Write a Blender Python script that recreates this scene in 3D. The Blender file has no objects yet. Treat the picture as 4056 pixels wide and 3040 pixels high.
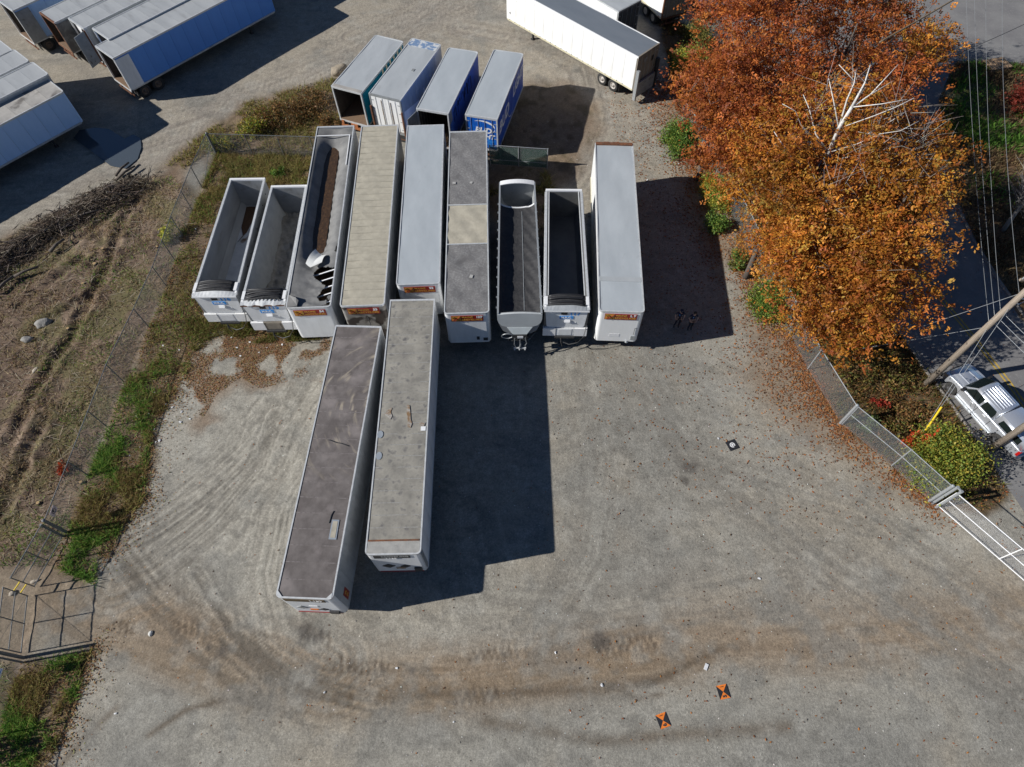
import bpy, bmesh, math, random
import numpy as np
from mathutils import Vector, Matrix
random.seed(7); rng = np.random.default_rng(7)
S = bpy.context.scene
COL = S.collection
R = math.radians

# ------------------------------------------------------------------ camera
F_PX, PITCH, ROLL, CAM_H = 2540.9, R(59.356), R(-1.059), 33.68
_cp, _sp, _cr, _sr = math.cos(PITCH), math.sin(PITCH), math.cos(ROLL), math.sin(ROLL)
C_FWD = np.array([0, _cp, -_sp]); _r = np.array([1., 0, 0]); _u = np.array([0, _sp, _cp])
C_R = _cr * _r + _sr * _u; C_U = -_sr * _r + _cr * _u
cam_d = bpy.data.cameras.new('camera'); cam = bpy.data.objects.new('camera', cam_d); COL.objects.link(cam)
cam_d.sensor_width = 36; cam_d.lens = 36 * F_PX / 4056; cam_d.clip_end = 3000; cam_d.clip_start = .5
_m = Matrix(((C_R[0], C_U[0], -C_FWD[0], 0), (C_R[1], C_U[1], -C_FWD[1], 0), (C_R[2], C_U[2], -C_FWD[2], CAM_H), (0, 0, 0, 1)))
cam.matrix_world = _m; S.camera = cam

# ------------------------------------------------------------------ light
SUN = Vector((-1.585, -0.264, 1.0)).normalized()
SKY_STRENGTH, SUN_STRENGTH, EXPOSURE = 0.055, 4.8, 0.32
W = bpy.data.worlds.new('World'); S.world = W; W.use_nodes = True
wn = W.node_tree.nodes; wl = W.node_tree.links
sky = wn.new('ShaderNodeTexSky'); sky.sky_type = 'NISHITA'; sky.sun_disc = False
sky.sun_elevation = math.asin(SUN.z); sky.sun_rotation = math.atan2(SUN.x, SUN.y)
sky.altitude = 3000; sky.air_density = 1.0; sky.dust_density = 0.0; sky.ozone_density = 5.0
wl.new(sky.outputs[0], wn['Background'].inputs[0]); wn['Background'].inputs[1].default_value = SKY_STRENGTH
sl = bpy.data.lights.new('sun', 'SUN'); sl.energy = SUN_STRENGTH; sl.angle = R(.53); sl.color = (1, .975, .93)
so = bpy.data.objects.new('sun', sl); COL.objects.link(so); so.location = (-60, -10, 60)
so.rotation_euler = SUN.to_track_quat('Z', 'Y').to_euler()
S.view_settings.view_transform = 'Standard'; S.view_settings.look = 'None'
S.view_settings.exposure = EXPOSURE; S.view_settings.gamma = 1

# ------------------------------------------------------------------ helpers
def at(x, y, z=0.0):
    """point at height z that the photograph (2212 px wide copy) shows at pixel x, y"""
    k = 4056 / 2212
    d = C_FWD + C_R * (x * k - 2028) / F_PX - C_U * (y * k - 1520) / F_PX
    t = (z - CAM_H) / d[2]
    return np.array([d[0] * t, d[1] * t, z])
def G(x, y, z=0.0):
    p = at(x, y, z); return (float(p[0]), float(p[1]))

def tag(o, label=None, cat=None, group=None, kind=None):
    if label: o['label'] = label
    if cat: o['category'] = cat
    if group: o['group'] = group
    if kind: o['kind'] = kind
    return o
def empty(name, loc, rz=0, label=None, cat=None, group=None):
    o = bpy.data.objects.new(name, None); COL.objects.link(o); o.location = loc; o.rotation_euler = (0, 0, rz)
    o.empty_display_size = .2
    return tag(o, label, cat, group)
def link(name, me, parent=None, loc=None, rot=None):
    o = bpy.data.objects.new(name, me); COL.objects.link(o)
    if parent is not None: o.parent = parent
    if loc is not None: o.location = loc
    if rot is not None: o.rotation_euler = rot
    return o
def children(o): return list(o.children)
def copy_tree(o, parent=None):
    c = o.copy(); COL.objects.link(c)
    if parent is not None: c.parent = parent
    for ch in children(o): copy_tree(ch, c)
    return c

class MB:
    """collects simple solids, then links them as one mesh object"""
    def __init__(s): s.v = []; s.f = []; s.m = []; s.mi = 0
    def poly(s, pts):
        n = len(s.v); s.v += [tuple(p) for p in pts]; s.f.append(tuple(range(n, n + len(pts)))); s.m.append(s.mi); return s
    def box(s, a, b):
        (x0, y0, z0), (x1, y1, z1) = a, b
        n = len(s.v)
        s.v += [(x0, y0, z0), (x1, y0, z0), (x1, y1, z0), (x0, y1, z0), (x0, y0, z1), (x1, y0, z1), (x1, y1, z1), (x0, y1, z1)]
        for q in ((0, 3, 2, 1), (4, 5, 6, 7), (0, 1, 5, 4), (1, 2, 6, 5), (2, 3, 7, 6), (3, 0, 4, 7)):
            s.f.append(tuple(n + i for i in q)); s.m.append(s.mi)
        return s
    def hexa(s, bot, top):
        n = len(s.v); s.v += [tuple(p) for p in bot] + [tuple(p) for p in top]
        for q in ((0, 3, 2, 1), (4, 5, 6, 7), (0, 1, 5, 4), (1, 2, 6, 5), (2, 3, 7, 6), (3, 0, 4, 7)):
            s.f.append(tuple(n + i for i in q)); s.m.append(s.mi)
        return s
    def bar(s, p, q, w, h=None):
        """square bar from p to q"""
        h = h or w; p = Vector(p); q = Vector(q); d = (q - p).normalized()
        up = Vector((0, 0, 1)) if abs(d.z) < .95 else Vector((0, 1, 0))
        a = d.cross(up).normalized() * w / 2; b = a.cross(d).normalized() * h / 2
        return s.hexa([p - a - b, p + a - b, p + a + b, p - a + b], [q - a - b, q + a - b, q + a + b, q - a + b])
    def tube(s, pts, r, n=8, r1=None, cap=True):
        pts = [Vector(p) for p in pts]; k = len(pts); rings = []
        for i, p in enumerate(pts):
            d = (pts[min(i + 1, k - 1)] - pts[max(i - 1, 0)]).normalized()
            up = Vector((0, 0, 1)) if abs(d.z) < .9 else Vector((1, 0, 0))
            a = d.cross(up).normalized(); b = a.cross(d).normalized()
            rr = r if r1 is None else r + (r1 - r) * i / (k - 1)
            n0 = len(s.v); rings.append(n0)
            for j in range(n):
                t = 2 * math.pi * j / n; s.v.append(tuple(p + (a * math.cos(t) + b * math.sin(t)) * rr))
        for i in range(k - 1):
            for j in range(n):
                s.f.append((rings[i] + j, rings[i] + (j + 1) % n, rings[i + 1] + (j + 1) % n, rings[i + 1] + j)); s.m.append(s.mi)
        if cap:
            s.f.append(tuple(rings[0] + j for j in range(n - 1, -1, -1))); s.m.append(s.mi)
            s.f.append(tuple(rings[-1] + j for j in range(n))); s.m.append(s.mi)
        return s
    def prism(s, outline, z0, z1):
        n = len(s.v); k = len(outline)
        s.v += [(x, y, z0) for x, y in outline] + [(x, y, z1) for x, y in outline]
        s.f.append(tuple(n + i for i in range(k - 1, -1, -1))); s.m.append(s.mi)
        s.f.append(tuple(n + k + i for i in range(k))); s.m.append(s.mi)
        for i in range(k):
            j = (i + 1) % k; s.f.append((n + i, n + j, n + k + j, n + k + i)); s.m.append(s.mi)
        return s
    def lathe(s, prof, n=16, axis='x'):
        """prof: (radius, position along axis)"""
        n0 = len(s.v); k = len(prof)
        for r, a in prof:
            for j in range(n):
                t = 2 * math.pi * j / n; c, q = r * math.cos(t), r * math.sin(t)
                s.v.append((a, c, q) if axis == 'x' else (c, q, a))
        for i in range(k - 1):
            for j in range(n):
                s.f.append((n0 + i * n + j, n0 + i * n + (j + 1) % n, n0 + (i + 1) * n + (j + 1) % n, n0 + (i + 1) * n + j)); s.m.append(s.mi)
        return s
    def grid(s, xs, ys, zf):
        n = len(s.v); nx = len(xs)
        for y in ys:
            for x in xs: s.v.append((x, y, zf(x, y)))
        for j in range(len(ys) - 1):
            for i in range(nx - 1):
                a = n + j * nx + i; s.f.append((a, a + 1, a + nx + 1, a + nx)); s.m.append(s.mi)
        return s
    def mesh(s, name, mats, smooth=False):
        me = bpy.data.meshes.new(name); me.from_pydata(s.v, [], s.f)
        for m in (mats if isinstance(mats, (list, tuple)) else [mats]): me.materials.append(m)
        if any(s.m): me.polygons.foreach_set('material_index', s.m)
        if smooth: me.polygons.foreach_set('use_smooth', [True] * len(s.f))
        me.update(); return me
    def build(s, name, mats, parent=None, smooth=False, loc=None, rot=None):
        return link(name, s.mesh(name, mats, smooth), parent, loc, rot)

def np_mesh(name, v, f, mat, cols=None, smooth=False):
    v = np.asarray(v, np.float32); f = np.asarray(f, np.int32); k = f.shape[1]
    me = bpy.data.meshes.new(name)
    me.vertices.add(len(v)); me.vertices.foreach_set('co', v.ravel())
    me.loops.add(f.size); me.loops.foreach_set('vertex_index', f.ravel())
    me.polygons.add(len(f)); me.polygons.foreach_set('loop_start', np.arange(0, f.size, k, dtype=np.int32))
    try: me.polygons.foreach_set('loop_total', np.full(len(f), k, np.int32))
    except Exception: pass
    if smooth: me.polygons.foreach_set('use_smooth', np.ones(len(f), bool))
    if cols is not None:
        a = me.color_attributes.new('Col', 'FLOAT_COLOR', 'POINT')
        c = np.ones((len(v), 4), np.float32); c[:, :3] = cols
        a.data.foreach_set('color', c.ravel())
    me.materials.append(mat); me.update(calc_edges=True); me.validate()
    return me

def sticks(p0, p1, r0, r1=None, n=3):
    """many thin tapered prisms at once -> verts, quads"""
    p0 = np.asarray(p0, float); p1 = np.asarray(p1, float); N = len(p0)
    r0 = np.broadcast_to(np.asarray(r0, float), (N,)); r1 = r0 if r1 is None else np.broadcast_to(np.asarray(r1, float), (N,))
    d = p1 - p0; d /= np.linalg.norm(d, axis=1, keepdims=True) + 1e-9
    up = np.where(np.abs(d[:, 2:3]) < .9, np.array([[0, 0, 1.]]), np.array([[1., 0, 0]]))
    a = np.cross(d, up); a /= np.linalg.norm(a, axis=1, keepdims=True) + 1e-9; b = np.cross(a, d)
    V = np.zeros((N, 2 * n, 3))
    for j in range(n):
        t = 2 * math.pi * j / n; o = a * math.cos(t) + b * math.sin(t)
        V[:, j] = p0 + o * r0[:, None]; V[:, n + j] = p1 + o * r1[:, None]
    base = (np.arange(N) * 2 * n)[:, None]
    F = np.concatenate([np.stack([base[:, 0] + j, base[:, 0] + (j + 1) % n, base[:, 0] + n + (j + 1) % n, base[:, 0] + n + j], 1) for j in range(n)])
    return V.reshape(-1, 3), F

# value noise
_lat = rng.random((256, 256))
def vnoise(x, y):
    xi = np.floor(x).astype(int); yi = np.floor(y).astype(int); fx = x - xi; fy = y - yi
    fx = fx * fx * (3 - 2 * fx); fy = fy * fy * (3 - 2 * fy)
    g = lambda a, b: _lat[a % 256, b % 256]
    return (g(xi, yi) * (1 - fx) + g(xi + 1, yi) * fx) * (1 - fy) + (g(xi, yi + 1) * (1 - fx) + g(xi + 1, yi + 1) * fx) * fy
def fbm(x, y, s, o=4, seed=0):
    x = np.asarray(x, float) / s + seed * 17.3; y = np.asarray(y, float) / s + seed * 9.1; t = 0; a = .5; n = 0
    for _ in range(o):
        t = t + a * vnoise(x, y); n += a; x = x * 2.03 + 5.7; y = y * 2.03 + 3.1; a *= .5
    return t / n
def sstep(a, b, x): t = np.clip((x - a) / (b - a), 0, 1); return t * t * (3 - 2 * t)
def seg_dist(X, Y, pts):
    """distance to polyline, signed side offset and arc length"""
    best = np.full(X.shape, 1e9); sgn = np.zeros(X.shape); arc = np.zeros(X.shape); L = 0
    for (x0, y0), (x1, y1) in zip(pts[:-1], pts[1:]):
        dx, dy = x1 - x0, y1 - y0; l = math.hypot(dx, dy)
        t = np.clip(((X - x0) * dx + (Y - y0) * dy) / (l * l), 0, 1)
        d = np.hypot(X - x0 - t * dx, Y - y0 - t * dy); c = (dx * (Y - y0) - dy * (X - x0)) / l
        k = d < best; best = np.where(k, d, best); sgn = np.where(k, np.where(c < 0, -d, d), sgn); arc = np.where(k, L + t * l, arc); L += l
    return best, sgn, arc
def inpoly(X, Y, P):
    X = np.asarray(X); Y = np.asarray(Y); r = np.zeros(X.shape, bool); n = len(P)
    for i in range(n):
        (x0, y0), (x1, y1) = P[i], P[(i + 1) % n]
        c = ((y0 > Y) != (y1 > Y))
        with np.errstate(divide='ignore', invalid='ignore'):
            r ^= c & (X < (x1 - x0) * (Y - y0) / ((y1 - y0) if y1 != y0 else 1e-9) + x0)
    return r
def pmask(X, Y, P, soft=1.0, wob=0., seed=1):
    """1 inside polygon, soft noisy edge"""
    d, _, _ = seg_dist(X, Y, list(P) + [P[0]]); d = np.where(inpoly(X, Y, P), d, -d)
    if wob: d = d + (fbm(X, Y, 2.2, 4, seed) - .5) * 2 * wob
    return sstep(-soft / 2, soft / 2, d)

# ------------------------------------------------------------------ materials
def srgb(r, g, b):
    f = lambda c: (c / 255 / 12.92) if c <= 10 else ((c / 255 + .055) / 1.055) ** 2.4
    return (f(r), f(g), f(b))
def newmat(name):
    m = bpy.data.materials.new(name); m.use_nodes = True
    return m, m.node_tree.nodes, m.node_tree.links, m.node_tree.nodes['Principled BSDF']
def mat(name, c1, c2=None, scale=3., rough=.6, metal=0., bump=0., bscale=30., stretch=(1, 1, 1), lo=.35, hi=.65, detail=6., spots=None, spec=.5):
    """weathered surface: c1/c2 mixed by noise, optional second darker stains and bump"""
    m, n, l, b = newmat(name)
    b.inputs['Roughness'].default_value = rough; b.inputs['Metallic'].default_value = metal
    b.inputs['Specular IOR Level'].default_value = spec
    c2 = c2 or tuple(x * .85 for x in c1)
    tc = n.new('ShaderNodeTexCoord'); mp = n.new('ShaderNodeMapping'); mp.inputs['Scale'].default_value = stretch
    l.new(tc.outputs['Object'], mp.inputs[0])
    nz = n.new('ShaderNodeTexNoise'); nz.inputs['Scale'].default_value = scale; nz.inputs['Detail'].default_value = detail; nz.inputs['Roughness'].default_value = .62
    l.new(mp.outputs[0], nz.inputs[0])
    cr = n.new('ShaderNodeValToRGB'); cr.color_ramp.elements[0].position = lo; cr.color_ramp.elements[1].position = hi
    cr.color_ramp.elements[0].color = (*c1, 1); cr.color_ramp.elements[1].color = (*c2, 1)
    l.new(nz.outputs['Fac'], cr.inputs[0]); out = cr.outputs[0]
    if spots:
        c3, sc, th, wd = spots
        n2 = n.new('ShaderNodeTexNoise'); n2.inputs['Scale'].default_value = sc; n2.inputs['Detail'].default_value = 8; l.new(mp.outputs[0], n2.inputs[0])
        mr = n.new('ShaderNodeMapRange'); mr.inputs[1].default_value = th; mr.inputs[2].default_value = th + wd; l.new(n2.outputs['Fac'], mr.inputs[0])
        mx = n.new('ShaderNodeMix'); mx.data_type = 'RGBA'; l.new(mr.outputs[0], mx.inputs[0]); l.new(out, mx.inputs[6]); mx.inputs[7].default_value = (*c3, 1); out = mx.outputs[2]
    l.new(out, b.inputs['Base Color'])
    if bump:
        n3 = n.new('ShaderNodeTexNoise'); n3.inputs['Scale'].default_value = bscale; n3.inputs['Detail'].default_value = 6; l.new(mp.outputs[0], n3.inputs[0])
        bp = n.new('ShaderNodeBump'); bp.inputs['Strength'].default_value = bump; bp.inputs['Distance'].default_value = .05
        l.new(n3.outputs['Fac'], bp.inputs['Height']); l.new(bp.outputs[0], b.inputs['Normal'])
    return m
def colmat(name, rough=.7, trans=0., noise=None, gain=1.):
    """material that takes each piece's own colour from the mesh"""
    m, n, l, b = newmat(name); b.inputs['Roughness'].default_value = rough; b.inputs['Specular IOR Level'].default_value = .25
    a = n.new('ShaderNodeAttribute'); a.attribute_name = 'Col'; out = a.outputs['Color']
    l.new(out, b.inputs['Base Color'])
    if trans:
        t = n.new('ShaderNodeBsdfTranslucent'); l.new(out, t.inputs[0]); mx = n.new('ShaderNodeMixShader'); mx.inputs[0].default_value = trans
        o = n['Material Output']; l.new(b.outputs[0], mx.inputs[1]); l.new(t.outputs[0], mx.inputs[2]); l.new(mx.outputs[0], o.inputs[0])
    return m

WHITE = mat('white_paint', (.74, .75, .76), (.62, .63, .63), 1.5, .45, stretch=(1, 1, .3), spots=((.38, .36, .32), 1.2, .62, .25))
WHITE2 = mat('bright_white_paint', (.80, .80, .79), (.74, .74, .72), 1.2, .45, stretch=(1, 1, .25), spots=((.5, .49, .44), 1.5, .66, .2))
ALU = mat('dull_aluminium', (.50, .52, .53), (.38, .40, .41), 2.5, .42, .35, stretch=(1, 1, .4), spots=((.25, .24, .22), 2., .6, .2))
ALU_IN = mat('scuffed_aluminium', (.32, .33, .34), (.24, .25, .26), 1.6, .55, .2, stretch=(1, .25, 1), spots=((.16, .15, .13), 1.5, .58, .2))
BRIGHT = mat('bright_trim', (.66, .67, .67), (.52, .53, .53), 6, .4, .25)
STEEL = mat('dark_steel', (.05, .05, .052), (.03, .03, .03), 6, .6, .2)
RUSTY = mat('rusty_steel', (.20, .075, .03), (.10, .05, .03), 5, .8, bump=.3)
GALV = mat('galvanised_steel', (.42, .44, .45), (.33, .35, .36), 12, .45, .4)
GALV_D = mat('weathered_galvanised_steel', (.17, .18, .19), (.12, .13, .135), 12, .55, .3)
RUBBER = mat('tyre_rubber', (.022, .022, .022), (.035, .034, .032), 8, .85)
RIM_W = mat('white_rim', (.5, .48, .45), (.3, .26, .22), 9, .5)
RIM_R = mat('rusty_rim', (.16, .12, .09), (.09, .06, .045), 9, .6)
BLUE = mat('blue_side_paint', (.085, .26, .66), (.075, .23, .60), 1.2, .5, stretch=(1, 1, .3))
SHADE_BLUE = mat('blue_shaded_side_tone', (.40, .58, .84), (.34, .52, .78), 1.0, .5, stretch=(1, 1, .3))  # pale trailer sides with the blue of sky-lit shade put into the colour
BLUE_B = mat('deep_blue_paint', (.012, .09, .50), (.008, .06, .36), 1.5, .45)
BLUE_F = mat('vivid_blue_paint', (.008, .13, .55), (.006, .07, .36), 1.2, .45)
BLUE_M = mat('faded_blue_paint', (.05, .15, .50), (.07, .17, .48), 1.5, .5, stretch=(1, 1, .3), spots=((.09, .12, .22), 2., .58, .12))
TEAL = mat('teal_paint', (.004, .20, .30), (.003, .15, .24), 1.5, .45)
CREAM = mat('cream_stripe', (.62, .58, .42), (.5, .46, .32), 3, .5)
DOORGREY = mat('grey_door_skin', (.30, .31, .31), (.22, .23, .23), 2, .5, .1, spots=((.12, .11, .10), 3, .6, .1))
DOORBROWN = mat('dirty_door', (.25, .22, .18), (.18, .16, .13), 2, .6)
WOOD = mat('worn_floor_boards', (.22, .14, .085), (.15, .095, .06), 5, .75, stretch=(6, .6, 1))
BLACK = mat('black_vinyl', (.014, .014, .016), (.022, .022, .024), 8, .5)
TARPB = mat('black_mesh_tarp', (.020, .020, .022), (.034, .033, .034), 6, .75, bump=.6, bscale=5)
HOSE = mat('hose_rubber', (.05, .05, .05), (.08, .08, .08), 6, .5)
RED_SIGN = mat('red_sign', (.28, .018, .012), (.22, .016, .012), 6, .5)
GOLD = mat('gold_print', (.60, .34, .05), (.50, .27, .04), 8, .5)
SIGNBLUE = mat('blue_print', (.04, .30, .74), (.04, .27, .68), 8, .5)
PURE = mat('white_print', (.78, .78, .78), (.72, .72, .72), 8, .5)
ORANGE = mat('orange_print', (.75, .20, .025), (.7, .18, .02), 8, .6)
YELLOW = mat('yellow_plastic', (.72, .52, .02), (.65, .45, .02), 6, .5)
GLASS_D = mat('dark_window_glass', (.008, .012, .012), (.010, .015, .014), 4, .06, spec=.6)
R_GREY = mat('pale_grey_roof_skin', (.42, .45, .47), (.36, .39, .41), .9, .5, .05, stretch=(1, .35, 1), spots=((.27, .28, .28), 2.2, .66, .12), bump=.12, bscale=2.)
R_GREY2 = mat('silver_roof_skin', (.45, .47, .48), (.37, .39, .40), .8, .45, .1, stretch=(1, .3, 1), spots=((.30, .31, .31), 1.6, .60, .2), bump=.2, bscale=1.5)
R_SLATE = mat('slate_grey_roof_skin', (.16, .18, .205), (.135, .155, .18), .8, .55, stretch=(1, .3, 1), bump=.1, bscale=2.)
R_TAN = mat('tan_tarp', (.42, .385, .305), (.34, .31, .245), 2.2, .8, bump=.5, bscale=1.9, spots=((.27, .25, .20), 2.5, .62, .15))
TANSEAM = mat('tan_seam', (.33, .305, .245), (.28, .26, .21), 7, .85)
R_DARK = mat('dark_speckled_tarp', (.155, .15, .148), (.27, .265, .26), 9, .85, lo=.45, hi=.8, bump=.4, bscale=3, spots=((.11, .105, .105), 1.1, .52, .2))
R_KGREY = mat('grey_dusty_tarp', (.185, .174, .152), (.355, .332, .282), 1.3, .85, lo=.36, hi=.72, bump=.35, bscale=2, detail=9., spots=((.115, .11, .107), 2.6, .54, .16))
R_PURP = mat('purple_brown_tarp', (.102, .087, .082), (.185, .163, .154), 1.1, .85, stretch=(1, .9, 1), lo=.40, hi=.72, bump=.3, bscale=1.6, detail=9., spots=((.235, .205, .195), .75, .53, .2))
def dust_strokes(m, cx, cy, colr, y0, y1):
    n = m.node_tree.nodes; l = m.node_tree.links; b = n['Principled BSDF']; old = b.inputs['Base Color'].links[0].from_socket
    tc = n.new('ShaderNodeTexCoord'); sp = n.new('ShaderNodeSeparateXYZ'); l.new(tc.outputs['Object'], sp.inputs[0])
    def M(op, a, b2=None):
        q = n.new('ShaderNodeMath'); q.operation = op
        for i, v in enumerate((a, b2)):
            if v is None: continue
            if isinstance(v, (int, float)): q.inputs[i].default_value = v
            else: l.new(v, q.inputs[i])
        return q.outputs[0]
    dx = M('SUBTRACT', sp.outputs[0], cx); dy = M('SUBTRACT', sp.outputs[1], cy); rr = M('SQRT', M('ADD', M('MULTIPLY', dx, dx), M('MULTIPLY', dy, dy))); th = M('ARCTAN2', dy, dx)
    cb = n.new('ShaderNodeCombineXYZ'); l.new(M('MULTIPLY', rr, 3.6), cb.inputs[0]); l.new(M('MULTIPLY', th, 2.2), cb.inputs[1])
    nz_ = n.new('ShaderNodeTexNoise'); nz_.inputs['Scale'].default_value = 1; nz_.inputs['Detail'].default_value = 5; l.new(cb.outputs[0], nz_.inputs[0])
    n2 = n.new('ShaderNodeTexNoise'); n2.inputs['Scale'].default_value = .8; l.new(tc.outputs['Object'], n2.inputs[0])
    r1 = n.new('ShaderNodeMapRange'); r1.inputs[1].default_value = .52; r1.inputs[2].default_value = .70; l.new(nz_.outputs['Fac'], r1.inputs[0])
    r2 = n.new('ShaderNodeMapRange'); r2.inputs[1].default_value = .40; r2.inputs[2].default_value = .60; l.new(n2.outputs['Fac'], r2.inputs[0])
    ym = (y0 + y1) / 2; yw = (y1 - y0) / 2; r3 = n.new('ShaderNodeMapRange'); r3.inputs[1].default_value = 1.0; r3.inputs[2].default_value = .4; l.new(M('DIVIDE', M('ABSOLUTE', M('SUBTRACT', sp.outputs[1], ym)), yw), r3.inputs[0])
    mx = n.new('ShaderNodeMix'); mx.data_type = 'RGBA'; l.new(M('MULTIPLY', M('MULTIPLY', r1.outputs[0], r2.outputs[0]), M('MULTIPLY', r3.outputs[0], .85)), mx.inputs[0]); l.new(old, mx.inputs[6]); mx.inputs[7].default_value = (*colr, 1); l.new(mx.outputs[2], b.inputs['Base Color'])
dust_strokes(R_PURP, 3.2, 9.6, (.42, .36, .27), 4.5, 16.5)
R_TORN = mat('torn_grey_tarp', (.125, .124, .122), (.21, .207, .20), 1.4, .8, lo=.35, hi=.72, bump=.35, bscale=2.2, spots=((.2, .195, .19), 3., .6, .15))
R_SILV = mat('bright_silver_roof', (.40, .41, .41), (.33, .34, .345), .7, .5, .05, stretch=(.35, 1.4, 1), spots=((.27, .27, .265), 1.4, .58, .2), bump=.06, bscale=1.2)
R_DIRTY = mat('dirty_stained_roof', (.38, .36, .33), (.29, .275, .255), 1.3, .75, bump=.1, bscale=2, spots=((.13, .118, .108), .55, .52, .07))
PATCHG = mat('blue_grey_patch', (.22, .25, .29), (.27, .30, .33), 4, .7)
RUSTPATCH = mat('rust_stained_patch', (.21, .125, .06), (.34, .32, .29), 4, .8, lo=.4, hi=.6, bump=.5)
JSEAM = mat('faint_brown_seam', (.20, .178, .17), (.12, .103, .10), 5, .85, lo=.4, hi=.6)
KSEAM = mat('dusty_seam', (.31, .30, .275), (.21, .205, .195), 5, .85, lo=.4, hi=.6)
SEAM = mat('pale_seam', (.42, .41, .39), (.33, .325, .31), 7, .8)
WETBROWN = mat('wet_leaf_sludge', (.075, .042, .02), (.035, .02, .011), 6, .38, bump=.5, bscale=18, spots=((.15, .075, .03), 9, .6, .1))
FLAP = mat('torn_tarp_underside', (.72, .72, .69), (.64, .64, .61), 2, .7)
TORNFRONT = mat('corroded_front_skin', (.30, .29, .27), (.22, .20, .175), 2.2, .7, spots=((.045, .034, .028), .8, .50, .05))
DEBRIS = mat('stone_dust_and_debris', (.34, .32, .285), (.22, .20, .17), 3, .9, bump=.5, bscale=14, spots=((.30, .29, .27), 1.1, .58, .1))
LEAFMULCH = mat('leaf_mulch', (.10, .05, .024), (.06, .034, .02), 12, .9, bump=.6, bscale=25)

# ================================================================== SETTING: ground, road
def axis(a, b, st, outer, grow=1.25, st2=None):
    c = list(np.arange(a, b, st)); s = st
    lo = []; x = a
    while x > -outer: s *= grow; x -= s; lo.append(x)
    hi = []; x = c[-1]; s = st2 or st
    while x < outer: s *= grow; x += s; hi.append(x)
    return np.array(lo[::-1] + c + hi)
xs = np.concatenate([axis(-30, 26, .105, 500)])
ya = np.arange(-3, 34, .105); yb = np.arange(34, 74, .28)
lo = []; y = -3; s_ = .15
while y > -400: s_ *= 1.3; y -= s_; lo.append(y)
hi = []; y = yb[-1]; s_ = .28
while y < 600: s_ *= 1.25; y += s_; hi.append(y)
ys = np.concatenate([lo[::-1], ya, yb, hi])
X, Y = np.meshgrid(xs, ys)
P = lambda *pts: [G(*p) for p in pts]

road_left = [(28.6, -6), (28.1, 8), (27.5, 11.5), (26.9, 14.9), (26.1, 18.1), (25.4, 20.4), (24.9, 22.4), (23.7, 27), (22.6, 33), (22, 42), (21.5, 51.5)]
road_right = [(37.5, -6), (36, 10), (34.5, 18), (33.2, 22.8), (32.5, 27.1), (32.2, 30.9), (32.35, 34.4), (33.4, 40), (35.2, 46), (38.5, 51.2)]
road_poly = road_left + road_right[::-1]
lot_poly = [(21.2, 51.1), (41, 51.3), (46, 50.6), (90, 49), (90, 90), (21, 90)]
m_road = np.maximum(pmask(X, Y, road_poly, .1), pmask(X, Y, lot_poly, .1))
left_field = [(-23.1, -8)] + [(-24.1, 5), (-24.3, 11), (-23.9, 20), (-23.3, 28), (-23.2, 33), (-23.2, 37)] + P((380, 365), (330, 380), (200, 430), (90, 470), (0, 515)) + [(-60, 24), (-60, -8)]
inner_strip = [(-24.2, -8), (-24.3, 11), (-23.3, 28), (-22.8, 41.4), (-14.8, 41.2), (-14, 33.5), (-17.2, 34)] + P((470, 620), (430, 720), (405, 800), (372, 860), (330, 930), (318, 1010), (310, 1080), (262, 1140), (235, 1200)) + [(-22.1, 9.6)] + P((200, 1400), (180, 1450), (160, 1520), (120, 1620), (90, 1700)) + [(-21.4, -8)]
gate_gap = [(-40, 9.2), (-24.5, 9.35), (-21.6, 8.3), (-21.2, 5.2), (-24.5, 4.6), (-40, 4.2)]
behind = [(-24, 41), (-14, 41), (-1, 39.6), (3, 38.6), (4, 33), (3, 31.5), (0, 33), (-3.5, 37.5), (-14, 38), (-14.5, 33)]
brush_n = P((340, 370), (440, 288), (520, 225), (640, 190), (720, 170), (760, 250), (700, 328), (452, 328), (400, 365))
nshade = P((1060, 330), (1130, 180), (1260, 190), (1300, 240), (1240, 380), (1200, 420), (1050, 420))  # outline of the end short trailer's shadow, painted in as darker brown ground
rstrip = [(13.9, 60), (14.3, 41), (16.9, 29), (17.6, 24.2), (18.4, 19.8), (19.2, 16.9), (20.4, 15.4), (22.8, 12.05), (24.0, 12.0), (25.4, 11.3), (27.2, 12.2)] + road_left[3:]
grass_e = [(x + .1, y) for x, y in road_right[::-1]][:7] + [(36, 8), (90, 6), (90, 49.2), (46, 50.6), (41, 51.2)]

f1 = fbm(X, Y, 9, 4, 1); f2 = fbm(X, Y, 2.4, 5, 2); f3 = fbm(X, Y, .7, 4, 3); f4 = fbm(X, Y, .3, 3, 4)
def C3(c): return np.array(c)[None, None, :]
def lerp(c, col, m): return c * (1 - m[..., None]) + C3(col) * m[..., None]
g_base, g_dark, g_pale, g_tan, g_brown = (.285, .268, .228), (.205, .197, .175), (.325, .305, .26), (.30, .262, .205), (.22, .17, .12)
col = np.broadcast_to(C3(g_base), X.shape + (3,)).copy()
col = lerp(col, g_dark, sstep(.42, .66, f1) * .75); col = lerp(col, g_tan, sstep(.40, .66, fbm(X, Y, 6, 4, 9)) * .7)
H = (f1 - .5) * .10 + (f2 - .5) * .05
# pale dusty sweep on the left of the yard
pale = P((440, 800), (520, 870), (700, 800), (720, 1000), (600, 1280), (640, 1330), (1000, 1330), (1500, 1420), (1100, 1440), (760, 1420), (520, 1400), (330, 1300), (230, 1230), (300, 1100), (340, 960))
col = lerp(col, g_pale, pmask(X, Y, pale, 3, 1.2, 5) * .85)
col = lerp(col, g_pale, pmask(X, Y, P((150, 1658), (220, 1480), (420, 1520), (600, 1658)), 4, 1.5, 6) * .35)
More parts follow.
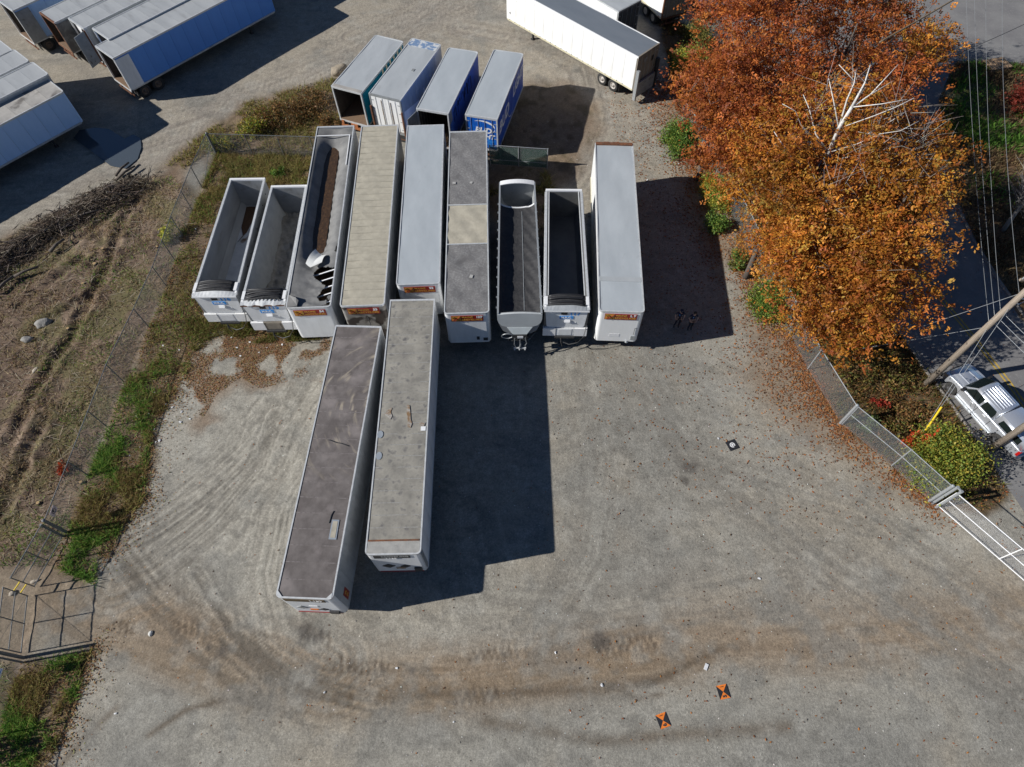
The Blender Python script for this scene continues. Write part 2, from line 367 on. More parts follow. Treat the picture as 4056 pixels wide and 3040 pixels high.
# upper yard is tan
upper = [(-70, 36), (-24, 41.5), (-14, 46), (-3, 49), (8, 42), (14, 44), (14, 90), (-70, 90)]
mu = pmask(X, Y, upper, 4, 1.5, 7)
col = lerp(col, (.31, .272, .215), mu * .85)
col = lerp(col, (.20, .185, .165), mu * sstep(.5, .72, fbm(X * .45 + Y * .5, Y * .2 - X * .2, 2.2, 4, 12)) * .6)
# wheel tracks: curved bands with fine streaks along them
def track(pts, width, colr, amt, streak=.16, rut=.0, seed=1, fine=True):
    global col, H
    d, sd, arc = seg_dist(X, Y, pts)
    band = np.exp(-(d / width) ** 2) * (.55 + .45 * fbm(arc, sd, 3, 3, seed))
    st = fbm(sd / streak, arc / 5.0, 1.0, 3, seed + 3)
    m = band * (sstep(.42, .58, st) if fine else 1) * amt
    col = lerp(col, colr, np.clip(m, 0, 1)); H = H - rut * m
    return band
lane = P((-60, 1225), (60, 1245), (180, 1272), (300, 1310), (430, 1372), (560, 1420), (700, 1448), (850, 1462), (1000, 1460), (1150, 1440), (1320, 1400), (1500, 1385), (1750, 1390), (2212, 1330))
track(lane, 1.35, (.255, .185, .12), 1.0, fine=False, seed=2); track(lane, 1.6, (.14, .10, .066), .6, .13, .03, 3)
lane2 = P((130, 1330), (260, 1390), (380, 1440), (520, 1490), (700, 1520), (950, 1505), (1150, 1470), (1500, 1430))
track(lane2, .8, (.25, .185, .12), .85, fine=False, seed=5); track(lane2, .9, (.15, .112, .078), .55, .12, .03, 6)
track(P((-40, 1262), (60, 1268), (140, 1290), (220, 1312)), 1.5, (.25, .19, .125), .85, fine=False, seed=9); track(P((0, 1330), (150, 1325), (300, 1350), (420, 1400)), .9, (.24, .185, .13), .8, fine=False, seed=7); track(P((1500, 1330), (1700, 1290), (1950, 1300), (2300, 1400)), 2.2, (.27, .22, .165), .6, fine=False, seed=8)
for i, pts in enumerate([P((690, 780), (620, 900), (540, 990), (440, 1080), (340, 1150), (240, 1205)), P((600, 900), (560, 1010), (460, 1130), (330, 1230), (250, 1260)), P((720, 900), (620, 1100), (590, 1240), (620, 1360), (720, 1430))]):
    track(pts, 2.3, (.155, .142, .12), .8, .12, .05, 11 + i); track(pts, 2.2, (.355, .33, .28), .5, .13, -.02, 21 + i)
for i, pts in enumerate([P((250, 1180), (330, 1290), (450, 1400), (560, 1500)), P((420, 1240), (500, 1370), (640, 1470), (820, 1520))]):
    track(pts, 1.1, (.11, .096, .078), .9, .11, .05, 31 + i)
for i, (pts, wd) in enumerate([(P((320, 1590), (400, 1535), (500, 1508), (620, 1500), (760, 1505)), .16), (P((100, 1690), (180, 1600), (250, 1530)), .16), (P((760, 1505), (1000, 1500), (1300, 1490), (1420, 1470), (1560, 1400)), .22), (P((1050, 1560), (1300, 1600), (1700, 1570)), .3), (P((1330, 1480), (1380, 1510), (1430, 1500)), .14)]):
    track(pts, wd, (.115, .088, .062), .85, .4, .02, 41 + i, fine=False)
for i, pts in enumerate([P((-200, 470), (200, 330), (600, 190), (900, 60), (1060, 0)), P((-200, 560), (250, 360), (640, 215), (800, 130), (1000, -40)), P((1000, 60), (1150, 90), (1250, 150), (1280, 260), (1230, 380)), P((760, 80), (900, 20), (1060, -60))]):
    track(pts, 2.4, (.19, .165, .14), .8, .2, .04, 51 + i); track(pts, 2.2, (.37, .335, .28), .5, .22, -.02, 61 + i)
for i, pts in enumerate([P((1250, 780), (1300, 1000), (1280, 1200), (1150, 1400)), P((1000, 1100), (1050, 1300), (1300, 1330), (1700, 1250)), P((1500, 1000), (1700, 1150), (2212, 1500)), P((1350, 760), (1500, 1000), (1850, 1100), (2212, 1350))]):
    track(pts, 1.7, (.17, .155, .132), .7, .16, .01, 71 + i)
for pts, wd in ((P((720, 1432), (840, 1446)), .38), (P((370, 1352), (440, 1362)), .35), (P((980, 1510), (1080, 1500)), .35), (P((1010, 1418), (1110, 1408)), .3), (P((230, 1348), (290, 1362)), .35), (P((650, 1368), (720, 1378)), .4), (P((1290, 1400), (1420, 1385)), .4)):
    d, sd, arc = seg_dist(X, Y, pts); inn = (arc > .05) & (arc < arc.max() - .05)
    m = np.exp(-(d / wd) ** 4) * (np.sin(arc * 2 * math.pi / .34 + np.sign(sd) * 1.2) > .1) * inn; col = lerp(col, (.105, .08, .058), m * .65); H = H - .03 * m
# scuffs
col = lerp(col, g_dark, sstep(.55, .75, fbm(X, Y, 1.6, 6, 21)) * .6 * (1 - m_road)); col = lerp(col, (.34, .325, .285), sstep(.52, .78, fbm(X, Y, .8, 5, 15)) * .35)
col = lerp(col, (.16, .15, .13), sstep(.60, .74, fbm(X * .6 + Y * .3, Y, .55, 4, 22)) * .45 * (1 - m_road))
for (px, py, r_) in [(480, 1405, .5), (450, 1400, .25), (660, 1365, .55), (690, 1372, .4), (1490, 1015, .5), (1480, 1040, .35), (890, 1450, .3), (1290, 1390, .6)]:
    x0, y0 = G(px, py); d = np.hypot(X - x0, Y - y0) / r_ + (f3 - .5) * 1.6
    col = lerp(col, (.09, .08, .07), sstep(1.1, .3, d) * .75)
# soils under weeds, and brown tone painted over the short trailers' shadow
ml = pmask(X, Y, left_field, .8, .5, 8)
col = lerp(col, (.165, .118, .085), ml); col = lerp(col, (.235, .175, .125), ml * sstep(.45, .62, f2) * .8); col = lerp(col, (.075, .052, .04), ml * sstep(.54, .68, f3) * .8); col = lerp(col, (.13, .125, .05), ml * sstep(.5, .64, fbm(X, Y, 2.6, 4, 23)) * .6)
H = H + ml * ((f2 - .5) * .25 + (f3 - .5) * .12)
for i, pts in enumerate([P((300, 430), (270, 462), (237, 564), (195, 639), (162, 714), (125, 764), (70, 850), (20, 960)), P((265, 445), (150, 534), (90, 590), (25, 639), (-40, 690)), P((180, 560), (110, 610), (40, 660), (-40, 720)), P((190, 640), (90, 700), (0, 770)), P((100, 900), (60, 980), (10, 1060)), P((60, 1010), (0, 1110))]):
    d, sd, arc = seg_dist(X, Y, pts); d = d + (f3 - .5) * .5
    lug = .6 + .4 * np.sign(np.sin(arc * 2 * math.pi / .45))
    m = np.exp(-(d / .28) ** 2); H = H - m * (.10 + .10 * f4) * (.55 + .45 * lug) * ml; col = lerp(col, (.08, .055, .042), m * .8 * (.4 + .6 * f3) * ml)
    H = H + np.exp(-((d - .6) / .25) ** 2) * .08 * ml
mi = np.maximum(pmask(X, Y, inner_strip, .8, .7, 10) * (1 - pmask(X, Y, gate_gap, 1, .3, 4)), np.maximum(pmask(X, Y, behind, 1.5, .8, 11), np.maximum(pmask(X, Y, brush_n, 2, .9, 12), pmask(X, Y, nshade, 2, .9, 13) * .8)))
ml_gap = pmask(X, Y, gate_gap, 1, .3, 4) * sstep(-23.5, -25, X)
col = lerp(col, (.245, .195, .14), ml_gap)
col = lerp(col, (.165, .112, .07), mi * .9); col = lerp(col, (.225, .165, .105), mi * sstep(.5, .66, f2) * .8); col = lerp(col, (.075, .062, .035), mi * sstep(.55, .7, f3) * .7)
H = H + mi * (f2 - .5) * .12
# leafy, mossy patches creeping over the gravel in front of the left trailers
crust_poly = P((400, 690), (640, 700), (715, 735), (700, 800), (600, 830), (560, 840), (520, 815), (470, 850), (440, 900), (380, 880), (400, 800))
mc = pmask(X, Y, crust_poly, 2.4, 1.3, 14) * sstep(.38, .52, fbm(X, Y, 1.5, 5, 16))
col = lerp(col, (.20, .13, .08), mc * .85)
weedy = P((405, 690), (620, 690), (700, 715), (690, 735), (560, 742), (470, 735), (420, 760), (395, 740)); mw = pmask(X, Y, weedy, 1.2, .8, 24); col = lerp(col, (.16, .115, .07), mw * .75)
# right hand strips
mr = pmask(X, Y, rstrip, .7, .5, 17); col = lerp(col, (.13, .088, .05), mr); col = lerp(col, (.075, .055, .03), mr * sstep(.5, .66, f3) * .8)
rleaf = [(12.3, 46), (13.2, 38), (13.3, 33), (15, 27), (15.3, 23), (14, 20), (15.5, 17.5), (18, 15.5), (20.4, 12.7), (22.6, 11.4), (22.8, 12.1), (19.2, 17), (17.6, 24.4), (14.8, 40.5), (14, 48)]
mq = pmask(X, Y, rleaf, 2.6, .9, 18); col = lerp(col, (.19, .115, .06), mq * .55)
me_ = pmask(X, Y, grass_e, .6, .3, 19); col = lerp(col, (.10, .075, .042), me_); col = lerp(col, (.16, .10, .055), me_ * sstep(.45, .6, f2))
col = lerp(col, (.06, .095, .03), pmask(X, Y, P((2062, 170), (2110, 160), (2150, 195), (2130, 235), (2195, 275), (2230, 300), (2230, 330), (2085, 315), (2062, 240)), 1.5, .6, 83) * .8)
H = H + (mr + me_) * (f2 - .5) * .15
# verge between lane edge and the asphalt at the right gate
H = H * (1 - m_road) - .03 * m_road
H = H - .12 * sstep(24.2, 25, -X) * 0
Z = H
gm, n, l, b = newmat('ground_dirt_and_gravel')
b.inputs['Roughness'].default_value = .95; b.inputs['Specular IOR Level'].default_value = .15
a = n.new('ShaderNodeAttribute'); a.attribute_name = 'Col'; tc = n.new('ShaderNodeTexCoord')
def nz(sc, det=4, rough=.6, out='Fac'):
    t = n.new('ShaderNodeTexNoise'); t.inputs['Scale'].default_value = sc; t.inputs['Detail'].default_value = det; t.inputs['Roughness'].default_value = rough
    l.new(tc.outputs['Object'], t.inputs[0]); return t.outputs[out]
def mulv(c, fac, lo_, hi_):
    mr_ = n.new('ShaderNodeMapRange'); mr_.inputs[1].default_value = .25; mr_.inputs[2].default_value = .75; mr_.inputs[3].default_value = lo_; mr_.inputs[4].default_value = hi_
    l.new(fac, mr_.inputs[0]); v = n.new('ShaderNodeVectorMath'); v.operation = 'SCALE'; l.new(c, v.inputs[0]); l.new(mr_.outputs[0], v.inputs['Scale']); return v.outputs[0]
c = mulv(a.outputs['Color'], nz(1.7, 6), .84, 1.15); c = mulv(c, nz(3.2, 6, .72), .80, 1.20); c = mulv(c, nz(9, 5, .75), .64, 1.34); c = mulv(c, nz(26, 3, .7), .70, 1.32)
vo = n.new('ShaderNodeTexVoronoi'); vo.inputs['Scale'].default_value = 9; l.new(tc.outputs['Object'], vo.inputs[0])
mr_ = n.new('ShaderNodeMapRange'); mr_.inputs[1].default_value = .10; mr_.inputs[2].default_value = .16; mr_.inputs[3].default_value = .45; mr_.inputs[4].default_value = 0; l.new(vo.outputs['Distance'], mr_.inputs[0])
sp = n.new('ShaderNodeMath'); sp.operation = 'GREATER_THAN'; sp.inputs[1].default_value = .80; l.new(vo.outputs['Color'], sp.inputs[0])
ml_ = n.new('ShaderNodeMath'); ml_.operation = 'MULTIPLY'; l.new(mr_.outputs[0], ml_.inputs[0]); l.new(sp.outputs[0], ml_.inputs[1])
mx = n.new('ShaderNodeMix'); mx.data_type = 'RGBA'; l.new(ml_.outputs[0], mx.inputs[0]); l.new(c, mx.inputs[6]); mx.inputs[7].default_value = (.42, .41, .39, 1)
l.new(mx.outputs[2], b.inputs['Base Color'])
bp = n.new('ShaderNodeBump'); bp.inputs['Strength'].default_value = .55; bp.inputs['Distance'].default_value = .06; l.new(nz(6, 9, .72), bp.inputs['Height']); l.new(bp.outputs[0], b.inputs['Normal'])
ny, nx = X.shape
idx = np.arange(nx * ny).reshape(ny, nx)
faces = np.stack([idx[:-1, :-1], idx[:-1, 1:], idx[1:, 1:], idx[1:, :-1]], -1).reshape(-1, 4)
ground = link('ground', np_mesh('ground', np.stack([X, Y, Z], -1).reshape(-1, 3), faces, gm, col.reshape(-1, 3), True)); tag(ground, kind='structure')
def gz(x, y):
    """ground height by bilinear lookup"""
    x = np.asarray(x, float); y = np.asarray(y, float)
    i = np.clip(np.searchsorted(xs, x) - 1, 0, nx - 2); j = np.clip(np.searchsorted(ys, y) - 1, 0, ny - 2)
    tx = (x - xs[i]) / (xs[i + 1] - xs[i]); ty = (y - ys[j]) / (ys[j + 1] - ys[j])
    return (Z[j, i] * (1 - tx) + Z[j, i + 1] * tx) * (1 - ty) + (Z[j + 1, i] * (1 - tx) + Z[j + 1, i + 1] * tx) * ty

ASPH = mat('asphalt', (.20, .195, .19), (.155, .15, .15), .5, .9, bump=.25, bscale=30, spots=((.24, .23, .22), 6, .58, .15))
def resample(pl, k):
    pl = np.array(pl); s = np.concatenate([[0], np.cumsum(np.hypot(*(pl[1:] - pl[:-1]).T))]); t = np.linspace(0, s[-1], k)
    return np.stack([np.interp(t, s, pl[:, 0]), np.interp(t, s, pl[:, 1])], 1)
def ribbon(name, L, Rr, z, m, kind='structure'):
    k = len(L); v = np.concatenate([np.c_[L, np.full(k, z)], np.c_[Rr, np.full(k, z)]]); i = np.arange(k - 1)
    o = link(name, np_mesh(name, v, np.stack([i, i + k, i + k + 1, i + 1], 1), m)); return tag(o, kind=kind)
RL, RR = resample(road_left, 40), resample(road_right, 40)
RL = RL + np.c_[(fbm(RL[:, 0], RL[:, 1], 1.5, 3, 3) - .5) * .3, np.zeros(40)]
road = ribbon('road', RL, RR, .03, ASPH)
mb = MB(); mb.poly([(x, y, .026) for x, y in lot_poly]); lot = tag(mb.build('parking_lot', ASPH), kind='structure')
CENTRE = resample([(31.9, 6), (31.0, 14), (30.07, 19.27), (29.0, 23.4), (27.8, 27.3), (27.0, 32), (26.9, 40), (27.5, 50)], 50)
dirc = np.gradient(CENTRE, axis=0); nrm = np.c_[dirc[:, 1], -dirc[:, 0]] / np.linalg.norm(dirc, axis=1, keepdims=True)
LINE = mat('worn_yellow_line', (.50, .33, .045), (.26, .20, .09), 7, .8, lo=.45, hi=.7)
for s_ in (-.13, .13): ribbon('road_marking', CENTRE + nrm * (s_ - .055), CENTRE + nrm * (s_ + .055), .034, LINE)
# low kerbs of the road: granite strips
KERB = mat('granite_kerb', (.24, .22, .20), (.17, .155, .14), 8, .85)
def kerb(name, pts, w, h):
    k = len(pts); d = np.gradient(pts, axis=0); nn = np.c_[d[:, 1], -d[:, 0]] / np.linalg.norm(d, axis=1, keepdims=True)
    o = pts + nn * w; v = np.concatenate([np.c_[pts, np.full(k, -.05)], np.c_[pts, np.full(k, h)], np.c_[o, np.full(k, h)], np.c_[o, np.full(k, -.05)]]); i = np.arange(k - 1)
    f = np.concatenate([np.stack([i + a_ * k, i + a_ * k + 1, i + b_ * k + 1, i + b_ * k], 1) for a_, b_ in ((0, 1), (1, 2), (2, 3))])
    return tag(link(name, np_mesh(name, v, f, KERB)), kind='structure')
kerb('kerb', resample([(26.9, 14.9), (26.1, 18.1), (25.4, 20.4), (24.95, 22.3), (24.4, 24.4)], 24) - [.16, 0], .15, .12)
kerb('kerb', resample([(34.0, 19), (33.2, 22.8), (32.5, 27.1), (32.2, 30.9), (32.35, 34.4), (33.2, 39)], 40), .18, .13)
# rain puddle in the trailers' shade; blue sky reflection put into its base colour
WATER, n_, l_, b_ = newmat('still_water'); b_.inputs['Base Color'].default_value = (.07, .085, .10, 1); b_.inputs['Roughness'].default_value = .03; b_.inputs['Specular IOR Level'].default_value = .9
pp = P((172, 283), (205, 277), (235, 280), (262, 296), (270, 301), (288, 292), (304, 300), (306, 320), (298, 345), (272, 366), (240, 360), (200, 330), (160, 300))
mb = MB(); mb.poly([(x, y, float(gz(np.mean([q[0] for q in pp]), np.mean([q[1] for q in pp]))) + .07) for x, y in pp]); tag(mb.build('puddle', WATER), kind='structure')

# ================================================================== lettering
def text(body, size, parent, loc, rot, m, name='lettering', bold=.0, shear=0., sx=1., spacing=1., align='CENTER'):
    cu = bpy.data.curves.new(name, 'FONT'); cu.body = body; cu.size = size; cu.align_x = align; cu.align_y = 'CENTER'
    cu.offset = bold; cu.shear = shear; cu.space_character = spacing; cu.extrude = .004; cu.resolution_u = 3; cu.space_line = .8
    t = bpy.data.objects.new(name, cu); me = bpy.data.meshes.new_from_object(t); bpy.data.objects.remove(t); bpy.data.curves.remove(cu)
    me.materials.clear(); me.materials.append(m)
    o = link(name, me, parent, loc, rot); o.scale = (sx, 1, 1); return o
FRONT = (R(90), 0, 0); REAR = (R(90), 0, R(180)); SIDE_R = (R(90), 0, R(90)); SIDE_L = (R(90), 0, R(-90))

# ================================================================== wheels and running gear (shared meshes)
def _tyre(): return MB().lathe([(.30, -.13), (.47, -.145), (.505, -.10), (.51, 0), (.505, .10), (.47, .145), (.30, .13)], 20).mesh('tyre', RUBBER, True)
TYRE = _tyre()
def _rim(m): return MB().lathe([(.30, .10), (.27, .135), (.24, .06), (.13, .05), (.12, .12), (.06, .15), (.001, .15)], 16).mesh('rim', m, True)
RIMS = {'w': _rim(RIM_W), 'r': _rim(RIM_R)}
def wheel(parent, x, y, out, rim='r'):
    """dual wheel pair; out=+1 right side"""
    w = link('wheel', MB().lathe([(.12, -.3), (.12, .3)], 8).mesh('axle_hub', STEEL) if 'hub' not in _cache else _cache['hub'], parent, (x, y, .51))
    _cache['hub'] = w.data
    link('tyre', TYRE, w, (out * .16, 0, 0)); link('tyre', TYRE, w, (-out * .17, 0, 0))
    link('rim', RIMS[rim], w, (out * .16, 0, 0), (0, 0, 0 if out > 0 else math.pi))
    return w
_cache = {}
def gear(t, L, W, zb, rim='r', axles=(2.3, 1.05), legs=2.6, bumper=True):
    """landing legs, chassis, axles and wheels, mud flaps, rear guard"""
    mb = MB()
    for s in (-1, 1): mb.box((s * .5 - .06, .3, zb - .34), (s * .5 + .06, L - .15, zb - .165))
    for y in np.arange(.6, L - .3, .9): mb.box((-W / 2 + .12, y, zb - .16), (W / 2 - .12, y + .07, zb - .03))
    mb.build('chassis', STEEL, t)
    for a in axles:
        MB().tube([(-W / 2 + .5, L - a, .51), (W / 2 - .5, L - a, .51)], .07, 8).build('axle', STEEL, t)
        for s in (-1, 1): wheel(t, s * (W / 2 - .38), L - a, s, rim)
    for s in (-1, 1):
        MB().box((s * (W / 2 - .75) - .07, legs, .08), (s * (W / 2 - .75) + .07, legs + .14, zb - .1)).box((s * (W / 2 - .75) - .16, legs - .06, .0), (s * (W / 2 - .75) + .16, legs + .2, .08)).build('landing_leg', STEEL, t)
        MB().box((s * (W / 2 - .36) - .32, L - axles[-1] + .68, .3), (s * (W / 2 - .36) + .32, L - axles[-1] + .70, zb - .12)).build('mud_flap', RUBBER, t)
    if bumper:
        MB().box((-W / 2 + .15, L - .14, .5), (W / 2 - .15, L - .04, .6)).box((-.75, L - .13, .6), (-.65, L - .05, zb - .04)).box((.65, L - .13, .6), (.75, L - .05, zb - .04)).build('rear_guard', RUSTY, t)

def arc_pts(cx, cy, r, a0, a1, n): return [(cx + r * math.cos(a0 + (a1 - a0) * i / n), cy + r * math.sin(a0 + (a1 - a0) * i / n)) for i in range(n + 1)]
def strip_wall(mb, outline, th, z0, z1):
    """thick wall that follows an open outline (inside on the left)"""
    o = [Vector((x, y, 0)) for x, y in outline]; k = len(o); inn = []
    for i in range(k):
        d = (o[min(i + 1, k - 1)] - o[max(i - 1, 0)]).normalized(); inn.append(o[i] + Vector((-d.y, d.x, 0)) * th)
    for i in range(k - 1):
        a, b_, c_, d_ = o[i], o[i + 1], inn[i + 1], inn[i]
        mb.hexa([(p.x, p.y, z0) for p in (a, b_, c_, d_)], [(p.x, p.y, z1) for p in (a, b_, c_, d_)])
    return mb

def roof_panels(t, L, W, H, n, m, y0=.05, y1=None, ridge=.012, name='roof_panel', wob=.0, seam=None, zoff=0., seed=0):
    """n sheets laid across; each a thin crowned sheet with slightly raised lapped edges"""
    y1 = y1 or L - .05; st = (y1 - y0) / n; w = W / 2 - .065; cache = {}
    xs_ = np.linspace(-w, w, 9)
    for i in range(n):
        k = (i + seed) % 5 if n > 5 else i
        ex = min(.05, st * .2)
        ys_ = [0, ex * .4, ex, st * .5, st - ex, st - ex * .4, st - .006] if n > 1 else list(np.linspace(0, st, 14))
        rg = np.random.default_rng(int(L * 10)); ph = rg.random(4) * 6; yo = i * st
        def zf(x, y):
            e = 0 if n == 1 else ridge * (max(0, 1 - min(y, st - y) / ex))
            y = y + yo; return e + wob * (math.sin(x * 2.3 + ph[0] + y * .7) * math.sin(y * 1.3 + ph[1]) + .35 * math.sin(x * 5 + y * 1.9 + ph[2])) + .01 * (1 - (x / w) ** 2)
        k = i
        if k not in cache:
            mb = MB(); mb.grid(xs_, [q + y0 + i * st for q in ys_], lambda a, b_: zf(a, b_ - y0 - i * st)); cache[k] = mb.mesh(name, m, True)
        link(name if n > 1 else 'roof', cache[k], t, (0, 0, H - .03 + zoff))
        if seam is not None and i > 0:
            if 'seam' not in cache: cache['seam'] = MB().box((-w + .04, -.022, 0), (w - .04, .022, .008)).mesh('seam', seam)
            link('seam', cache['seam'], t, (random.uniform(-.02, .02), y0 + i * st, H - .03 + ridge + zoff))

def sign_board(t, number, H, W, x=0.0, z=None, dark=False, y=-.035):
    """red and gold company board high on the nose"""
    z = z or H - .48; w, h = 1.86, .52
    s = MB().box((x - w / 2, y, z - h / 2), (x + w / 2, y + .03, z + h / 2)).build('sign', RED_SIGN, t)
    e = MB().box((x - w / 2 + .03, y - .006, z - h / 2 + .03), (x - w / 2 + .55, y - .001, z + h / 2 - .03)).build('emblem', GOLD if not dark else RED_SIGN, s)
    MB().bar((x - w / 2 + .18, y - .010, z - .19), (x - w / 2 + .50, y - .010, z + .19), .075, .006).bar((x - w / 2 + .18, y - .014, z + .19), (x - w / 2 + .50, y - .014, z - .19), .075, .006).bar((x - w / 2 + .07, y - .010, z + .15), (x - w / 2 + .19, y - .010, z), .05, .006).bar((x - w / 2 + .07, y - .014, z - .15), (x - w / 2 + .19, y - .014, z), .05, .006).build('emblem_print', RED_SIGN, e) if False else MB().bar((x - w / 2 + .18, y - .010, z - .19), (x - w / 2 + .50, y - .010, z + .19), .075, .006).bar((x - w / 2 + .18, y - .014, z + .19), (x - w / 2 + .50, y - .014, z - .19), .075, .006).bar((x - w / 2 + .07, y - .010, z + .15), (x - w / 2 + .19, y - .010, z), .05, .006).bar((x - w / 2 + .07, y - .014, z - .15), (x - w / 2 + .19, y - .014, z), .05, .006).build('emblem_print', RED_SIGN, s)
    text('MAINE', .235, s, (x - .30, y - .006, z + .115), FRONT, GOLD, bold=.012, sx=1.1, align='LEFT') if False else text('MAINE', .185, s, (x + .02, y - .006, z + .115), FRONT, GOLD, bold=.003, sx=1.2)
    text('RECYCLING', .185, s, (x + .27, y - .006, z - .125), FRONT, GOLD, bold=.003, sx=1.22)
    text(number, .25, s, (x + .70, y - .006, z + .12), FRONT, PURE, bold=.014)
    return s

LINING = mat('dark_plywood_lining', (.10, .085, .07), (.06, .05, .042), 3, .85)
def van(label, x, y, h, L, W=2.59, H=4.11, near='front', wall=WHITE, side_l=None, side_r=None, front=None, roof=R_GREY, nroof=1, ridge=.012, seam=None, wob=.012, zb=1.12,
        npan=None, rear='closed', rail=BRIGHT, rim='r', group=None, door=None, axles=(2.3, 1.05), zoff=0., noroof=False, frame=None, r=.22, floor=WOOD, name='semi_trailer'):
    """box trailer; local frame: nose at y=0, length along +y, x to the right seen from the nose"""
    if near == 'rear':
        x, y, h = x + math.sin(h) * L, y + math.cos(h) * L, h + math.pi
    t = empty(name, (x, y, 0), -h, label, 'trailer', group)
    side_l = side_l or wall; side_r = side_r or wall; front = front or wall; frame = frame or rail
    ztop = H - .06
    MB().box((-W / 2 + .05, .06, zb), (W / 2 - .05, L - .02, zb + .12)).build('floor', floor, t)
    ol = [(-W / 2, r)] + arc_pts(-W / 2 + r, r, r, math.pi, 1.5 * math.pi, 5)[1:] + arc_pts(W / 2 - r, r, r, 1.5 * math.pi, 2 * math.pi, 5)
    strip_wall(MB(), ol, .04, zb + .02, ztop).build('front_wall', front, t, False)
    n = npan or max(4, round((L - r - .12) / 1.22)); st = (L - r - .14) / n
    key = ('pan', round(st, 3), round(ztop, 2))
    for s, m in ((-1, side_l), (1, side_r)):
        me = MB().box((-.02, .005, zb + .10), (.02, st - .006, ztop)).box((s * .02 - .004, st - .03, zb + .12), (s * .02 + .004, st - .012, ztop - .02)).mesh('side_panel', m)
        for i in range(n): link('side_panel', me, t, (s * (W / 2 - .02), r + .005 + i * st, 0))
        MB().box((s * W / 2 - .045, r, zb - .03), (s * W / 2 + .02, L - .12, zb + .095)).build('bottom_rail', ALU if m is not WHITE2 else CREAM, t)
    # top rail follows sides and rounded nose
    mb = MB(); o2 = [(-W / 2 - .012, L - .02)] + [(px * (1 + .024 / W), py - .012) for px, py in ol] + [(W / 2 + .012, L - .02)]
    strip_wall(mb, o2, .07, H - .13, H); mb.build('top_rail', rail, t)
    if not noroof: roof_panels(t, L, W, H, nroof, roof, ridge=ridge, seam=seam, wob=wob, zoff=zoff, seed=int(L * 3))
    # rear frame
    MB().box((-W / 2, L - .115, zb + .02), (-W / 2 + .1, L, H - .14)).box((W / 2 - .1, L - .115, zb + .02), (W / 2, L, H - .14)).box((-W / 2, L - .115, H - .139), (W / 2, L + .004, H - .002)).box((-W / 2, L - .018, zb - .12), (W / 2, L + .02, zb + .018)).build('rear_frame', frame, t)
    dm = door or wall
    if rear != 'closed':
        for s in (-1, 1): MB().box((s * (W / 2 - .062) - .012, r + .1, zb + .13), (s * (W / 2 - .062) + .012, L - .12, ztop - .05)).build('lining', LINING, t)
        MB().box((-W / 2 + .08, r + .06, zb + .13), (W / 2 - .08, r + .09, ztop - .05)).build('bulkhead', LINING, t); MB().box((-W / 2 + .08, r + .1, H - .16), (W / 2 - .08, L - .12, H - .14)).build('ceiling', LINING, t)
    if rear == 'closed':
        for s in (-1, 1):
            x0, x1 = sorted((s * .006, s * (W / 2 - .105)))
            d = MB().box((x0, L - .07, zb + .03), (x1, L - .02, H - .15)).build('rear_door', dm, t)
            for q in (.25, .8): MB().tube([(s * q, L + .005, zb + .05), (s * q, L + .005, H - .17)], .016, 6).build('lock_rod', GALV if dm is not WHITE2 else WHITE2, d)
            for z in np.linspace(zb + .3, H - .5, 4): MB().box((s * (W / 2 - .2) - .09, L - .019, z), (s * (W / 2 - .2) + .09, L - .004, z + .06)).build('hinge', GALV, d)
    elif rear in ('open', 'open_r', 'open_l'):
        for s in (-1, 1):
            if rear == 'open_r' and s < 0 or rear == 'open_l' and s > 0: continue
            d = MB().box((s * (W / 2 + .05) - .022, L - 1.24, zb + .08), (s * (W / 2 + .05) + .022, L - .02, H - .2)).build('rear_door', dm, t)
            for q in (.3, .85): MB().tube([(s * (W / 2 + .02), L - q, zb + .1), (s * (W / 2 + .02), L - q, H - .25)], .014, 6).build('lock_rod', GALV, d)
    gear(t, L, W, zb, rim, axles)
    t['_L'] = L
    return t

ROW = 'trailers parked side by side in the main row'
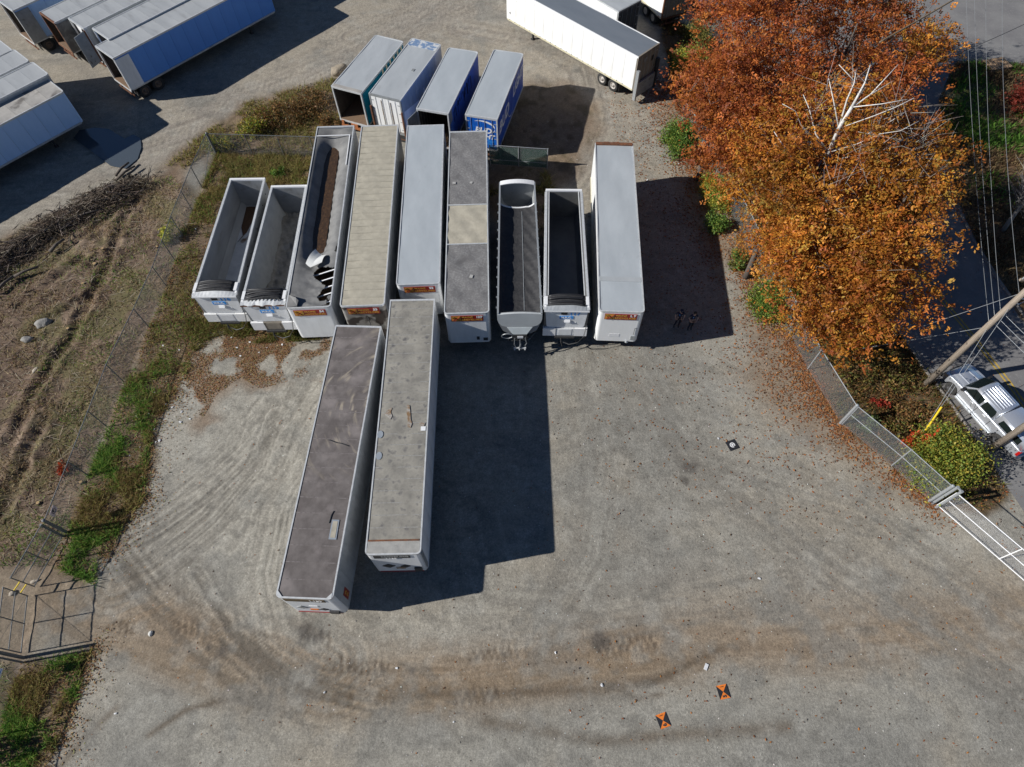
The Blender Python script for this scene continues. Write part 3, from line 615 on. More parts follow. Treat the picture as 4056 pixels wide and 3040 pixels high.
# ------------------------------------------------------------------ C: torn tarpaulin roof
def tarp_trailer():
    L, W, H = 16.04, 2.59, 4.11
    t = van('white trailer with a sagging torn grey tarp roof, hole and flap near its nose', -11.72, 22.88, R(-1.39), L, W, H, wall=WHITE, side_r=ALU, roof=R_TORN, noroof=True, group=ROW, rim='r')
    xs_ = np.linspace(-1.235, 1.235, 46); ys_ = np.concatenate([np.arange(.05, 6.5, .055), np.arange(6.5, L - .03, .14)])
    hole = [(.48, 3.21), (.75, 3.1), (1.07, 3.01), (1.26, 3.0), (1.26, .9), (1.05, .8), (1.0, .56), (1.26, .5), (1.26, .2), (.9, .12), (.73, .13), (1.03, .27), (1.0, .56), (.65, .49), (.34, .75), (.55, 1.1), (.71, 1.43), (.8, 1.63), (.5, 1.89), (.32, 2.1), (.17, 2.2), (-.03, 2.55), (-.04, 2.85), (.13, 3.14)]
    slit = [(1.10, 4.3), (1.26, 4.2), (1.26, 5.0), (1.16, 4.9)]
    XX, YY = np.meshgrid(xs_, ys_)
    dep = .78 * sstep(.0, 1, (15.85 - YY) / 2.6) * sstep(2.2, 6.2, YY) + .10 * sstep(.2, 1.2, YY)
    xv = -.16 + .05 * np.sin(YY * .5); sd = np.where(XX < xv, (XX - xv) / (1.235 + xv), (XX - xv) / (1.235 - xv))
    prof = .5 + .5 * np.cos(np.pi * np.clip(np.abs(sd), 0, 1) ** .92)
    ZZ = H - .04 - dep * prof + (fbm(XX * 1.5 + YY, YY * 2.6, 1.2, 3, 31) - .5) * .13 * np.sin(np.pi * (XX + 1.235) / 2.47) * (.4 + .6 * sstep(14, 3, YY)) + .03 * np.sin(YY * 2 * math.pi / .62 + XX * 1.5) * np.sin(np.pi * (XX + 1.235) / 2.47) * sstep(-.3, .5, XX)
    nx_ = len(xs_); id_ = np.arange(XX.size).reshape(XX.shape)
    F = np.stack([id_[:-1, :-1], id_[:-1, 1:], id_[1:, 1:], id_[1:, :-1]], -1).reshape(-1, 4)
    cx = (XX[:-1, :-1] + XX[1:, 1:]).ravel() / 2; cy = (YY[:-1, :-1] + YY[1:, 1:]).ravel() / 2
    jx = cx + (fbm(cx, cy, .25, 3, 8) - .5) * .16; jy = cy + (fbm(cx, cy, .25, 3, 9) - .5) * .16
    keep = ~(inpoly(jx, jy, hole) | inpoly(jx, jy, slit))
    link('roof_tarp', np_mesh('roof_tarp', np.stack([XX, YY, ZZ], -1).reshape(-1, 3), F[keep], R_TORN, None, True), t)
    # sludge lying level in the sag: the tarp itself gives it its outline
    pl = MB().grid(np.linspace(-.62, .3, 8), np.arange(4.7, 15.4, .3), lambda a, b_: H - .58 + .012 * math.sin(9 * a + 5 * b_) + .01 * math.sin(b_ * 3.1))
    pl.build('leaf_sludge', WETBROWN, t, True)
    for yy in (.51, 1.13, 1.68, 2.31, 2.92):
        MB().bar((1.24, yy, H - .12), (.0, yy - .18, H - .42), .07, .04).bar((-1.24, yy, H - .12), (.0, yy - .18, H - .42), .07, .04).build('roof_bow', PURE, t)
    # flap curled back over the tarp
    fm = MB(); us = np.linspace(0, 1, 9)
    A = [(-.24, 4.88), (.0, 4.55), (.23, 4.32), (.62, 4.13)]; B = [(-.52, 3.3), (-.36, 3.1), (-.18, 2.94), (.47, 3.3)]
    rows = []
    for k in range(4):
        row = []
        for u in us:
            px = A[k][0] * (1 - u) + B[k][0] * u; py = A[k][1] * (1 - u) + B[k][1] * u
            row.append((px, py, H + .02 - .42 * (1 - u) * (1 if k < 3 else .5) + .16 * math.sin(u * math.pi * .9) + .05 * k / 3))
        rows.append(row)
    n0 = 0
    for k in range(3):
        for i in range(8): fm.poly([rows[k][i], rows[k][i + 1], rows[k + 1][i + 1], rows[k + 1][i]])
    f = fm.build('torn_flap', FLAP, t, True)
    fm = MB(); fm.poly([(-1.22, .06, H + .01), (-.62, .10, H + .10), (-.55, .42, H + .16), (-.72, .60, H + .22), (-1.22, .95, H + .03)]).poly([(-1.22, .05, H + .0), (-.62, .07, H - .02), (-.62, .10, H + .10), (-1.22, .06, H + .01)])
    fm.build('torn_flap', R_TORN, t)
    MB().box((-1.2, 14.98, H - .005), (1.12, 15.05, H + .02)).box((1.06, 12.0, H - .02), (1.12, 14.97, H + .02)).build('tarp_batten', PURE, t)
    sign_board(t, '54', H, W)
    MB().tube([(.95, -.02, 1.2), (.95, -.02, 1.35)], .06, 8).box((.8, -.05, 1.2), (1.1, -.005, 1.36)).build('air_connection', GALV, t)
tarp_trailer()

# ------------------------------------------------------------------ D: tan quilted tarp, corroded nose
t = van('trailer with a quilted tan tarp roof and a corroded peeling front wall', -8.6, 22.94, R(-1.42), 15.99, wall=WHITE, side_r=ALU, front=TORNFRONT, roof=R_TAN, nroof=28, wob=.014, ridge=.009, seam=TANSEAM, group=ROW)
sign_board(t, '53', 4.11, 2.59)
MB().tube([(.1, -.03, 3.0), (.18, -.10, 2.5), (.12, -.04, 2.0)], .03, 6).build('loose_hose', HOSE, t)
# ------------------------------------------------------------------ E: plain pale roof
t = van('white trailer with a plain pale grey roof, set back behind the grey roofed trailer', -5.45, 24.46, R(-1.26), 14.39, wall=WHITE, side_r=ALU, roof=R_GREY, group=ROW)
sign_board(t, '93', 4.11, 2.59, x=.05)
# ------------------------------------------------------------------ F: three roof sheets
t = van('trailer with a dark speckled roof crossed by one tan tarp section', -2.529, 22.264, R(-.78), 15.85, wall=WHITE, roof=R_DARK, noroof=True, group=ROW)
for y0, y1, m in ((.05, 5.28, R_DARK), (5.34, 8.64, R_TAN), (8.70, 15.8, R_DARK)):
    st = y1 - y0
    ph = random.random() * 6
    MB().grid(np.linspace(-1.23, 1.23, 18), np.linspace(y0, y1, int(st / .16)), lambda a, b_: 4.075 + .018 * math.sin(a * 3 + ph) * math.sin(b_ * 2.4 + ph) + .012 * math.sin(5 * a + 3.3 * b_) + (.02 * math.sin(b_ * 6.5) * (m is R_TAN))).build('roof_sheet', m, t, True)
for yy in (5.31, 8.67): MB().box((-1.235, yy - .035, 4.07), (1.235, yy + .035, 4.125)).build('roof_strap', BRIGHT, t)
MB().box((-1.0, 10.6, 4.11), (-.78, 10.8, 4.118)).build('roof_patch', SEAM, t); MB().prism([(.12, 10.62), (.3, 10.58), (.34, 10.76), (.2, 10.8)], 4.11, 4.118).build('roof_patch', SEAM, t)
MB().prism([(.12, 2.62), (.32, 2.58), (.38, 2.8), (.22, 2.86)], 4.11, 4.12).build('roof_patch', SEAM, t)
sign_board(t, '127', 4.11, 2.59)
MB().box((.45, -.03, 1.45), (.62, -.002, 1.75)).box((.85, -.06, 1.4), (1.12, -.002, 1.62)).build('air_connection', STEEL, t)
# ------------------------------------------------------------------ I: L7
t = van('white trailer with a pale grey roof and one raised cross seam, last at the right', 6.373, 22.168, R(3.74), 14.42, wall=WHITE2, roof=R_GREY, noroof=True, group=ROW)
for y0, y1 in ((.05, 2.22), (2.56, 14.37)):
    MB().grid(np.linspace(-1.23, 1.23, 14), np.linspace(y0, y1, int((y1 - y0) / .3)), lambda a, b_: 4.08 + .008 * math.sin(a * 2 + b_) + .006 * math.sin(b_ * 1.7)).build('roof_sheet', R_GREY, t, True)
MB().box((-1.24, 2.22, 4.07), (1.24, 2.56, 4.115)).build('roof_seam', R_GREY2, t)
MB().box((-1.25, 14.2, 4.08), (1.25, 14.44, 4.17)).box((-.7, 14.3, 4.165), (-.35, 14.46, 4.19)).box((-.1, 14.3, 4.165), (.35, 14.46, 4.185)).build('rear_header', RUSTY, t)
sign_board(t, 'L 7', 4.11, 2.59)
MB().box((-.45, -.012, 1.62), (.15, -.002, 1.92)).build('placard', PURE, t)
MB().box((.85, -.03, 1.35), (1.1, -.003, 1.75)).tube([(.62, -.04, 1.14), (.7, -.12, 1.26)], .07, 8).build('air_connection', GALV, t)
MB().bar((.98, -.03, 1.9), (.98, -.03, 2.55), .02).bar((.98, -.03, 2.55), (1.12, -.03, 2.6), .02).build('air_line', STEEL, t)
# ------------------------------------------------------------------ J and K: the two trailers parked in front
FR = 'pair of trailers parked in front of the main row'
t = van('trailer with a purple brown dusty tarp roof, nearest to the camera', -9.509, 6.518, R(3.26), 15.04, wall=WHITE, side_r=ALU, roof=R_PURP, nroof=19, wob=.004, ridge=.004, seam=JSEAM, group=FR)
MB().prism([(.60, 2.72), (.97, 2.72), (.95, 3.68), (.60, 3.68)], 4.10, 4.115).build('roof_patch', PATCHG, t)
MB().prism([(.66, 2.80), (.90, 2.80), (.89, 3.6), (.66, 3.6)], 4.116, 4.124).build('roof_patch', R_TAN, t)
MB().tube([(-.35, 7.85, 4.115), (.1, 7.7, 4.12), (.3, 7.68, 4.115), (.72, 7.54, 4.115)], .022, 5).build('loose_cord', STEEL, t)
MB().tube([(.48, 3.5, 4.115), (.52, 3.9, 4.12), (.6, 4.1, 4.115)], .022, 5).build('loose_cord', STEEL, t)
for s in (-1, 1): MB().prism([(s * 1.24, .05), (s * 1.0, .05), (s * 1.24, .30)][::s], 4.10, 4.125).build('corner_plate', BRIGHT, t)
sg = MB().box((-1.02, -.03, 3.52), (.85, -.004, 3.94)).build('sign', mat('dark_ochre_board', (.11, .07, .02), (.06, .045, .03), 3, .6), t); text('L137', .3, sg, (.45, -.034, 3.73), FRONT, PURE, bold=.01)
def diamond(x, z, s_, m): MB().hexa([(x - s_, -.03, z), (x, -.03, z - s_), (x, -.004, z - s_), (x - s_, -.004, z)], [(x, -.03, z + s_), (x + s_, -.03, z), (x + s_, -.004, z), (x, -.004, z + s_)]).build('placard', m, t)
diamond(-.62, 2.2, .28, DOORGREY); diamond(.35, 1.9, .22, STEEL)
MB().box((-.35, -.02, 1.62), (.05, -.003, 1.88)).build('placard', ORANGE, t); MB().box((-.2, -.02, 2.3), (.2, -.003, 2.6)).build('placard', PURE, t)
MB().box((.55, -.1, 1.3), (1.0, -.003, 1.7)).build('air_connection', STEEL, t); MB().box((-1.1, -.03, 1.12), (1.1, -.002, 1.22)).build('marker_strip', RED_SIGN, t)
sg = MB().box((1.297, .55, 1.5), (1.312, .95, 2.5)).build('side_sign', RED_SIGN, t); text('R', .34, sg, (1.32, .75, 2.2), SIDE_R, GOLD, bold=.01); text('R', .34, sg, (1.32, .75, 1.8), SIDE_R, GOLD, bold=.01)
t = van('trailer with a grey dusty tarp roof, rust stained patches and pale cross seams', -5.677, 8.433, R(-.1), 14.92, wall=WHITE, roof=R_KGREY, nroof=24, wob=.008, ridge=.005, seam=KSEAM, group=FR)
MB().grid(np.linspace(-1.23, 1.23, 12), np.linspace(.06, .64, 6), lambda a, b_: 4.105 + .012 * math.sin(a * 9) * math.sin(b_ * 11)).build('roof_sheet', mat('pale_nose_sheet', (.36, .35, .325), (.27, .265, .25), 3, .8, bump=.4), t, True)
for pts in ([(-1.0, 7.36), (-.82, 7.2), (-.66, 7.05), (-.58, 7.25), (-.68, 7.5), (-.62, 7.72), (-.72, 7.76), (-.86, 7.56)], [(.14, 7.9), (.28, 7.86), (.34, 7.5), (.4, 7.0), (.48, 6.8), (.42, 6.55), (.26, 6.6), (.24, 7.0), (.16, 7.4)], [(.85, 6.85), (1.15, 6.8), (1.1, 6.6), (.9, 6.65)]): MB().prism(pts, 4.105, 4.122).build('roof_patch', RUSTPATCH, t)
MB().box((.95, 6.36, 4.105), (1.2, 6.6, 4.135)).build('roof_patch', PURE, t)
for cx_, cy_ in ((-1.12, 6.2), (-1.08, 5.0)): MB().prism([(cx_ + .16 * math.cos(q), cy_ + .22 * math.sin(q)) for q in np.linspace(0, 2 * math.pi, 11)[:-1]], 4.105, 4.118).build('roof_patch', PATCHG, t)
MB().box((-1.2, .62, 4.10), (1.2, .70, 4.13)).build('roof_strap', RUSTY, t)
sg = MB().box((-.95, -.03, 3.55), (.75, -.004, 3.95)).build('sign', STEEL, t); text('RECYCLING', .24, sg, (.05, -.034, 3.8), FRONT, DOORGREY, bold=.01); text('L132', .26, sg, (-.15, -.034, 3.5), FRONT, PURE, bold=.01)
diamond(-.5, 2.2, .32, STEEL); diamond(.3, 2.1, .25, STEEL)
MB().box((-.2, -.02, 1.65), (.25, -.003, 1.95)).build('placard', RUSTPATCH, t); MB().box((.7, -.1, 1.4), (1.05, -.003, 1.9)).build('air_connection', STEEL, t)
MB().box((-1.1, -.03, 1.12), (1.1, -.002, 1.22)).build('marker_strip', RED_SIGN, t)
MB().box((1.28, .05, 1.5), (1.305, .32, 3.9)).build('corner_post', DOORGREY, t)

# ------------------------------------------------------------------ N: short trailers behind the row
NG = 'short delivery trailers backed towards the row'
AX1 = (1.9, .75)
t = van('short trailer with a rusty open back and teal side with cream stripes', -11.93, 43.23, R(22.84), 7.03, 2.54, 3.94, near='rear', wall=WHITE2, side_l=TEAL, roof=R_GREY2, rear='none', group=NG, frame=BRIGHT, axles=AX1)
for i in range(6): MB().box((-1.272, .5 + i * .62, 3.25), (-1.285, .5 + i * .62 + .2, 3.85)[::1]).build('side_stripe', CREAM, t)
MB().box((-1.272, .3, 2.95), (-1.284, 4.2, 3.08)).build('side_stripe', CREAM, t)
MB().box((-1.15, 7.04, .55), (1.15, 7.14, .75)).box((-1.1, 7.04, .8), (-.9, 7.12, 1.1)).box((.9, 7.04, .8), (1.1, 7.12, 1.1)).box((-.3, 7.04, .76), (.3, 7.1, 1.0)).build('dock_bumper', mat('orange_rust', (.42, .14, .04), (.22, .09, .04), 6, .8), t)
MB().box((-1.2, 6.7, 3.925), (1.2, 7.0, 3.955)).build('roof_strap', R_DIRTY, t)
t = van('short trailer with closed white rust streaked doors and a peeled roof nose', -8.97, 42.11, R(21.7), 7.43, 2.58, 4.05, near='rear', wall=ALU, side_l=ALU, roof=R_GREY2, rear='closed', door=WHITE2, group=NG, frame=DOORGREY, axles=AX1)
MB().box((-1.2, .08, 4.03), (1.2, .95, 4.05)).build('roof_sheet', mat('peeled_blue_roof', (.16, .24, .38), (.55, .56, .56), 2.2, .5, lo=.48, hi=.56), t)
for px in (.35, -.4): MB().box((px - .03, 7.436, 1.6), (px + .03, 7.445, 3.7)).build('rust_streak', RUSTPATCH, t)
for a_, b_, c_, d_ in ((4.4, 7.2, 1.3, 2.9), (3.1, 3.9, 1.6, 2.8)): MB().hexa([(-1.295, a_, c_), (-1.295, b_, c_), (-1.291, b_, c_), (-1.291, a_, c_)], [(-1.295, a_ + .3, d_ - .6), (-1.295, b_ - .1, d_), (-1.291, b_ - .1, d_), (-1.291, a_ + .3, d_ - .6)]).build('side_graphic', WHITE, t)
for s in (-1, 1): MB().box((s * 1.29 - .05, 7.44, 1.0), (s * 1.29 + .05, 7.56, 3.1)).build('dock_post', RUSTY, t)
MB().box((-.5, 3.6, 4.035), (-.7, 3.9, 4.06)).build('roof_vent', DOORGREY, t)
t = van('short blue trailer with black paint drips and an open empty back', -5.37, 40.34, R(15.75), 7.66, 2.43, 4.11, near='rear', wall=BLUE_M, roof=R_GREY, rear='none', group=NG, frame=BRIGHT, axles=AX1)
for i in range(26):
    yy = 2.2 + i * .17 + random.uniform(-.06, .06); z1 = 3.75 - random.random() * .3; ln = random.uniform(.15, 1.0)
    MB().box((-1.235, yy, z1 - ln), (-1.229, yy + random.uniform(.03, .12), z1)).build('paint_drip', BLACK, t)
MB().box((-1.24, 6.95, 3.1), (-1.228, 7.6, 4.0)).build('side_patch', DOORGREY, t)
d = MB().hexa([(1.2, 7.66, 1.2), (1.24, 7.66, 1.2), (1.55, 8.75, 1.2), (1.51, 8.75, 1.2)], [(1.2, 7.66, 3.9), (1.24, 7.66, 3.9), (1.55, 8.75, 3.9), (1.51, 8.75, 3.9)]).build('rear_door', DOORGREY, t)
for yy in np.arange(.6, 7.4, .5): MB().box((1.13, yy, 1.3), (1.17, yy + .06, 3.9)).build('wall_batten', DOORBROWN, t)
bx = tag(MB().box((-.28, -.2, 0), (.28, .2, .5)).build('cardboard_box', mat('brown_card', (.42, .27, .15), (.36, .22, .12), 4, .8)), 'brown cardboard box standing inside the open blue trailer', 'box')
bx.location = t.matrix_basis @ Vector((-.5, 7.2, 1.245)); bx.rotation_euler = (0, 0, .4)
t = van('short blue beer trailer with large white lettering on side and doors', -1.87, 39.96, R(14.92), 8.12, 2.41, 3.83, near='rear', wall=BLUE_B, side_l=BLUE_B, roof=R_GREY, rear='closed', door=BLUE_F, group=NG, frame=BRIGHT, axles=AX1)
text('BUD', 1.25, t, (-1.212, 6.3, 2.55), SIDE_L, PURE, bold=.03, shear=.25, sx=1.15); text('LIGHT', 1.05, t, (-1.212, 2.0, 2.75), SIDE_L, PURE, bold=.02, shear=.25, sx=1.05)
def swoosh(ax, pts, w, m=PURE):
    mb = MB()
    for i in range(len(pts) - 1):
        w0 = w * math.sin(math.pi * (i + .3) / len(pts)); w1 = w * math.sin(math.pi * (i + 1.3) / len(pts))
        (u0, v0), (u1, v1) = pts[i], pts[i + 1]
        if ax == 'side': mb.poly([(-1.211, u0, v0 - w0), (-1.211, u1, v1 - w1), (-1.211, u1, v1 + w1), (-1.211, u0, v0 + w0)])
        else: mb.poly([(u0, 8.112, v0 - w0), (u1, 8.112, v1 - w1), (u1, 8.112, v1 + w1), (u0, 8.112, v0 + w0)])
    return mb.build('swoosh', m, t)
swoosh('side', [(4.2 + .9 * math.cos(q), 2.5 + 1.1 * math.sin(q)) for q in np.linspace(-2.6, 1.6, 16)], .05)
swoosh('rear', [(.0 + 1.0 * math.cos(q), 2.95 + .55 * math.sin(q)) for q in np.linspace(1.0, 3.9, 14)], .08)
text('BUD', .62, t, (-.1, 8.113, 2.7), REAR, PURE, bold=.02, shear=.2); text('LIGHT', .52, t, (-.2, 8.113, 2.2), REAR, PURE, bold=.02, shear=.2)
for i in range(14): MB().box((-1.0 + random.uniform(0, .5), 8.111, 1.3 + i * .06), (-1.0 + random.uniform(.5, .7), 8.114, 1.33 + i * .06)).build('splash_print', SIGNBLUE, t)

# ------------------------------------------------------------------ T: trailers top left, open backs; S: noses at the left edge
TG = 'long trailers parked slantwise at the upper left'
h = R(41.4)
def tape(t, L, s, W, zb=1.12, n=9):
    mb = MB(); mr_ = MB()
    for i in range(n):
        y = .8 + i * (L - 1.6) / (n - 1); mb.box((s * (W / 2 + .021), y, zb), (s * (W / 2 + .025), y + .22, zb + .06)); mr_.box((s * (W / 2 + .021), y + .221, zb), (s * (W / 2 + .025), y + .5, zb + .06))
    mb.build('white_tape', PURE, t); mr_.build('red_tape', RED_SIGN, t)
t = van('long trailer with a vivid blue side and its grey rear door folded back', -31.55, 48.51, h, 14.98, 2.55, 3.95, near='rear', wall=BLUE, roof=R_SILV, nroof=12, ridge=.004, wob=.004, rear='open', door=WHITE, group=TG, rim='r')
tape(t, 14.98, -1, 2.55, n=11)
text('U', .9, t, (-1.277, .9, 3.2), SIDE_L, WHITE, bold=.02)
t = van('long silver trailer with a thin pale rear header, beside the blue sided trailer', -32.5, 50.85, h, 15.5, 2.46, 4.05, near='rear', wall=ALU, roof=R_SILV, nroof=12, ridge=.004, wob=.004, rear='open', door=DOORGREY, group=TG)
t = van('long silver trailer with a rusty door edge and a white sheet inside the rear', -35.1, 52.55, h, 15.5, 2.36, 3.95, near='rear', wall=ALU, roof=R_SILV, nroof=12, ridge=.004, wob=.004, rear='none', door=DOORGREY, group=TG)
d = MB().hexa([(-1.2, 15.5, 1.2), (-1.15, 15.5, 1.2), (-1.5, 16.6, 1.2), (-1.55, 16.6, 1.2)], [(-1.2, 15.5, 3.8), (-1.15, 15.5, 3.8), (-1.5, 16.6, 3.8), (-1.55, 16.6, 3.8)]).build('rear_door', DOORGREY, t)
MB().bar((-1.2, 15.54, 1.2), (-1.2, 15.54, 3.8), .12).build('door_edge', RUSTY, t)
MB().poly([(-.2, 15.3, 3.7), (1.1, 15.3, 3.8), (1.1, 15.25, 2.2)]).build('torn_sheet', PURE, t)
t = van('long silver trailer with a crumpled roof edge and an open dirty grey door', -38.0, 53.75, h, 15.5, 2.42, 3.8, near='rear', wall=ALU, roof=R_SILV, nroof=12, ridge=.004, wob=.004, rear='open', door=mat('blotched_door', (.21, .205, .19), (.13, .125, .115), 1.6, .6, lo=.45, hi=.55), group=TG, frame=RUSTY)
t = van('silver trailer cut off by the upper left corner, its dark door open', -41.9, 55.3, h, 15.5, 2.5, 4.0, near='rear', wall=ALU, side_l=SHADE_BLUE, roof=R_SILV, nroof=12, ridge=.004, wob=.004, rear='open', door=DOORGREY, group=TG)
SG = 'trailers with noses showing at the left edge'
h = R(-138.4)
t = van('trailer with a stained dirty roof and a pale side coloured with blue shade, lowest at the left edge', -34.15, 44.76, h, 16, 2.45, 3.75, wall=SHADE_BLUE, roof=R_DIRTY, nroof=13, ridge=.006, wob=.004, group=SG); tape(t, 16, -1, 2.45, n=10)
t = van('trailer with white patches on a silver roof, between dirty roof and bare roof', -35.66, 45.83 + .6, h, 16, 2.41, 4.08, wall=ALU, roof=R_SILV, nroof=13, ridge=.004, wob=.004, group=SG)
for q in ((-.3, 3.6), (-.2, 4.9), (.5, 3.2)): MB().box((q[0], q[1], 4.075), (q[0] + .35, q[1] + .4, 4.095)).build('roof_patch', PURE, t)
t = van('silver roofed trailer with a red lettered side, second from the top at the left edge', -37.76, 47.75 + .4, h, 16, 2.36, 4.07, wall=ALU, roof=R_SILV, nroof=13, ridge=.004, wob=.004, group=SG)
MB().box((-1.184, .9, 3.3), (-1.19, 3.0, 3.65)).build('side_stripe', RED_SIGN, t)
t = van('silver roofed trailer whose nose barely enters the left edge, highest of them', -39.6, 49.6, h, 16, 2.37, 4.07, wall=ALU, roof=R_SILV, nroof=13, ridge=.004, wob=.004, group=SG)

# ------------------------------------------------------------------ W: white trailers at the top
WG = 'white trailers parked along the upper edge'
t = van('long white trailer with a slate grey roof and a raised lift gate', 11.13, 47.37, R(-43.68), 14.69, 2.59, 4.0, near='rear', wall=WHITE2, roof=R_SLATE, rear='closed', door=DOORBROWN, group=WG, rim='w', rail=PURE, frame=DOORBROWN, axles=(3.35, 2.15), npan=13)
for s, m in ((1, GALV), (-1, STEEL)): MB().box((s * 1.22 - .09, 14.71, .35), (s * 1.22 + .09, 14.98, 2.9)).build('lift_rail', m, t)
MB().box((-1.1, 14.74, .5), (1.1, 14.90, 1.75)).build('lift_platform', DOORGREY, t)
MB().box((-.75, 14.68, 2.9), (-.5, 14.70, 3.3)).build('door_window', BLACK, t); MB().box((.1, 14.68, 3.2), (.5, 14.70, 3.5)).build('placard', DOORGREY, t)
for i in range(22): MB().box((1.297, .5 + i * .62, 1.2), (1.317, .56 + i * .62, 1.25)).build('marker', STEEL, t)
text('4', .3, t, (1.30, .55, 1.8), SIDE_R, STEEL, bold=.01)
t = van('white trailer behind the slate roofed one, its dark rear in shade', 10.26, 53.3, R(-39.5), 14, 2.59, 4.11, near='rear', wall=WHITE2, side_r=WHITE2, roof=R_GREY2, rear='closed', door=mat('dark_grey_door', (.075, .08, .085), (.05, .055, .06), 2, .6), group=WG, frame=DOORGREY)  # rear door in a near-black grey with slight tone variation
t = van('white trailer with white wheels and a brown slatted rear by the trees', 15.0, 57.0, R(-24), 14, 2.6, 4.11, near='rear', wall=WHITE2, roof=R_GREY2, rear='closed', door=DOORBROWN, group=WG, rim='w', frame=RUSTY, axles=(2.7, 1.45))
tape(t, 14, 1, 2.6, n=5)
t = van('trailer with blue shade put in its colour, half hidden behind bare shrubs at the top', 19.2, 58.0, R(-16), 12, 2.5, 4.0, near='rear', wall=SHADE_BLUE, roof=R_GREY2, rear='closed', door=WHITE2, group=WG)

# ------------------------------------------------------------------ open topped tipping trailers
def tipper(label, x, y, h, L, H, W0=2.58, W1=2.32, number='116', rail_l=BRIGHT, rail_r=BRIGHT, interior=ALU_IN, fl=None, torn=False, scallop=False, hatch=None, double=False, capm=BRIGHT):
    t = empty('tipping_trailer', (x, y, 0), -h, label, 'trailer', ROW)
    zf = 1.65; hw = lambda yy: (W0 + (W1 - W0) * yy / L) / 2
    for s in (-1, 1):
        n = 8; st = L / n
        for i in range(n):
            y0, y1 = i * st + .004, (i + 1) * st - .004
            o0, o1 = s * hw(y0), s * hw(y1); th = -s * .05
            MB().hexa([(o0 + th * 1.0, y0, zf - .35), (o0, y0, zf - .35), (o1, y1, zf - .35), (o1 + th, y1, zf - .35)], [(o0 + th, y0, H - .06), (o0, y0, H - .06), (o1, y1, H - .06), (o1 + th, y1, H - .06)]).build('side_panel', interior, t)
        MB().bar((s * (hw(0) - .03), -.02, H - .03), (s * (hw(L) - .03), L, H - .03), .14, .10).build('top_rail', rail_l if s < 0 else rail_r, t)
        # sloping fillet between side and floor
        MB().hexa([(s * (hw(0) - .06), .06, zf), (s * (hw(0) - .34), .06, zf), (s * (hw(L) - .34), L - .06, zf), (s * (hw(L) - .06), L - .06, zf)], [(s * (hw(0) - .055), .06, zf + .42), (s * (hw(0) - .065), .06, zf + .42), (s * (hw(L) - .065), L - .06, zf + .42), (s * (hw(L) - .055), L - .06, zf + .42)]).build('floor_fillet', interior, t)
        if double: MB().tube([(s * (hw(0) - .22), .9, H + .0), (s * (hw(L) - .20), L - .1, H + .0)], .035, 6).tube([(s * (hw(0) + .05), .0, H - .05), (s * (hw(L) + .06), L - .1, H - .05)], .02, 6).build('tarp_rail', BRIGHT, t)
        for yy in np.arange(.5, L, 1.05): MB().box((s * hw(yy) - .03, yy, H - .55), (s * hw(yy) + .035, yy + .05, H - .5)).build('tie_hook', STEEL, t)
    MB().hexa([(-hw(0) + .06, .05, zf - .08), (hw(0) - .06, .05, zf - .08), (hw(L) - .06, L - .05, zf - .08), (-hw(L) + .06, L - .05, zf - .08)], [(-hw(0) + .06, .05, zf), (hw(0) - .06, .05, zf), (hw(L) - .06, L - .05, zf), (-hw(L) + .06, L - .05, zf)]).build('floor', fl or interior, t)
    # nose wall narrows downwards, rounded lower corners
    wb, wt = 1.12, 1.24
    ol = [(-wt, H - .1), (-wb - .02, 2.5)] + [(-wb + .16 - .16 * math.cos(q), 2.40 - .16 * math.sin(q)) for q in np.linspace(0, math.pi / 2, 5)]
    ol = ol + [(-px, pz) for px, pz in ol[::-1]]
    mb = MB(); n0 = len(ol)
    mb.v = [(px, -.03, pz) for px, pz in ol] + [(px, .045, pz) for px, pz in ol]; mb.f = [tuple(range(n0)), tuple(range(2 * n0 - 1, n0 - 1, -1))] + [(i, n0 + i, n0 + (i + 1) % n0, (i + 1) % n0) for i in range(n0)]; mb.m = [0] * len(mb.f)
    nose = mb.build('front_wall', WHITE, t)
    MB().box((-wt, .046, zf - .3), (wt, .09, H - .06)).build('bulkhead', interior, t)
    MB().box((-1.15, L - .05, zf - .3), (1.15, L, H - .07)).build('tailgate', interior, t)
    MB().box((-hw(L) - .02, L - .06, H - .07), (hw(L) + .02, L + .10, H + .05)).build('rear_cap', PURE, t)
    # hood shelf and tarp roll
    mb = MB(); k = 12; zz = lambda px: H + .02 + .14 * (1 - (px / 1.3) ** 2)
    for i in range(k):
        a, b_ = -1.3 + 2.6 * i / k, -1.3 + 2.6 * (i + 1) / k; wv = .05 * math.sin(i * 1.9) if torn else 0; wv2 = .05 * math.sin((i + 1) * 1.9) if torn else 0
        mb.hexa([(a, -.14 + wv, H - .06), (b_, -.14 + wv2, H - .06), (b_, .20, H - .04), (a, .20, H - .04)], [(a, -.14 + wv, H + .0), (b_, -.14 + wv2, H + .0), (b_, .20, zz(b_) - .02), (a, .20, zz(a) - .02)])
    mb.build('hood_shelf', capm, t); MB().box((-1.31, -.16, H - .09), (1.31, -.141, H + .0)).build('hood_lip', PURE if not torn else RUSTY, t)
    for i in range(6):
        yy = .26 + i * .13 + (random.uniform(-.03, .03)); lift = .20 + .03 * (i % 2)
        MB().tube([(px, yy + (.05 * math.sin(px * 3 + i) if torn else .01 * math.sin(px * 5 + i)), H + .0 + lift * (1 - (px / 1.22) ** 2)) for px in np.linspace(-1.08, 1.08, 11)], .068, 7).build('tarp_fold', BLACK if i % 2 else TARPB, t, True)
    if torn:
        for i in range(9): MB().tube([(-.9 + i * .22, .22, H + .02), (-.85 + i * .22, .12, H + .10), (-.82 + i * .22, .2, H + .16)], .03, 5).build('tarp_scrap', BLACK, t)
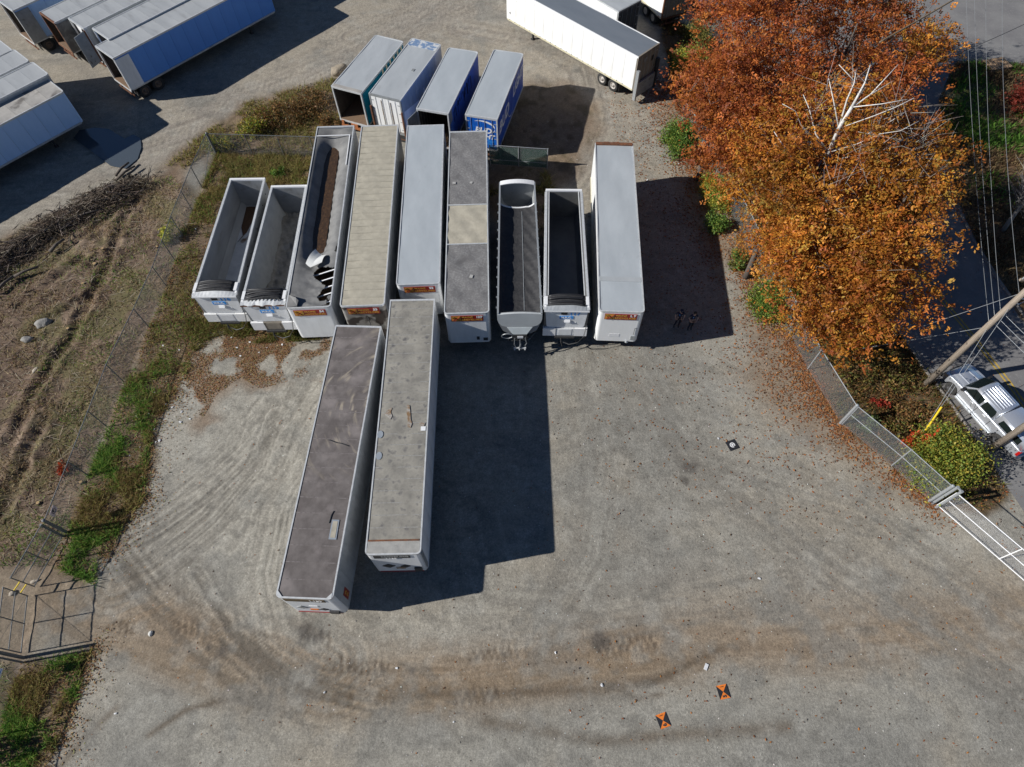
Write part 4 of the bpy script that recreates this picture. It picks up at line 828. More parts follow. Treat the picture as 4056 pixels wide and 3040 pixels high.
    for s in (-1, 1):
        MB().box((s * 1.2 - .09, .25, H - .02), (s * 1.2 + .09, .85, H + .12)).box((s * 1.24 - .06, .12, H - .2), (s * 1.24 + .06, .25, H + .03)).build('tarp_bracket', PURE, t)
    # skirt below the nose, with hatch
    for x0, x1 in ((-1.33, -.56), (.56, 1.33)): MB().box((x0, -.12, 1.46), (x1, .12, 2.20)).build('skirt', PURE if not scallop else WHITE2, t)
    hm = hatch or WHITE
    hb = MB().box((-.54, -.10, 1.48), (.54, .10, 2.19)).build('hatch', hm, t); MB().box((-.40, -.115, 1.55), (.40, -.101, 2.12)).build('hatch_door', hm, hb)
    MB().box((-.6, -.2, 1.30), (.6, .3, 1.45)).tube([(-.2, -.15, 1.35), (-.2, -.3, 1.1), (-.1, -.35, .7)], .035, 6).build('coupling', STEEL, t)
    MB().tube([(1.25, -.1, 2.4), (1.15, -.3, 1.7), (.8, -.45, 1.2), (.3, -.4, .95), (-.15, -.25, 1.05), (-.25, -.15, 1.3)], .03, 6).build('hose', HOSE, t, True)
    # badges
    text(number, .44, nose, (.50, -.035, 3.58), FRONT, SIGNBLUE, bold=.02)
    sg = MB().box((-.38, -.05, 3.08), (.42, -.032, 3.36)).build('badge', SIGNBLUE, nose); text('M.R.C.', .21, sg, (.02, -.055, 3.22), FRONT, PURE, bold=.01, sx=1.05)
    MB().box((-.30, -.06, 3.5), (.06, -.032, 3.78)).build('vent', STEEL, nose)
    pl = MB().hexa([(-.1, -.14, 2.86), (.25, -.14, 2.86), (.25, -.032, 2.86), (-.1, -.032, 2.86)], [(-.1, -.06, 3.0), (.25, -.06, 3.0), (.25, -.032, 3.0), (-.1, -.032, 3.0)]).build('maker_plate', PURE, nose)
    MB().box((.3, -.045, 2.62), (.6, -.032, 2.76)).build('placard', PURE, nose)
    gear(t, L, 2.5, 1.3, 'r', (2.2, .95), legs=1.6)
    if scallop:
        pts = []; mb = MB(); k = 60
        for i in range(k):
            y0, y1 = .8 + (L - 1.0) * i / k, .8 + (L - 1.0) * (i + 1) / k
            z0, z1 = (.0, .14) if i % 2 else (.14, .0)
            mb.poly([(-hw(y0) - .012, y0, H - .02 - .0), (-hw(y0) - .10 - z0 * .5, y0, H - .10 - z0), (-hw(y1) - .10 - z1 * .5, y1, H - .10 - z1), (-hw(y1) - .012, y1, H - .02)])
        mb.build('tarp_edging', SIGNBLUE, t)
    return t
t = tipper('open tipping trailer with blue scalloped edging and leaves on its pale floor, leftmost', -17.48, 24.07, R(.37), 9.76, 3.94, number='116', scallop=True, fl=mat('scuffed_pale_floor', (.58, .59, .60), (.45, .47, .49), 1.5, .5, .15, spots=((.16, .10, .06), 1.1, .62, .1)))
MB().prism([(-.8, 6.3), (-.55, 6.9), (-.8, 7.6), (-.85, 9.6), (.85, 9.65), (.85, 8.4), (.2, 8.5), (-.2, 8.0), (-.35, 7.2)], 1.652, 1.68).build('leaf_mulch', LEAFMULCH, t)
t = tipper('open tipping trailer lined with stone dust and debris, hood torn and wavy', -14.48, 23.37, R(-.22), 9.7, 3.94, number='115', torn=True, hatch=DOORBROWN, fl=DEBRIS)
dg_ = MB(); dg_.grid(np.linspace(-1.08, 1.08, 24), np.linspace(.1, 9.6, 80), lambda a, b_: 1.66 + .45 * max(0, (a + .2)) ** 1.3 * (.6 + .5 * math.sin(b_ * 1.3)) * (b_ < 9.3) + .10 * math.sin(a * 7 + b_ * 3) * math.sin(b_ * 4.1) + .28 * max(0, 1 - abs(a + 1.0) / .35))
dg_.build('debris_heap', DEBRIS, t, True)
# torn pale liner with a wavy lower edge hanging on the left side
mb = MB(); k = 40
for i in range(k):
    y0, y1 = .5 + 8.8 * i / k, .5 + 8.8 * (i + 1) / k; f_ = lambda q: 1.9 + .28 * math.sin(q * 1.7) * math.sin(q * .9 + 1) + .2 * math.sin(q * 3.1)
    w_ = lambda q: -(2.58 - .26 * q / 9.7) / 2 + .075
    mb.poly([(w_(y0) + .30, y0, f_(y0)), (w_(y1) + .30, y1, f_(y1)), (w_(y1), y1, 3.8), (w_(y0), y0, 3.8)])
mb.build('side_liner', mat('pale_dusty_liner', (.42, .42, .40), (.33, .33, .32), 1.5, .7), t)
t = tipper('open tipping trailer with an empty dark floor and double side rails', 3.25, 22.52, R(2.2), 9.69, 3.97, number='117', double=True, fl=mat('dark_worn_floor', (.085, .09, .10), (.12, .125, .13), 1.0, .4, .2, spots=((.2, .19, .18), 2.4, .66, .1)), interior=mat('dark_scuffed_wall', (.17, .17, .165), (.12, .12, .12), 1.5, .5, .2), capm=ALU)

# ------------------------------------------------------------------ G: rounded tub with a black mesh tarp
def tub_trailer():
    L, H = 10.72, 3.92; hw = lambda y: (2.56 - .24 * y / L) / 2
    t = empty('hopper_trailer', (.52, 22.38, 0), -R(.34), 'round tub trailer with a black mesh tarp held by rows of pale clamps', 'trailer', ROW)
    sec = [(-1, H - .05), (-1, 3.4), (-.94, 3.05), (-.8, 2.8), (-.55, 2.66), (0, 2.62), (.55, 2.66), (.8, 2.8), (.94, 3.05), (1, 3.4), (1, H - .05)]
    deep = [(a, z if z > 3.3 else 3.4 - (3.4 - z) * 2.1) for a, z in sec]
    mb = MB()
    for y0, y1 in zip(np.linspace(.04, L - .04, 9)[:-1], np.linspace(.04, L - .04, 9)[1:]):
        for i in range(len(deep) - 1):
            (a0, z0), (a1, z1) = deep[i], deep[i + 1]
            mb.poly([(a0 * hw(y0), y0, z0), (a1 * hw(y0), y0, z1), (a1 * hw(y1), y1, z1), (a0 * hw(y1), y1, z0)])
            mb.poly([(a0 * (hw(y0) - .05), y0, z0 + .05), (a0 * (hw(y1) - .05), y1, z0 + .05), (a1 * (hw(y1) - .05), y1, z1 + .05), (a1 * (hw(y0) - .05), y0, z1 + .05)])
    mb.build('tub', ALU, t)
    def plate(name, y0, y1, m, k=1.0, s_=sec, top=0.):
        n0 = len(s_) + 7; ot = [(a * hw(0) * k, z) for a, z in s_] + [(q * hw(0) * k, H - .05 + top * (1 - q * q)) for q in np.linspace(.75, -.75, 7)]
        mb = MB(); mb.v = [(a, y0, z) for a, z in ot] + [(a, y1, z) for a, z in ot]
        mb.f = [tuple(range(n0)), tuple(range(2 * n0 - 1, n0 - 1, -1))] + [(i, n0 + i, n0 + (i + 1) % n0, (i + 1) % n0) for i in range(n0)]; mb.m = [0] * len(mb.f); return mb.build(name, m, t)
    plate('front_wall', -.12, -.02, mat('smooth_pale_grey', (.50, .52, .52), (.44, .46, .46), 1, .5), 1.02, top=.12)
    plate('bulkhead', .0, .03, ALU_IN, .98, deep, top=.10); plate('tailgate', L - .04, L, ALU_IN, .9, deep, top=.2)
    MB().hexa([(-.42, -.30, 2.16), (.42, -.30, 2.16), (.42, -.02, 2.16), (-.42, -.02, 2.16)], [(-.75, -.14, 2.64), (.75, -.14, 2.64), (.75, -.02, 2.64), (-.75, -.02, 2.64)]).build('nose_skirt', mat('pale_blue_grey', (.46, .50, .51), None, 2, .5), t)
    for s in (-1, 1):
        MB().bar((s * (hw(0) - .02), -.1, H), (s * (hw(L) - .02), L, H), .10, .10).build('top_rail', GALV, t)
        for yy in np.arange(.35, L - 1.4, .76): MB().box((s * hw(yy) - .10, yy, H - .06), (s * hw(yy) + .07, yy + .035, H + .075)).build('clamp', GALV, t)
    mb = MB()
    for i in range(10):
        a, b_ = -1.12 + .224 * i, -1.12 + .224 * (i + 1); z = lambda q: H + .06 + .17 * (1 - (q / 1.15) ** 2)
        mb.hexa([(a, L - .3, z(a) - .05), (b_, L - .3, z(b_) - .05), (b_, L + .08, z(b_) - .07), (a, L + .08, z(a) - .07)], [(a, L - .3, z(a)), (b_, L - .3, z(b_)), (b_, L + .08, z(b_) - .02), (a, L + .08, z(a) - .02)])
    mb.build('end_bow', PURE, t)
    # tarp sagging between the rails, ribbed at the bows, creased on the right
    def zt(x, y):
        s_ = x / hw(y); sag = .46 * (1 - s_ * s_) ** .6
        rib = .022 * math.exp(-(((y / .76) % 1 - .5) / .09) ** 2)
        cre = .05 * math.sin(7 * x + 3.1 * y) * math.sin(2.3 * y + 4 * x) * max(0, s_) * 1.6
        return H - .05 - sag + rib + cre + .02 * math.sin(5 * y)
    xs_ = np.linspace(-1, 1, 27); ys_ = np.arange(.06, L - 1.75, .09); mb = MB()
    n0 = len(xs_)
    for y in ys_:
        for q in xs_: x = q * (hw(y) - .07); mb.v.append((x, y, zt(x, y)))
    for j in range(len(ys_) - 1):
        for i in range(n0 - 1): a = j * n0 + i; mb.f.append((a, a + 1, a + n0 + 1, a + n0)); mb.m.append(0)
    mb.build('mesh_tarp', TARPB, t, True)
    yE = ys_[-1]; MB().tube([(q * (hw(yE) - .07), yE, zt(q * (hw(yE) - .07), yE) + .03) for q in np.linspace(-1, 1, 13)], .05, 6).build('tarp_end_bar', PURE, t)
    MB().tube([(.28, y, zt(.28, y) + .015) for y in np.arange(.5, yE, .35)], .018, 5).build('tarp_strap', GALV, t)
    # hydraulic gear below the nose
    MB().box((-.42, -.35, 1.55), (.42, .0, 2.14)).build('pump_housing', STEEL, t); e = MB().box((-.15, -.372, 1.85), (.2, -.352, 2.05)).build('maker_badge', PURE, t)
    MB().tube([(-.3, -.4, 1.9), (-.33, -.5, 1.4), (-.2, -.55, 1.1)], .035, 6).tube([(.33, -.38, 1.9), (.42, -.5, 1.5), (.3, -.5, 1.2)], .035, 6).tube([(0, -.36, 1.7), (.05, -.5, 1.4), (0, -.6, 1.15)], .06, 8).build('hydraulic_pipe', GALV_D, t)
    for s in (-1, 1): MB().tube([(s * .52 + .17 * math.cos(q), -.2, 1.55 + .22 * math.sin(q)) for q in np.linspace(0, 2 * math.pi, 14)], .02, 5).build('hose_coil', STEEL, t)
    MB().box((-.38, -.62, 1.05), (.38, -.52, 1.15)).box((-.34, -.72, 1.05), (-.28, -.62, 1.1)).box((.28, -.72, 1.05), (.34, -.62, 1.1)).box((-.06, -.72, 1.05), (0, -.62, 1.1)).build('hitch_bar', BRIGHT, t)
    MB().tube([(-.55 + .33 * math.cos(q) - .2, -.3 - .05 * math.sin(q), 2.0 + .30 * math.sin(q)) for q in np.linspace(.2, 5.9, 16)], .03, 6).build('hose', GALV, t, True)
    gear(t, L, 2.4, 1.3, 'r', (2.2, .95), legs=1.6)
tub_trailer()
# loose hoses and a tool lying in front of the row
def ground_tube(name, pts, r, m, label, cat, z=.03):
    mb = MB(); mb.tube([(x, y, z + float(gz(x, y))) for x, y in P(*pts)], r, 6); return tag(mb.build(name, m, smooth=True), label, cat)
ground_tube('hose', [(1206, 738), (1212, 746), (1226, 748), (1240, 744), (1250, 736)], .025, HOSE, 'short black hose curled on the gravel below the double railed tipping trailer', 'hose')
ground_tube('hose', [(1288, 749), (1310, 746), (1332, 744), (1346, 739), (1352, 735)], .025, HOSE, 'thin black hose lying below the nose of the rightmost white trailer', 'hose')
ground_tube('metal_bar', [(1140, 738), (1150, 726), (1162, 712)], .03, GALV, 'pale metal bar lying in shade beside the tub trailer', 'metal bar')

# ================================================================== fences
def link_mesh(p0, p1, z0, z1, pitch=.085, r=.0032):
    """chain link fabric as crossing wires between two points"""
    p0 = np.array(p0, float); p1 = np.array(p1, float); Lh = np.linalg.norm(p1 - p0); hh = z1 - z0; d = (p1 - p0) / Lh
    A = []; B = []
    for s in (1, -1):
        for c in np.arange(-hh, Lh, pitch):
            u0, u1 = c, c + hh; a0, a1 = 0, hh
            if u0 < 0: a0 = -u0; u0 = 0
            if u1 > Lh: a1 = hh - (u1 - Lh); u1 = Lh
            if u1 - u0 < .02: continue
            if s < 0: a0, a1 = hh - a0, hh - a1
            A.append((u0, a0)); B.append((u1, a1))
    A = np.array(A); B = np.array(B); to = lambda q: np.c_[p0[0] + d[0] * q[:, 0], p0[1] + d[1] * q[:, 0], z0 + q[:, 1]]
    return sticks(to(A), to(B), r)
def fence(label, pts, h, every=3.0, m=GALV, mid=None, group=None, posts=True, braces=(), name='chain_link_fence', mesh_r=.0032, z0=.05, terminals=()):
    t = empty(name, (pts[0][0], pts[0][1], 0), 0, label, 'fence', group); ox, oy = pts[0]
    pts = [(x - ox, y - oy) for x, y in pts]
    V = []; Fc = []; nv = 0
    for (x0, y0), (x1, y1) in zip(pts[:-1], pts[1:]):
        L = math.hypot(x1 - x0, y1 - y0); k = max(1, round(L / every))
        for i in range(k):
            f = i / k; xx, yy = x0 + (x1 - x0) * f, y0 + (y1 - y0) * f
            if posts: MB().tube([(xx, yy, -.1), (xx, yy, h + .04)], .034, 8).build('post', m, t)
        MB().tube([(x0, y0, h), (x1, y1, h)], .024, 7).build('top_rail', m, t)
        if mid: MB().tube([(x0, y0, mid), (x1, y1, mid)], .022, 7).build('mid_rail', m, t)
        v, f_ = link_mesh((x0, y0), (x1, y1), z0, h, r=mesh_r); V.append(v); Fc.append(f_ + nv); nv += len(v)
    xx, yy = pts[-1]; MB().tube([(xx, yy, -.1), (xx, yy, h + .04)], .04, 8).build('post', m, t)
    o = link('chain_link_mesh', np_mesh('chain_link_mesh', np.concatenate(V), np.concatenate(Fc), m), t); o['kind'] = 'stuff'
    for i in terminals:
        xx, yy = pts[i]
        MB().tube([(xx, yy, -.1), (xx, yy, h + .08)], .085, 12).tube([(xx, yy, h + .08), (xx, yy, h + .12)], .09, 12, r1=.03).build('terminal_post', m, t)
    for (xa, ya, za, xb, yb_, zb_) in braces: MB().tube([(xa - ox, ya - oy, za), (xb - ox, yb_ - oy, zb_)], .02, 6).build('brace', m, t)
    return t
lf = [(-22.66, 41.2), (-22.95, 37.5), (-23.16, 32.6), (-23.2, 28.1), (-23.45, 24.7), (-23.9, 20.6), (-24.05, 14.4), (-24.17, 11.12)]
t = fence('long weathered chain link fence between the weedy verge and the cleared field', lf, 1.95, 2.9, GALV_D, terminals=(7,), mesh_r=.0038, braces=[(-22.68, 41.1, 1.2, -22.9, 38.3, .1)])
MB().tube([(.0 - 1.51 - .08, -30.3, -.1), (-1.59, -30.3, 2.0)], .055, 10).build('gate_post', GALV_D, t)
sg = empty('no_parking_sign', (-24.12, 11.75, 1.62), R(91), 'small pale no parking sign hung on the fence by the gate post', 'sign')
MB().box((-.26, -.02, -.2), (.26, -.002, .2)).build('plate', mat('pink_white_plate', (.52, .44, .45), (.44, .37, .38), 6, .6), sg); text('P', .22, sg, (0, -.026, 0), FRONT, STEEL, bold=.01)
MB().tube([(.13 * math.cos(q), -.03, .13 * math.sin(q)) for q in np.linspace(0, 2 * math.pi, 20)], .012, 5).build('ring', STEEL, sg)
fence('chain link fence running behind the left trailers from the corner post', [(-22.66, 41.2), (-19.8, 41.0), (-14.86, 40.64), (-12.6, 40.4)], 1.9, 2.9, GALV_D, terminals=(0,))
t = fence('short chain link fence with green netting between the rows', [(-1.35, 39.4), (2.96, 38.85)], 1.85, 2.2, GALV, mid=.55)
v, f_ = link_mesh((0, 0), (4.3, -.55), .1, 1.7, pitch=.04, r=.009); o = link('green_netting', np_mesh('green_netting', v + np.array([0, .04, 0]), f_, mat('green_netting', (.02, .12, .07), (.015, .09, .05), 5, .7)), t); o['kind'] = 'stuff'
rf = [(13.75, 43.5), (14.75, 40.2), (15.9, 34.2), (17.1, 27.0), (17.55, 24.3), (18.2, 20.6), (19.17, 16.83)]
fence('tall chain link fence curving along the fallen leaves under the orange trees', rf, 2.15, 3.0, GALV, mid=None, terminals=(6,), braces=[(17.55, 24.3, 2.1, 17.7, 23.2, .05)])
fence('tall galvanised chain link fence with mid rail running to the white gate', [(19.24, 16.75), (21.3, 14.1), (22.72, 12.0)], 2.15, 3.2, GALV, mid=1.2, terminals=(2,), mesh_r=.004)

def gate_leaf(label, p0, p1, h, m, z0=.16, nv=1, group=None, rails=(.5,), name='gate', mesh_r=.0032, diag=True):
    t = empty(name, (p0[0], p0[1], 0), 0, label, 'gate', group); dx, dy = p1[0] - p0[0], p1[1] - p0[1]; L = math.hypot(dx, dy)
    for z in (z0, h): MB().tube([(0, 0, z), (dx, dy, z)], .026, 8).build('rail', m, t)
    for q in rails: MB().tube([(0, 0, z0 + (h - z0) * q), (dx, dy, z0 + (h - z0) * q)], .024, 8).build('rail', m, t)
    for i in range(nv + 2):
        f = i / (nv + 1); MB().tube([(dx * f, dy * f, z0 - .03), (dx * f, dy * f, h + .03)], .028, 8).build('stile', m, t)
    if diag: MB().tube([(0, 0, z0), (dx, dy, h)], .008, 5).build('truss_rod', m, t)
    v, f_ = link_mesh((0, 0), (dx, dy), z0, h, r=mesh_r); o = link('chain_link_mesh', np_mesh('chain_link_mesh', v, f_, m), t); o['kind'] = 'stuff'
    return t
GG = 'chain link gates across the lanes'
gate_leaf('weathered left gate leaf hinged to the post by the grassy verge', (-24.25, 10.85), (-24.8, 8.24), 1.95, GALV_D, group=GG)
t = gate_leaf('weathered left gate leaf on the camera side of the brown lane', (-24.98, 7.78), (-24.28, 5.05), 1.95, GALV_D, group=GG)
for z, m in ((.7, YELLOW), (1.2, YELLOW)): MB().bar((-.0, .02, z), (.14, .45, z), .05).build('latch_bar', m, t)
t = fence('weathered chain link fence at the lower left corner, mostly out of frame', [(-24.2, 4.85), (-24.1, 1.5), (-23.9, -5)], 1.95, 3.0, GALV_D, terminals=(0,))
MB().tube([(.08, -.22, -.1), (.08, -.22, 2.0)], .05, 10).build('gate_post', GALV_D, t)
sg = MB().box((-.21, -.02, -.28), (.21, -.002, .28)).build('plate', PURE); sg.name = 'fence_sign'; sg.location = (-24.07, 4.0, 1.55); sg.rotation_euler = (0, 0, R(91)); tag(sg, 'white and blue notice on the fence at the lower left edge', 'sign')
for k_, w_ in enumerate((.3, .34, .26, .32)): MB().box((-w_ / 2, -.026, .16 - k_ * .12), (w_ / 2, -.0215, .21 - k_ * .12)).build('printed_line', SIGNBLUE, sg)
# sliding gate at the right
d_ = np.array([25.98 - 22.85, 7.48 - 11.75]); d_ /= np.linalg.norm(d_); a0 = np.array([22.95, 11.70]); a1 = a0 + d_ * 4.9; a2 = a0 + d_ * 11
gate_leaf('bright white framed sliding gate leaf beside the double gate posts', tuple(a0), tuple(a2), 1.95, PURE, nv=2, group=GG, mesh_r=.0022, diag=False)
t = empty('gate_post', (22.86, 11.88, 0), 0, 'thick galvanised double gate post at the end of the right fence', 'post')
for q in (0, .24): MB().tube([(q * .5, -q, -.1), (q * .5, -q, 2.35)], .075, 12).build('post', GALV, t)
MB().bar((0, 0, 2.3), (.12, -.24, 2.3), .08).build('bracket', GALV, t)

# ================================================================== vegetation
LEAFM = colmat('autumn_leaves', .55, .35); GRASSM = colmat('grass_blades', .7, .5); LITTERM = colmat('fallen_leaf_colours', .75); STICKM = colmat('dead_wood', .85)
BARK = mat('grey_brown_bark', (.13, .105, .085), (.08, .065, .055), 8, .9, bump=.6, bscale=20); BIRCH = mat('white_birch_bark', (.66, .64, .60), (.5, .48, .45), 5, .75, spots=((.08, .07, .065), 9, .68, .05)); PALEBARK = mat('pale_bare_bark', (.30, .27, .24), (.22, .20, .18), 7, .9)
def pick(cols, n, r, jit=.18):
    cols = np.array(cols); c = cols[r.integers(0, len(cols), n)]; return c * (1 + (r.random((n, 1)) - .5) * 2 * jit) * (1 + (r.random((n, 3)) - .5) * .12)
def leaf_cloud(name, cen, size, cols, m, r, parent=None, flat=.0, asp=.48, face=None):
    """folded diamond leaves at the given points, each its own colour"""
    n = len(cen); s_ = size * (.65 + .7 * r.random(n))[:, None]
    a = r.normal(size=(n, 3)); a[:, 2] *= (1 - flat); a /= np.linalg.norm(a, axis=1, keepdims=True)
    b_ = r.normal(size=(n, 3)); b_[:, 2] *= (1 - flat); b_ -= a * (a * b_).sum(1, keepdims=True); b_ /= np.linalg.norm(b_, axis=1, keepdims=True)
    if face is not None:                     # leaves of one bunch hang much the same way
        nn = face + r.normal(size=(n, 3)) * .38; nn /= np.linalg.norm(nn, axis=1, keepdims=True)
        a = a - nn * (a * nn).sum(1, keepdims=True); a /= np.linalg.norm(a, axis=1, keepdims=True) + 1e-9; b_ = np.cross(nn, a)
    nn = np.cross(a, b_)
    V = np.stack([cen - a * s_, cen + b_ * s_ * asp + nn * s_ * .15, cen + a * s_, cen - b_ * s_ * asp + nn * s_ * .15], 1).reshape(-1, 3)
    F = (np.arange(n) * 4)[:, None] + np.arange(4)[None, :]
    o = link(name, np_mesh(name, V, F, m, np.repeat(cols, 4, 0)), parent); return o
def limbs(parent, base, top, targets, r0, m, name='trunk', bend=.3, rr=random):
    """tapered trunk with limbs reaching to the targets"""
    mb = MB(); base = Vector(base); top = Vector(top); pts = []
    k = 7; off = Vector((rr.uniform(-bend, bend), rr.uniform(-bend, bend), 0))
    for i in range(k + 1): f = i / k; pts.append(base.lerp(top, f) + off * math.sin(f * math.pi))
    mb.tube(pts, r0, 8, r1=r0 * .22)
    for q in targets:
        q = Vector(q); f = min(.95, max(.22, .25 + .6 * (q.z - base.z) / max(.1, (top.z - base.z)) * .8)); i = f * k; j = min(k - 1, int(i)); s_ = pts[j].lerp(pts[j + 1], i - j)
        mid = s_.lerp(q, .5) + Vector((rr.uniform(-.3, .3), rr.uniform(-.3, .3), .25)); mb.tube([s_, s_.lerp(mid, .5) + Vector((0, 0, .05)), mid, mid.lerp(q, .6), q], r0 * (1 - f * .75) * .5, 5, r1=.015)
    return mb.build(name, m, parent, True)
OAK1 = [(.36, .115, .020), (.40, .145, .020), (.30, .085, .020), (.44, .19, .025), (.22, .06, .018), (.36, .20, .03)]
OAK2 = [(.30, .075, .022), (.35, .10, .024), (.22, .055, .02), (.42, .15, .028), (.19, .05, .022), (.38, .12, .024)]
OAK3 = [(.40, .15, .02), (.44, .19, .025), (.34, .11, .02), (.38, .17, .022), (.25, .075, .018), (.33, .22, .04)]
TREES = 'autumn trees in the strip between fence and road'
BIRCH_LINE = [(1772, 365), (1790, 330), (1812, 278), (1840, 232), (1868, 180), (1880, 140)]
def oak(label, crowns, n, cols, seed, size=.092, group=TREES, trunk_at=None, r0=.22, name='oak_tree', m=None, cluster=.52):
    """crowns: list of (dx, dy, z, rx, ry, rz) as seen; foliage gathered in clumps with gaps"""
    r = np.random.default_rng(seed); rr = random.Random(seed)
    cs = [(*G(dx, dy, z), z, rx, ry, rz) for dx, dy, z, rx, ry, rz in crowns]
    bx, by = trunk_at or (np.mean([c[0] for c in cs]), np.mean([c[1] for c in cs])); zb = float(gz(bx, by))
    t = empty(name, (bx, by, zb), 0, label, 'tree', group)
    n = int(n * 1.35); cl = []
    for x, y, z, rx, ry, rz in cs:
        k = int(26 * (rx * ry * rz) ** .5 / 6)
        d = r.normal(size=(k, 3)); d /= np.linalg.norm(d, axis=1, keepdims=True); rad = (.45 + .6 * r.random(k) ** .6)[:, None]
        c = d * rad * [rx, ry, rz] + [x, y, z]; cl.append(c)
    cl = np.concatenate(cl); cl = cl[cl[:, 2] > 1.6]
    k = len(cl); w = r.random(k) ** 1.6 + .12; idx_ = r.choice(k, n, p=w / w.sum())
    sp = (cluster + .42 * r.random(k))[idx_][:, None]
    nb = n // 8; ib = r.choice(k, nb, p=w / w.sum()); pb = cl[ib] + r.normal(size=(nb, 3)) * (cluster + .42 * r.random(k))[ib][:, None] * [1, 1, .6]
    sub = r.integers(0, nb, n); idx_ = ib[sub]; P_ = pb[sub] + r.normal(size=(n, 3)) * [.14, .14, .09]; cb_ = (pick(cols, nb, r) * (.72 + .5 * r.random((nb, 1))))[sub]; fb = r.normal(size=(nb, 3)) * .62 + [-.15, -.25, .85]; fb = fb[sub]
    # foliage stands back from the birch so that its trunk shows
    kx = 2212 / 4056; dv = P_ - [0, 0, CAM_H]; wv = dv @ C_FWD; px = (2028 + F_PX * (dv @ C_R) / wv) * kx; py = (1520 - F_PX * (dv @ C_U) / wv) * kx
    bd, _, _ = seg_dist(px, py, BIRCH_LINE); gone = (bd < 9) & (r.random(n) < .8) & (fbm(px, py, 22, 2, 5) > .36)
    P_ = P_[~gone]; idx_ = idx_[~gone]; cb_ = cb_[~gone]; fb = fb[~gone]; n = len(P_)
    tone = (.62 + .62 * r.random(k))[idx_][:, None]
    c = (cb_ * .75 + pick(cols, n, r) * .25) * tone * 1.3
    P_ -= [bx, by, zb]
    leaf_cloud('crown', P_, size, c, m or LEAFM, r, t, flat=.0, face=fb)
    zt = max(c_[2] for c_ in cs); cl0 = cl - [bx, by, zb]
    sel = cl0[r.choice(k, min(k, 16), replace=False)]
    limbs(t, (0, 0, -.1), (rr.uniform(-.4, .4), rr.uniform(-.4, .4), zt + .8 - zb), [tuple(q) for q in sel], r0, BARK, rr=rr)
    # fine bare twigs poking through
    q0 = cl0[r.choice(k, 90)]; q1 = q0 + r.normal(size=(90, 3)) * [.7, .7, .5] + [0, 0, .35]
    v, f = sticks(q0, q1, .016, .005); link('twigs', np_mesh('twigs', v, f, STICKM, np.repeat(pick([(.3, .26, .23), (.2, .17, .15)], 90, r), 6, 0)), t)['kind'] = 'stuff'
    return t
oak('orange oak whose lowest boughs hang nearest the galvanised fence and guy wires', [(1815, 600, 6.0, 3.0, 2.9, 2.6), (1750, 565, 5.5, 2.2, 2.2, 2.0), (1890, 640, 5.0, 2.4, 2.2, 1.9), (1810, 690, 3.6, 1.8, 1.6, 1.3), (1940, 560, 6.2, 2.0, 1.9, 1.7)], 24000, OAK1, 11)
oak('golden orange oak leaning over the road edge, right of the birch', [(1925, 460, 7.5, 2.9, 3.0, 2.8), (1962, 400, 7, 1.9, 2.2, 1.9), (1880, 540, 6.5, 2.4, 2.2, 2), (1955, 480, 5.5, 1.6, 1.7, 1.4)], 17000, OAK3, 12)
oak('golden oak with yellow inner leaves along the fence, left of the birch', [(1690, 440, 7, 2.5, 2.9, 2.5), (1645, 375, 6, 1.8, 2.2, 1.9), (1725, 505, 6.5, 2.4, 2.3, 2.2), (1660, 500, 5.0, 1.3, 1.4, 1.4)], 19000, OAK3, 13)
oak('rust red oak at the left edge of the grove, overhanging the green bush', [(1570, 220, 7.5, 2.9, 3.2, 2.8), (1545, 150, 6.5, 2.0, 2.4, 2.0), (1590, 300, 6.5, 2.4, 2.5, 2.2), (1530, 240, 5, 1.4, 1.6, 1.4)], 22000, OAK2, 14)
oak('orange oak in the middle of the grove behind the white birch trunk', [(1770, 290, 8.5, 3.3, 3.4, 2.8), (1690, 330, 8, 2.6, 2.6, 2.2), (1840, 360, 7.5, 2.4, 2.6, 2.2)], 18000, OAK1, 15)
oak('thin leaved orange oak at the right of the grove above the shaded grass', [(1955, 320, 7.5, 2.4, 2.6, 2.0), (1985, 325, 6.5, 1.6, 1.7, 1.3), (1915, 250, 7.0, 2.2, 2.3, 1.7)], 4500, OAK1, 16)
oak('dark red oak at the top left of the grove beside the white trailers', [(1650, 80, 8.5, 3.2, 3.5, 3), (1600, 30, 8, 2.6, 2.6, 2.4), (1690, 150, 8, 2.8, 3.0, 2.5)], 20000, OAK2, 17)
oak('red brown oak at the top centre of the grove, dense towards its top', [(1810, 110, 5.8, 3.7, 4.0, 3.0), (1760, 190, 7.8, 2.8, 2.9, 2.3), (1860, 40, 5.2, 3.2, 3.4, 2.6), (1875, 180, 6, 2.7, 2.8, 2.1)], 19000, OAK2, 18)
oak('sparse orange oak at the top right of the grove, reaching over the car park', [(1945, 130, 5.0, 2.7, 2.9, 2.0), (2000, 115, 4.6, 2.0, 2.0, 1.5), (1960, 40, 5.0, 2.6, 2.7, 1.9), (2040, 90, 4.2, 1.3, 1.4, 1.0)], 7500, OAK1, 19)
oak('red oak cut off by the top of the photo', [(1740, -60, 9, 3.5, 3.5, 2.6), (1850, -70, 9, 3, 3, 2.4), (1640, -50, 8.5, 2.8, 2.8, 2.4)], 11000, OAK2, 20)
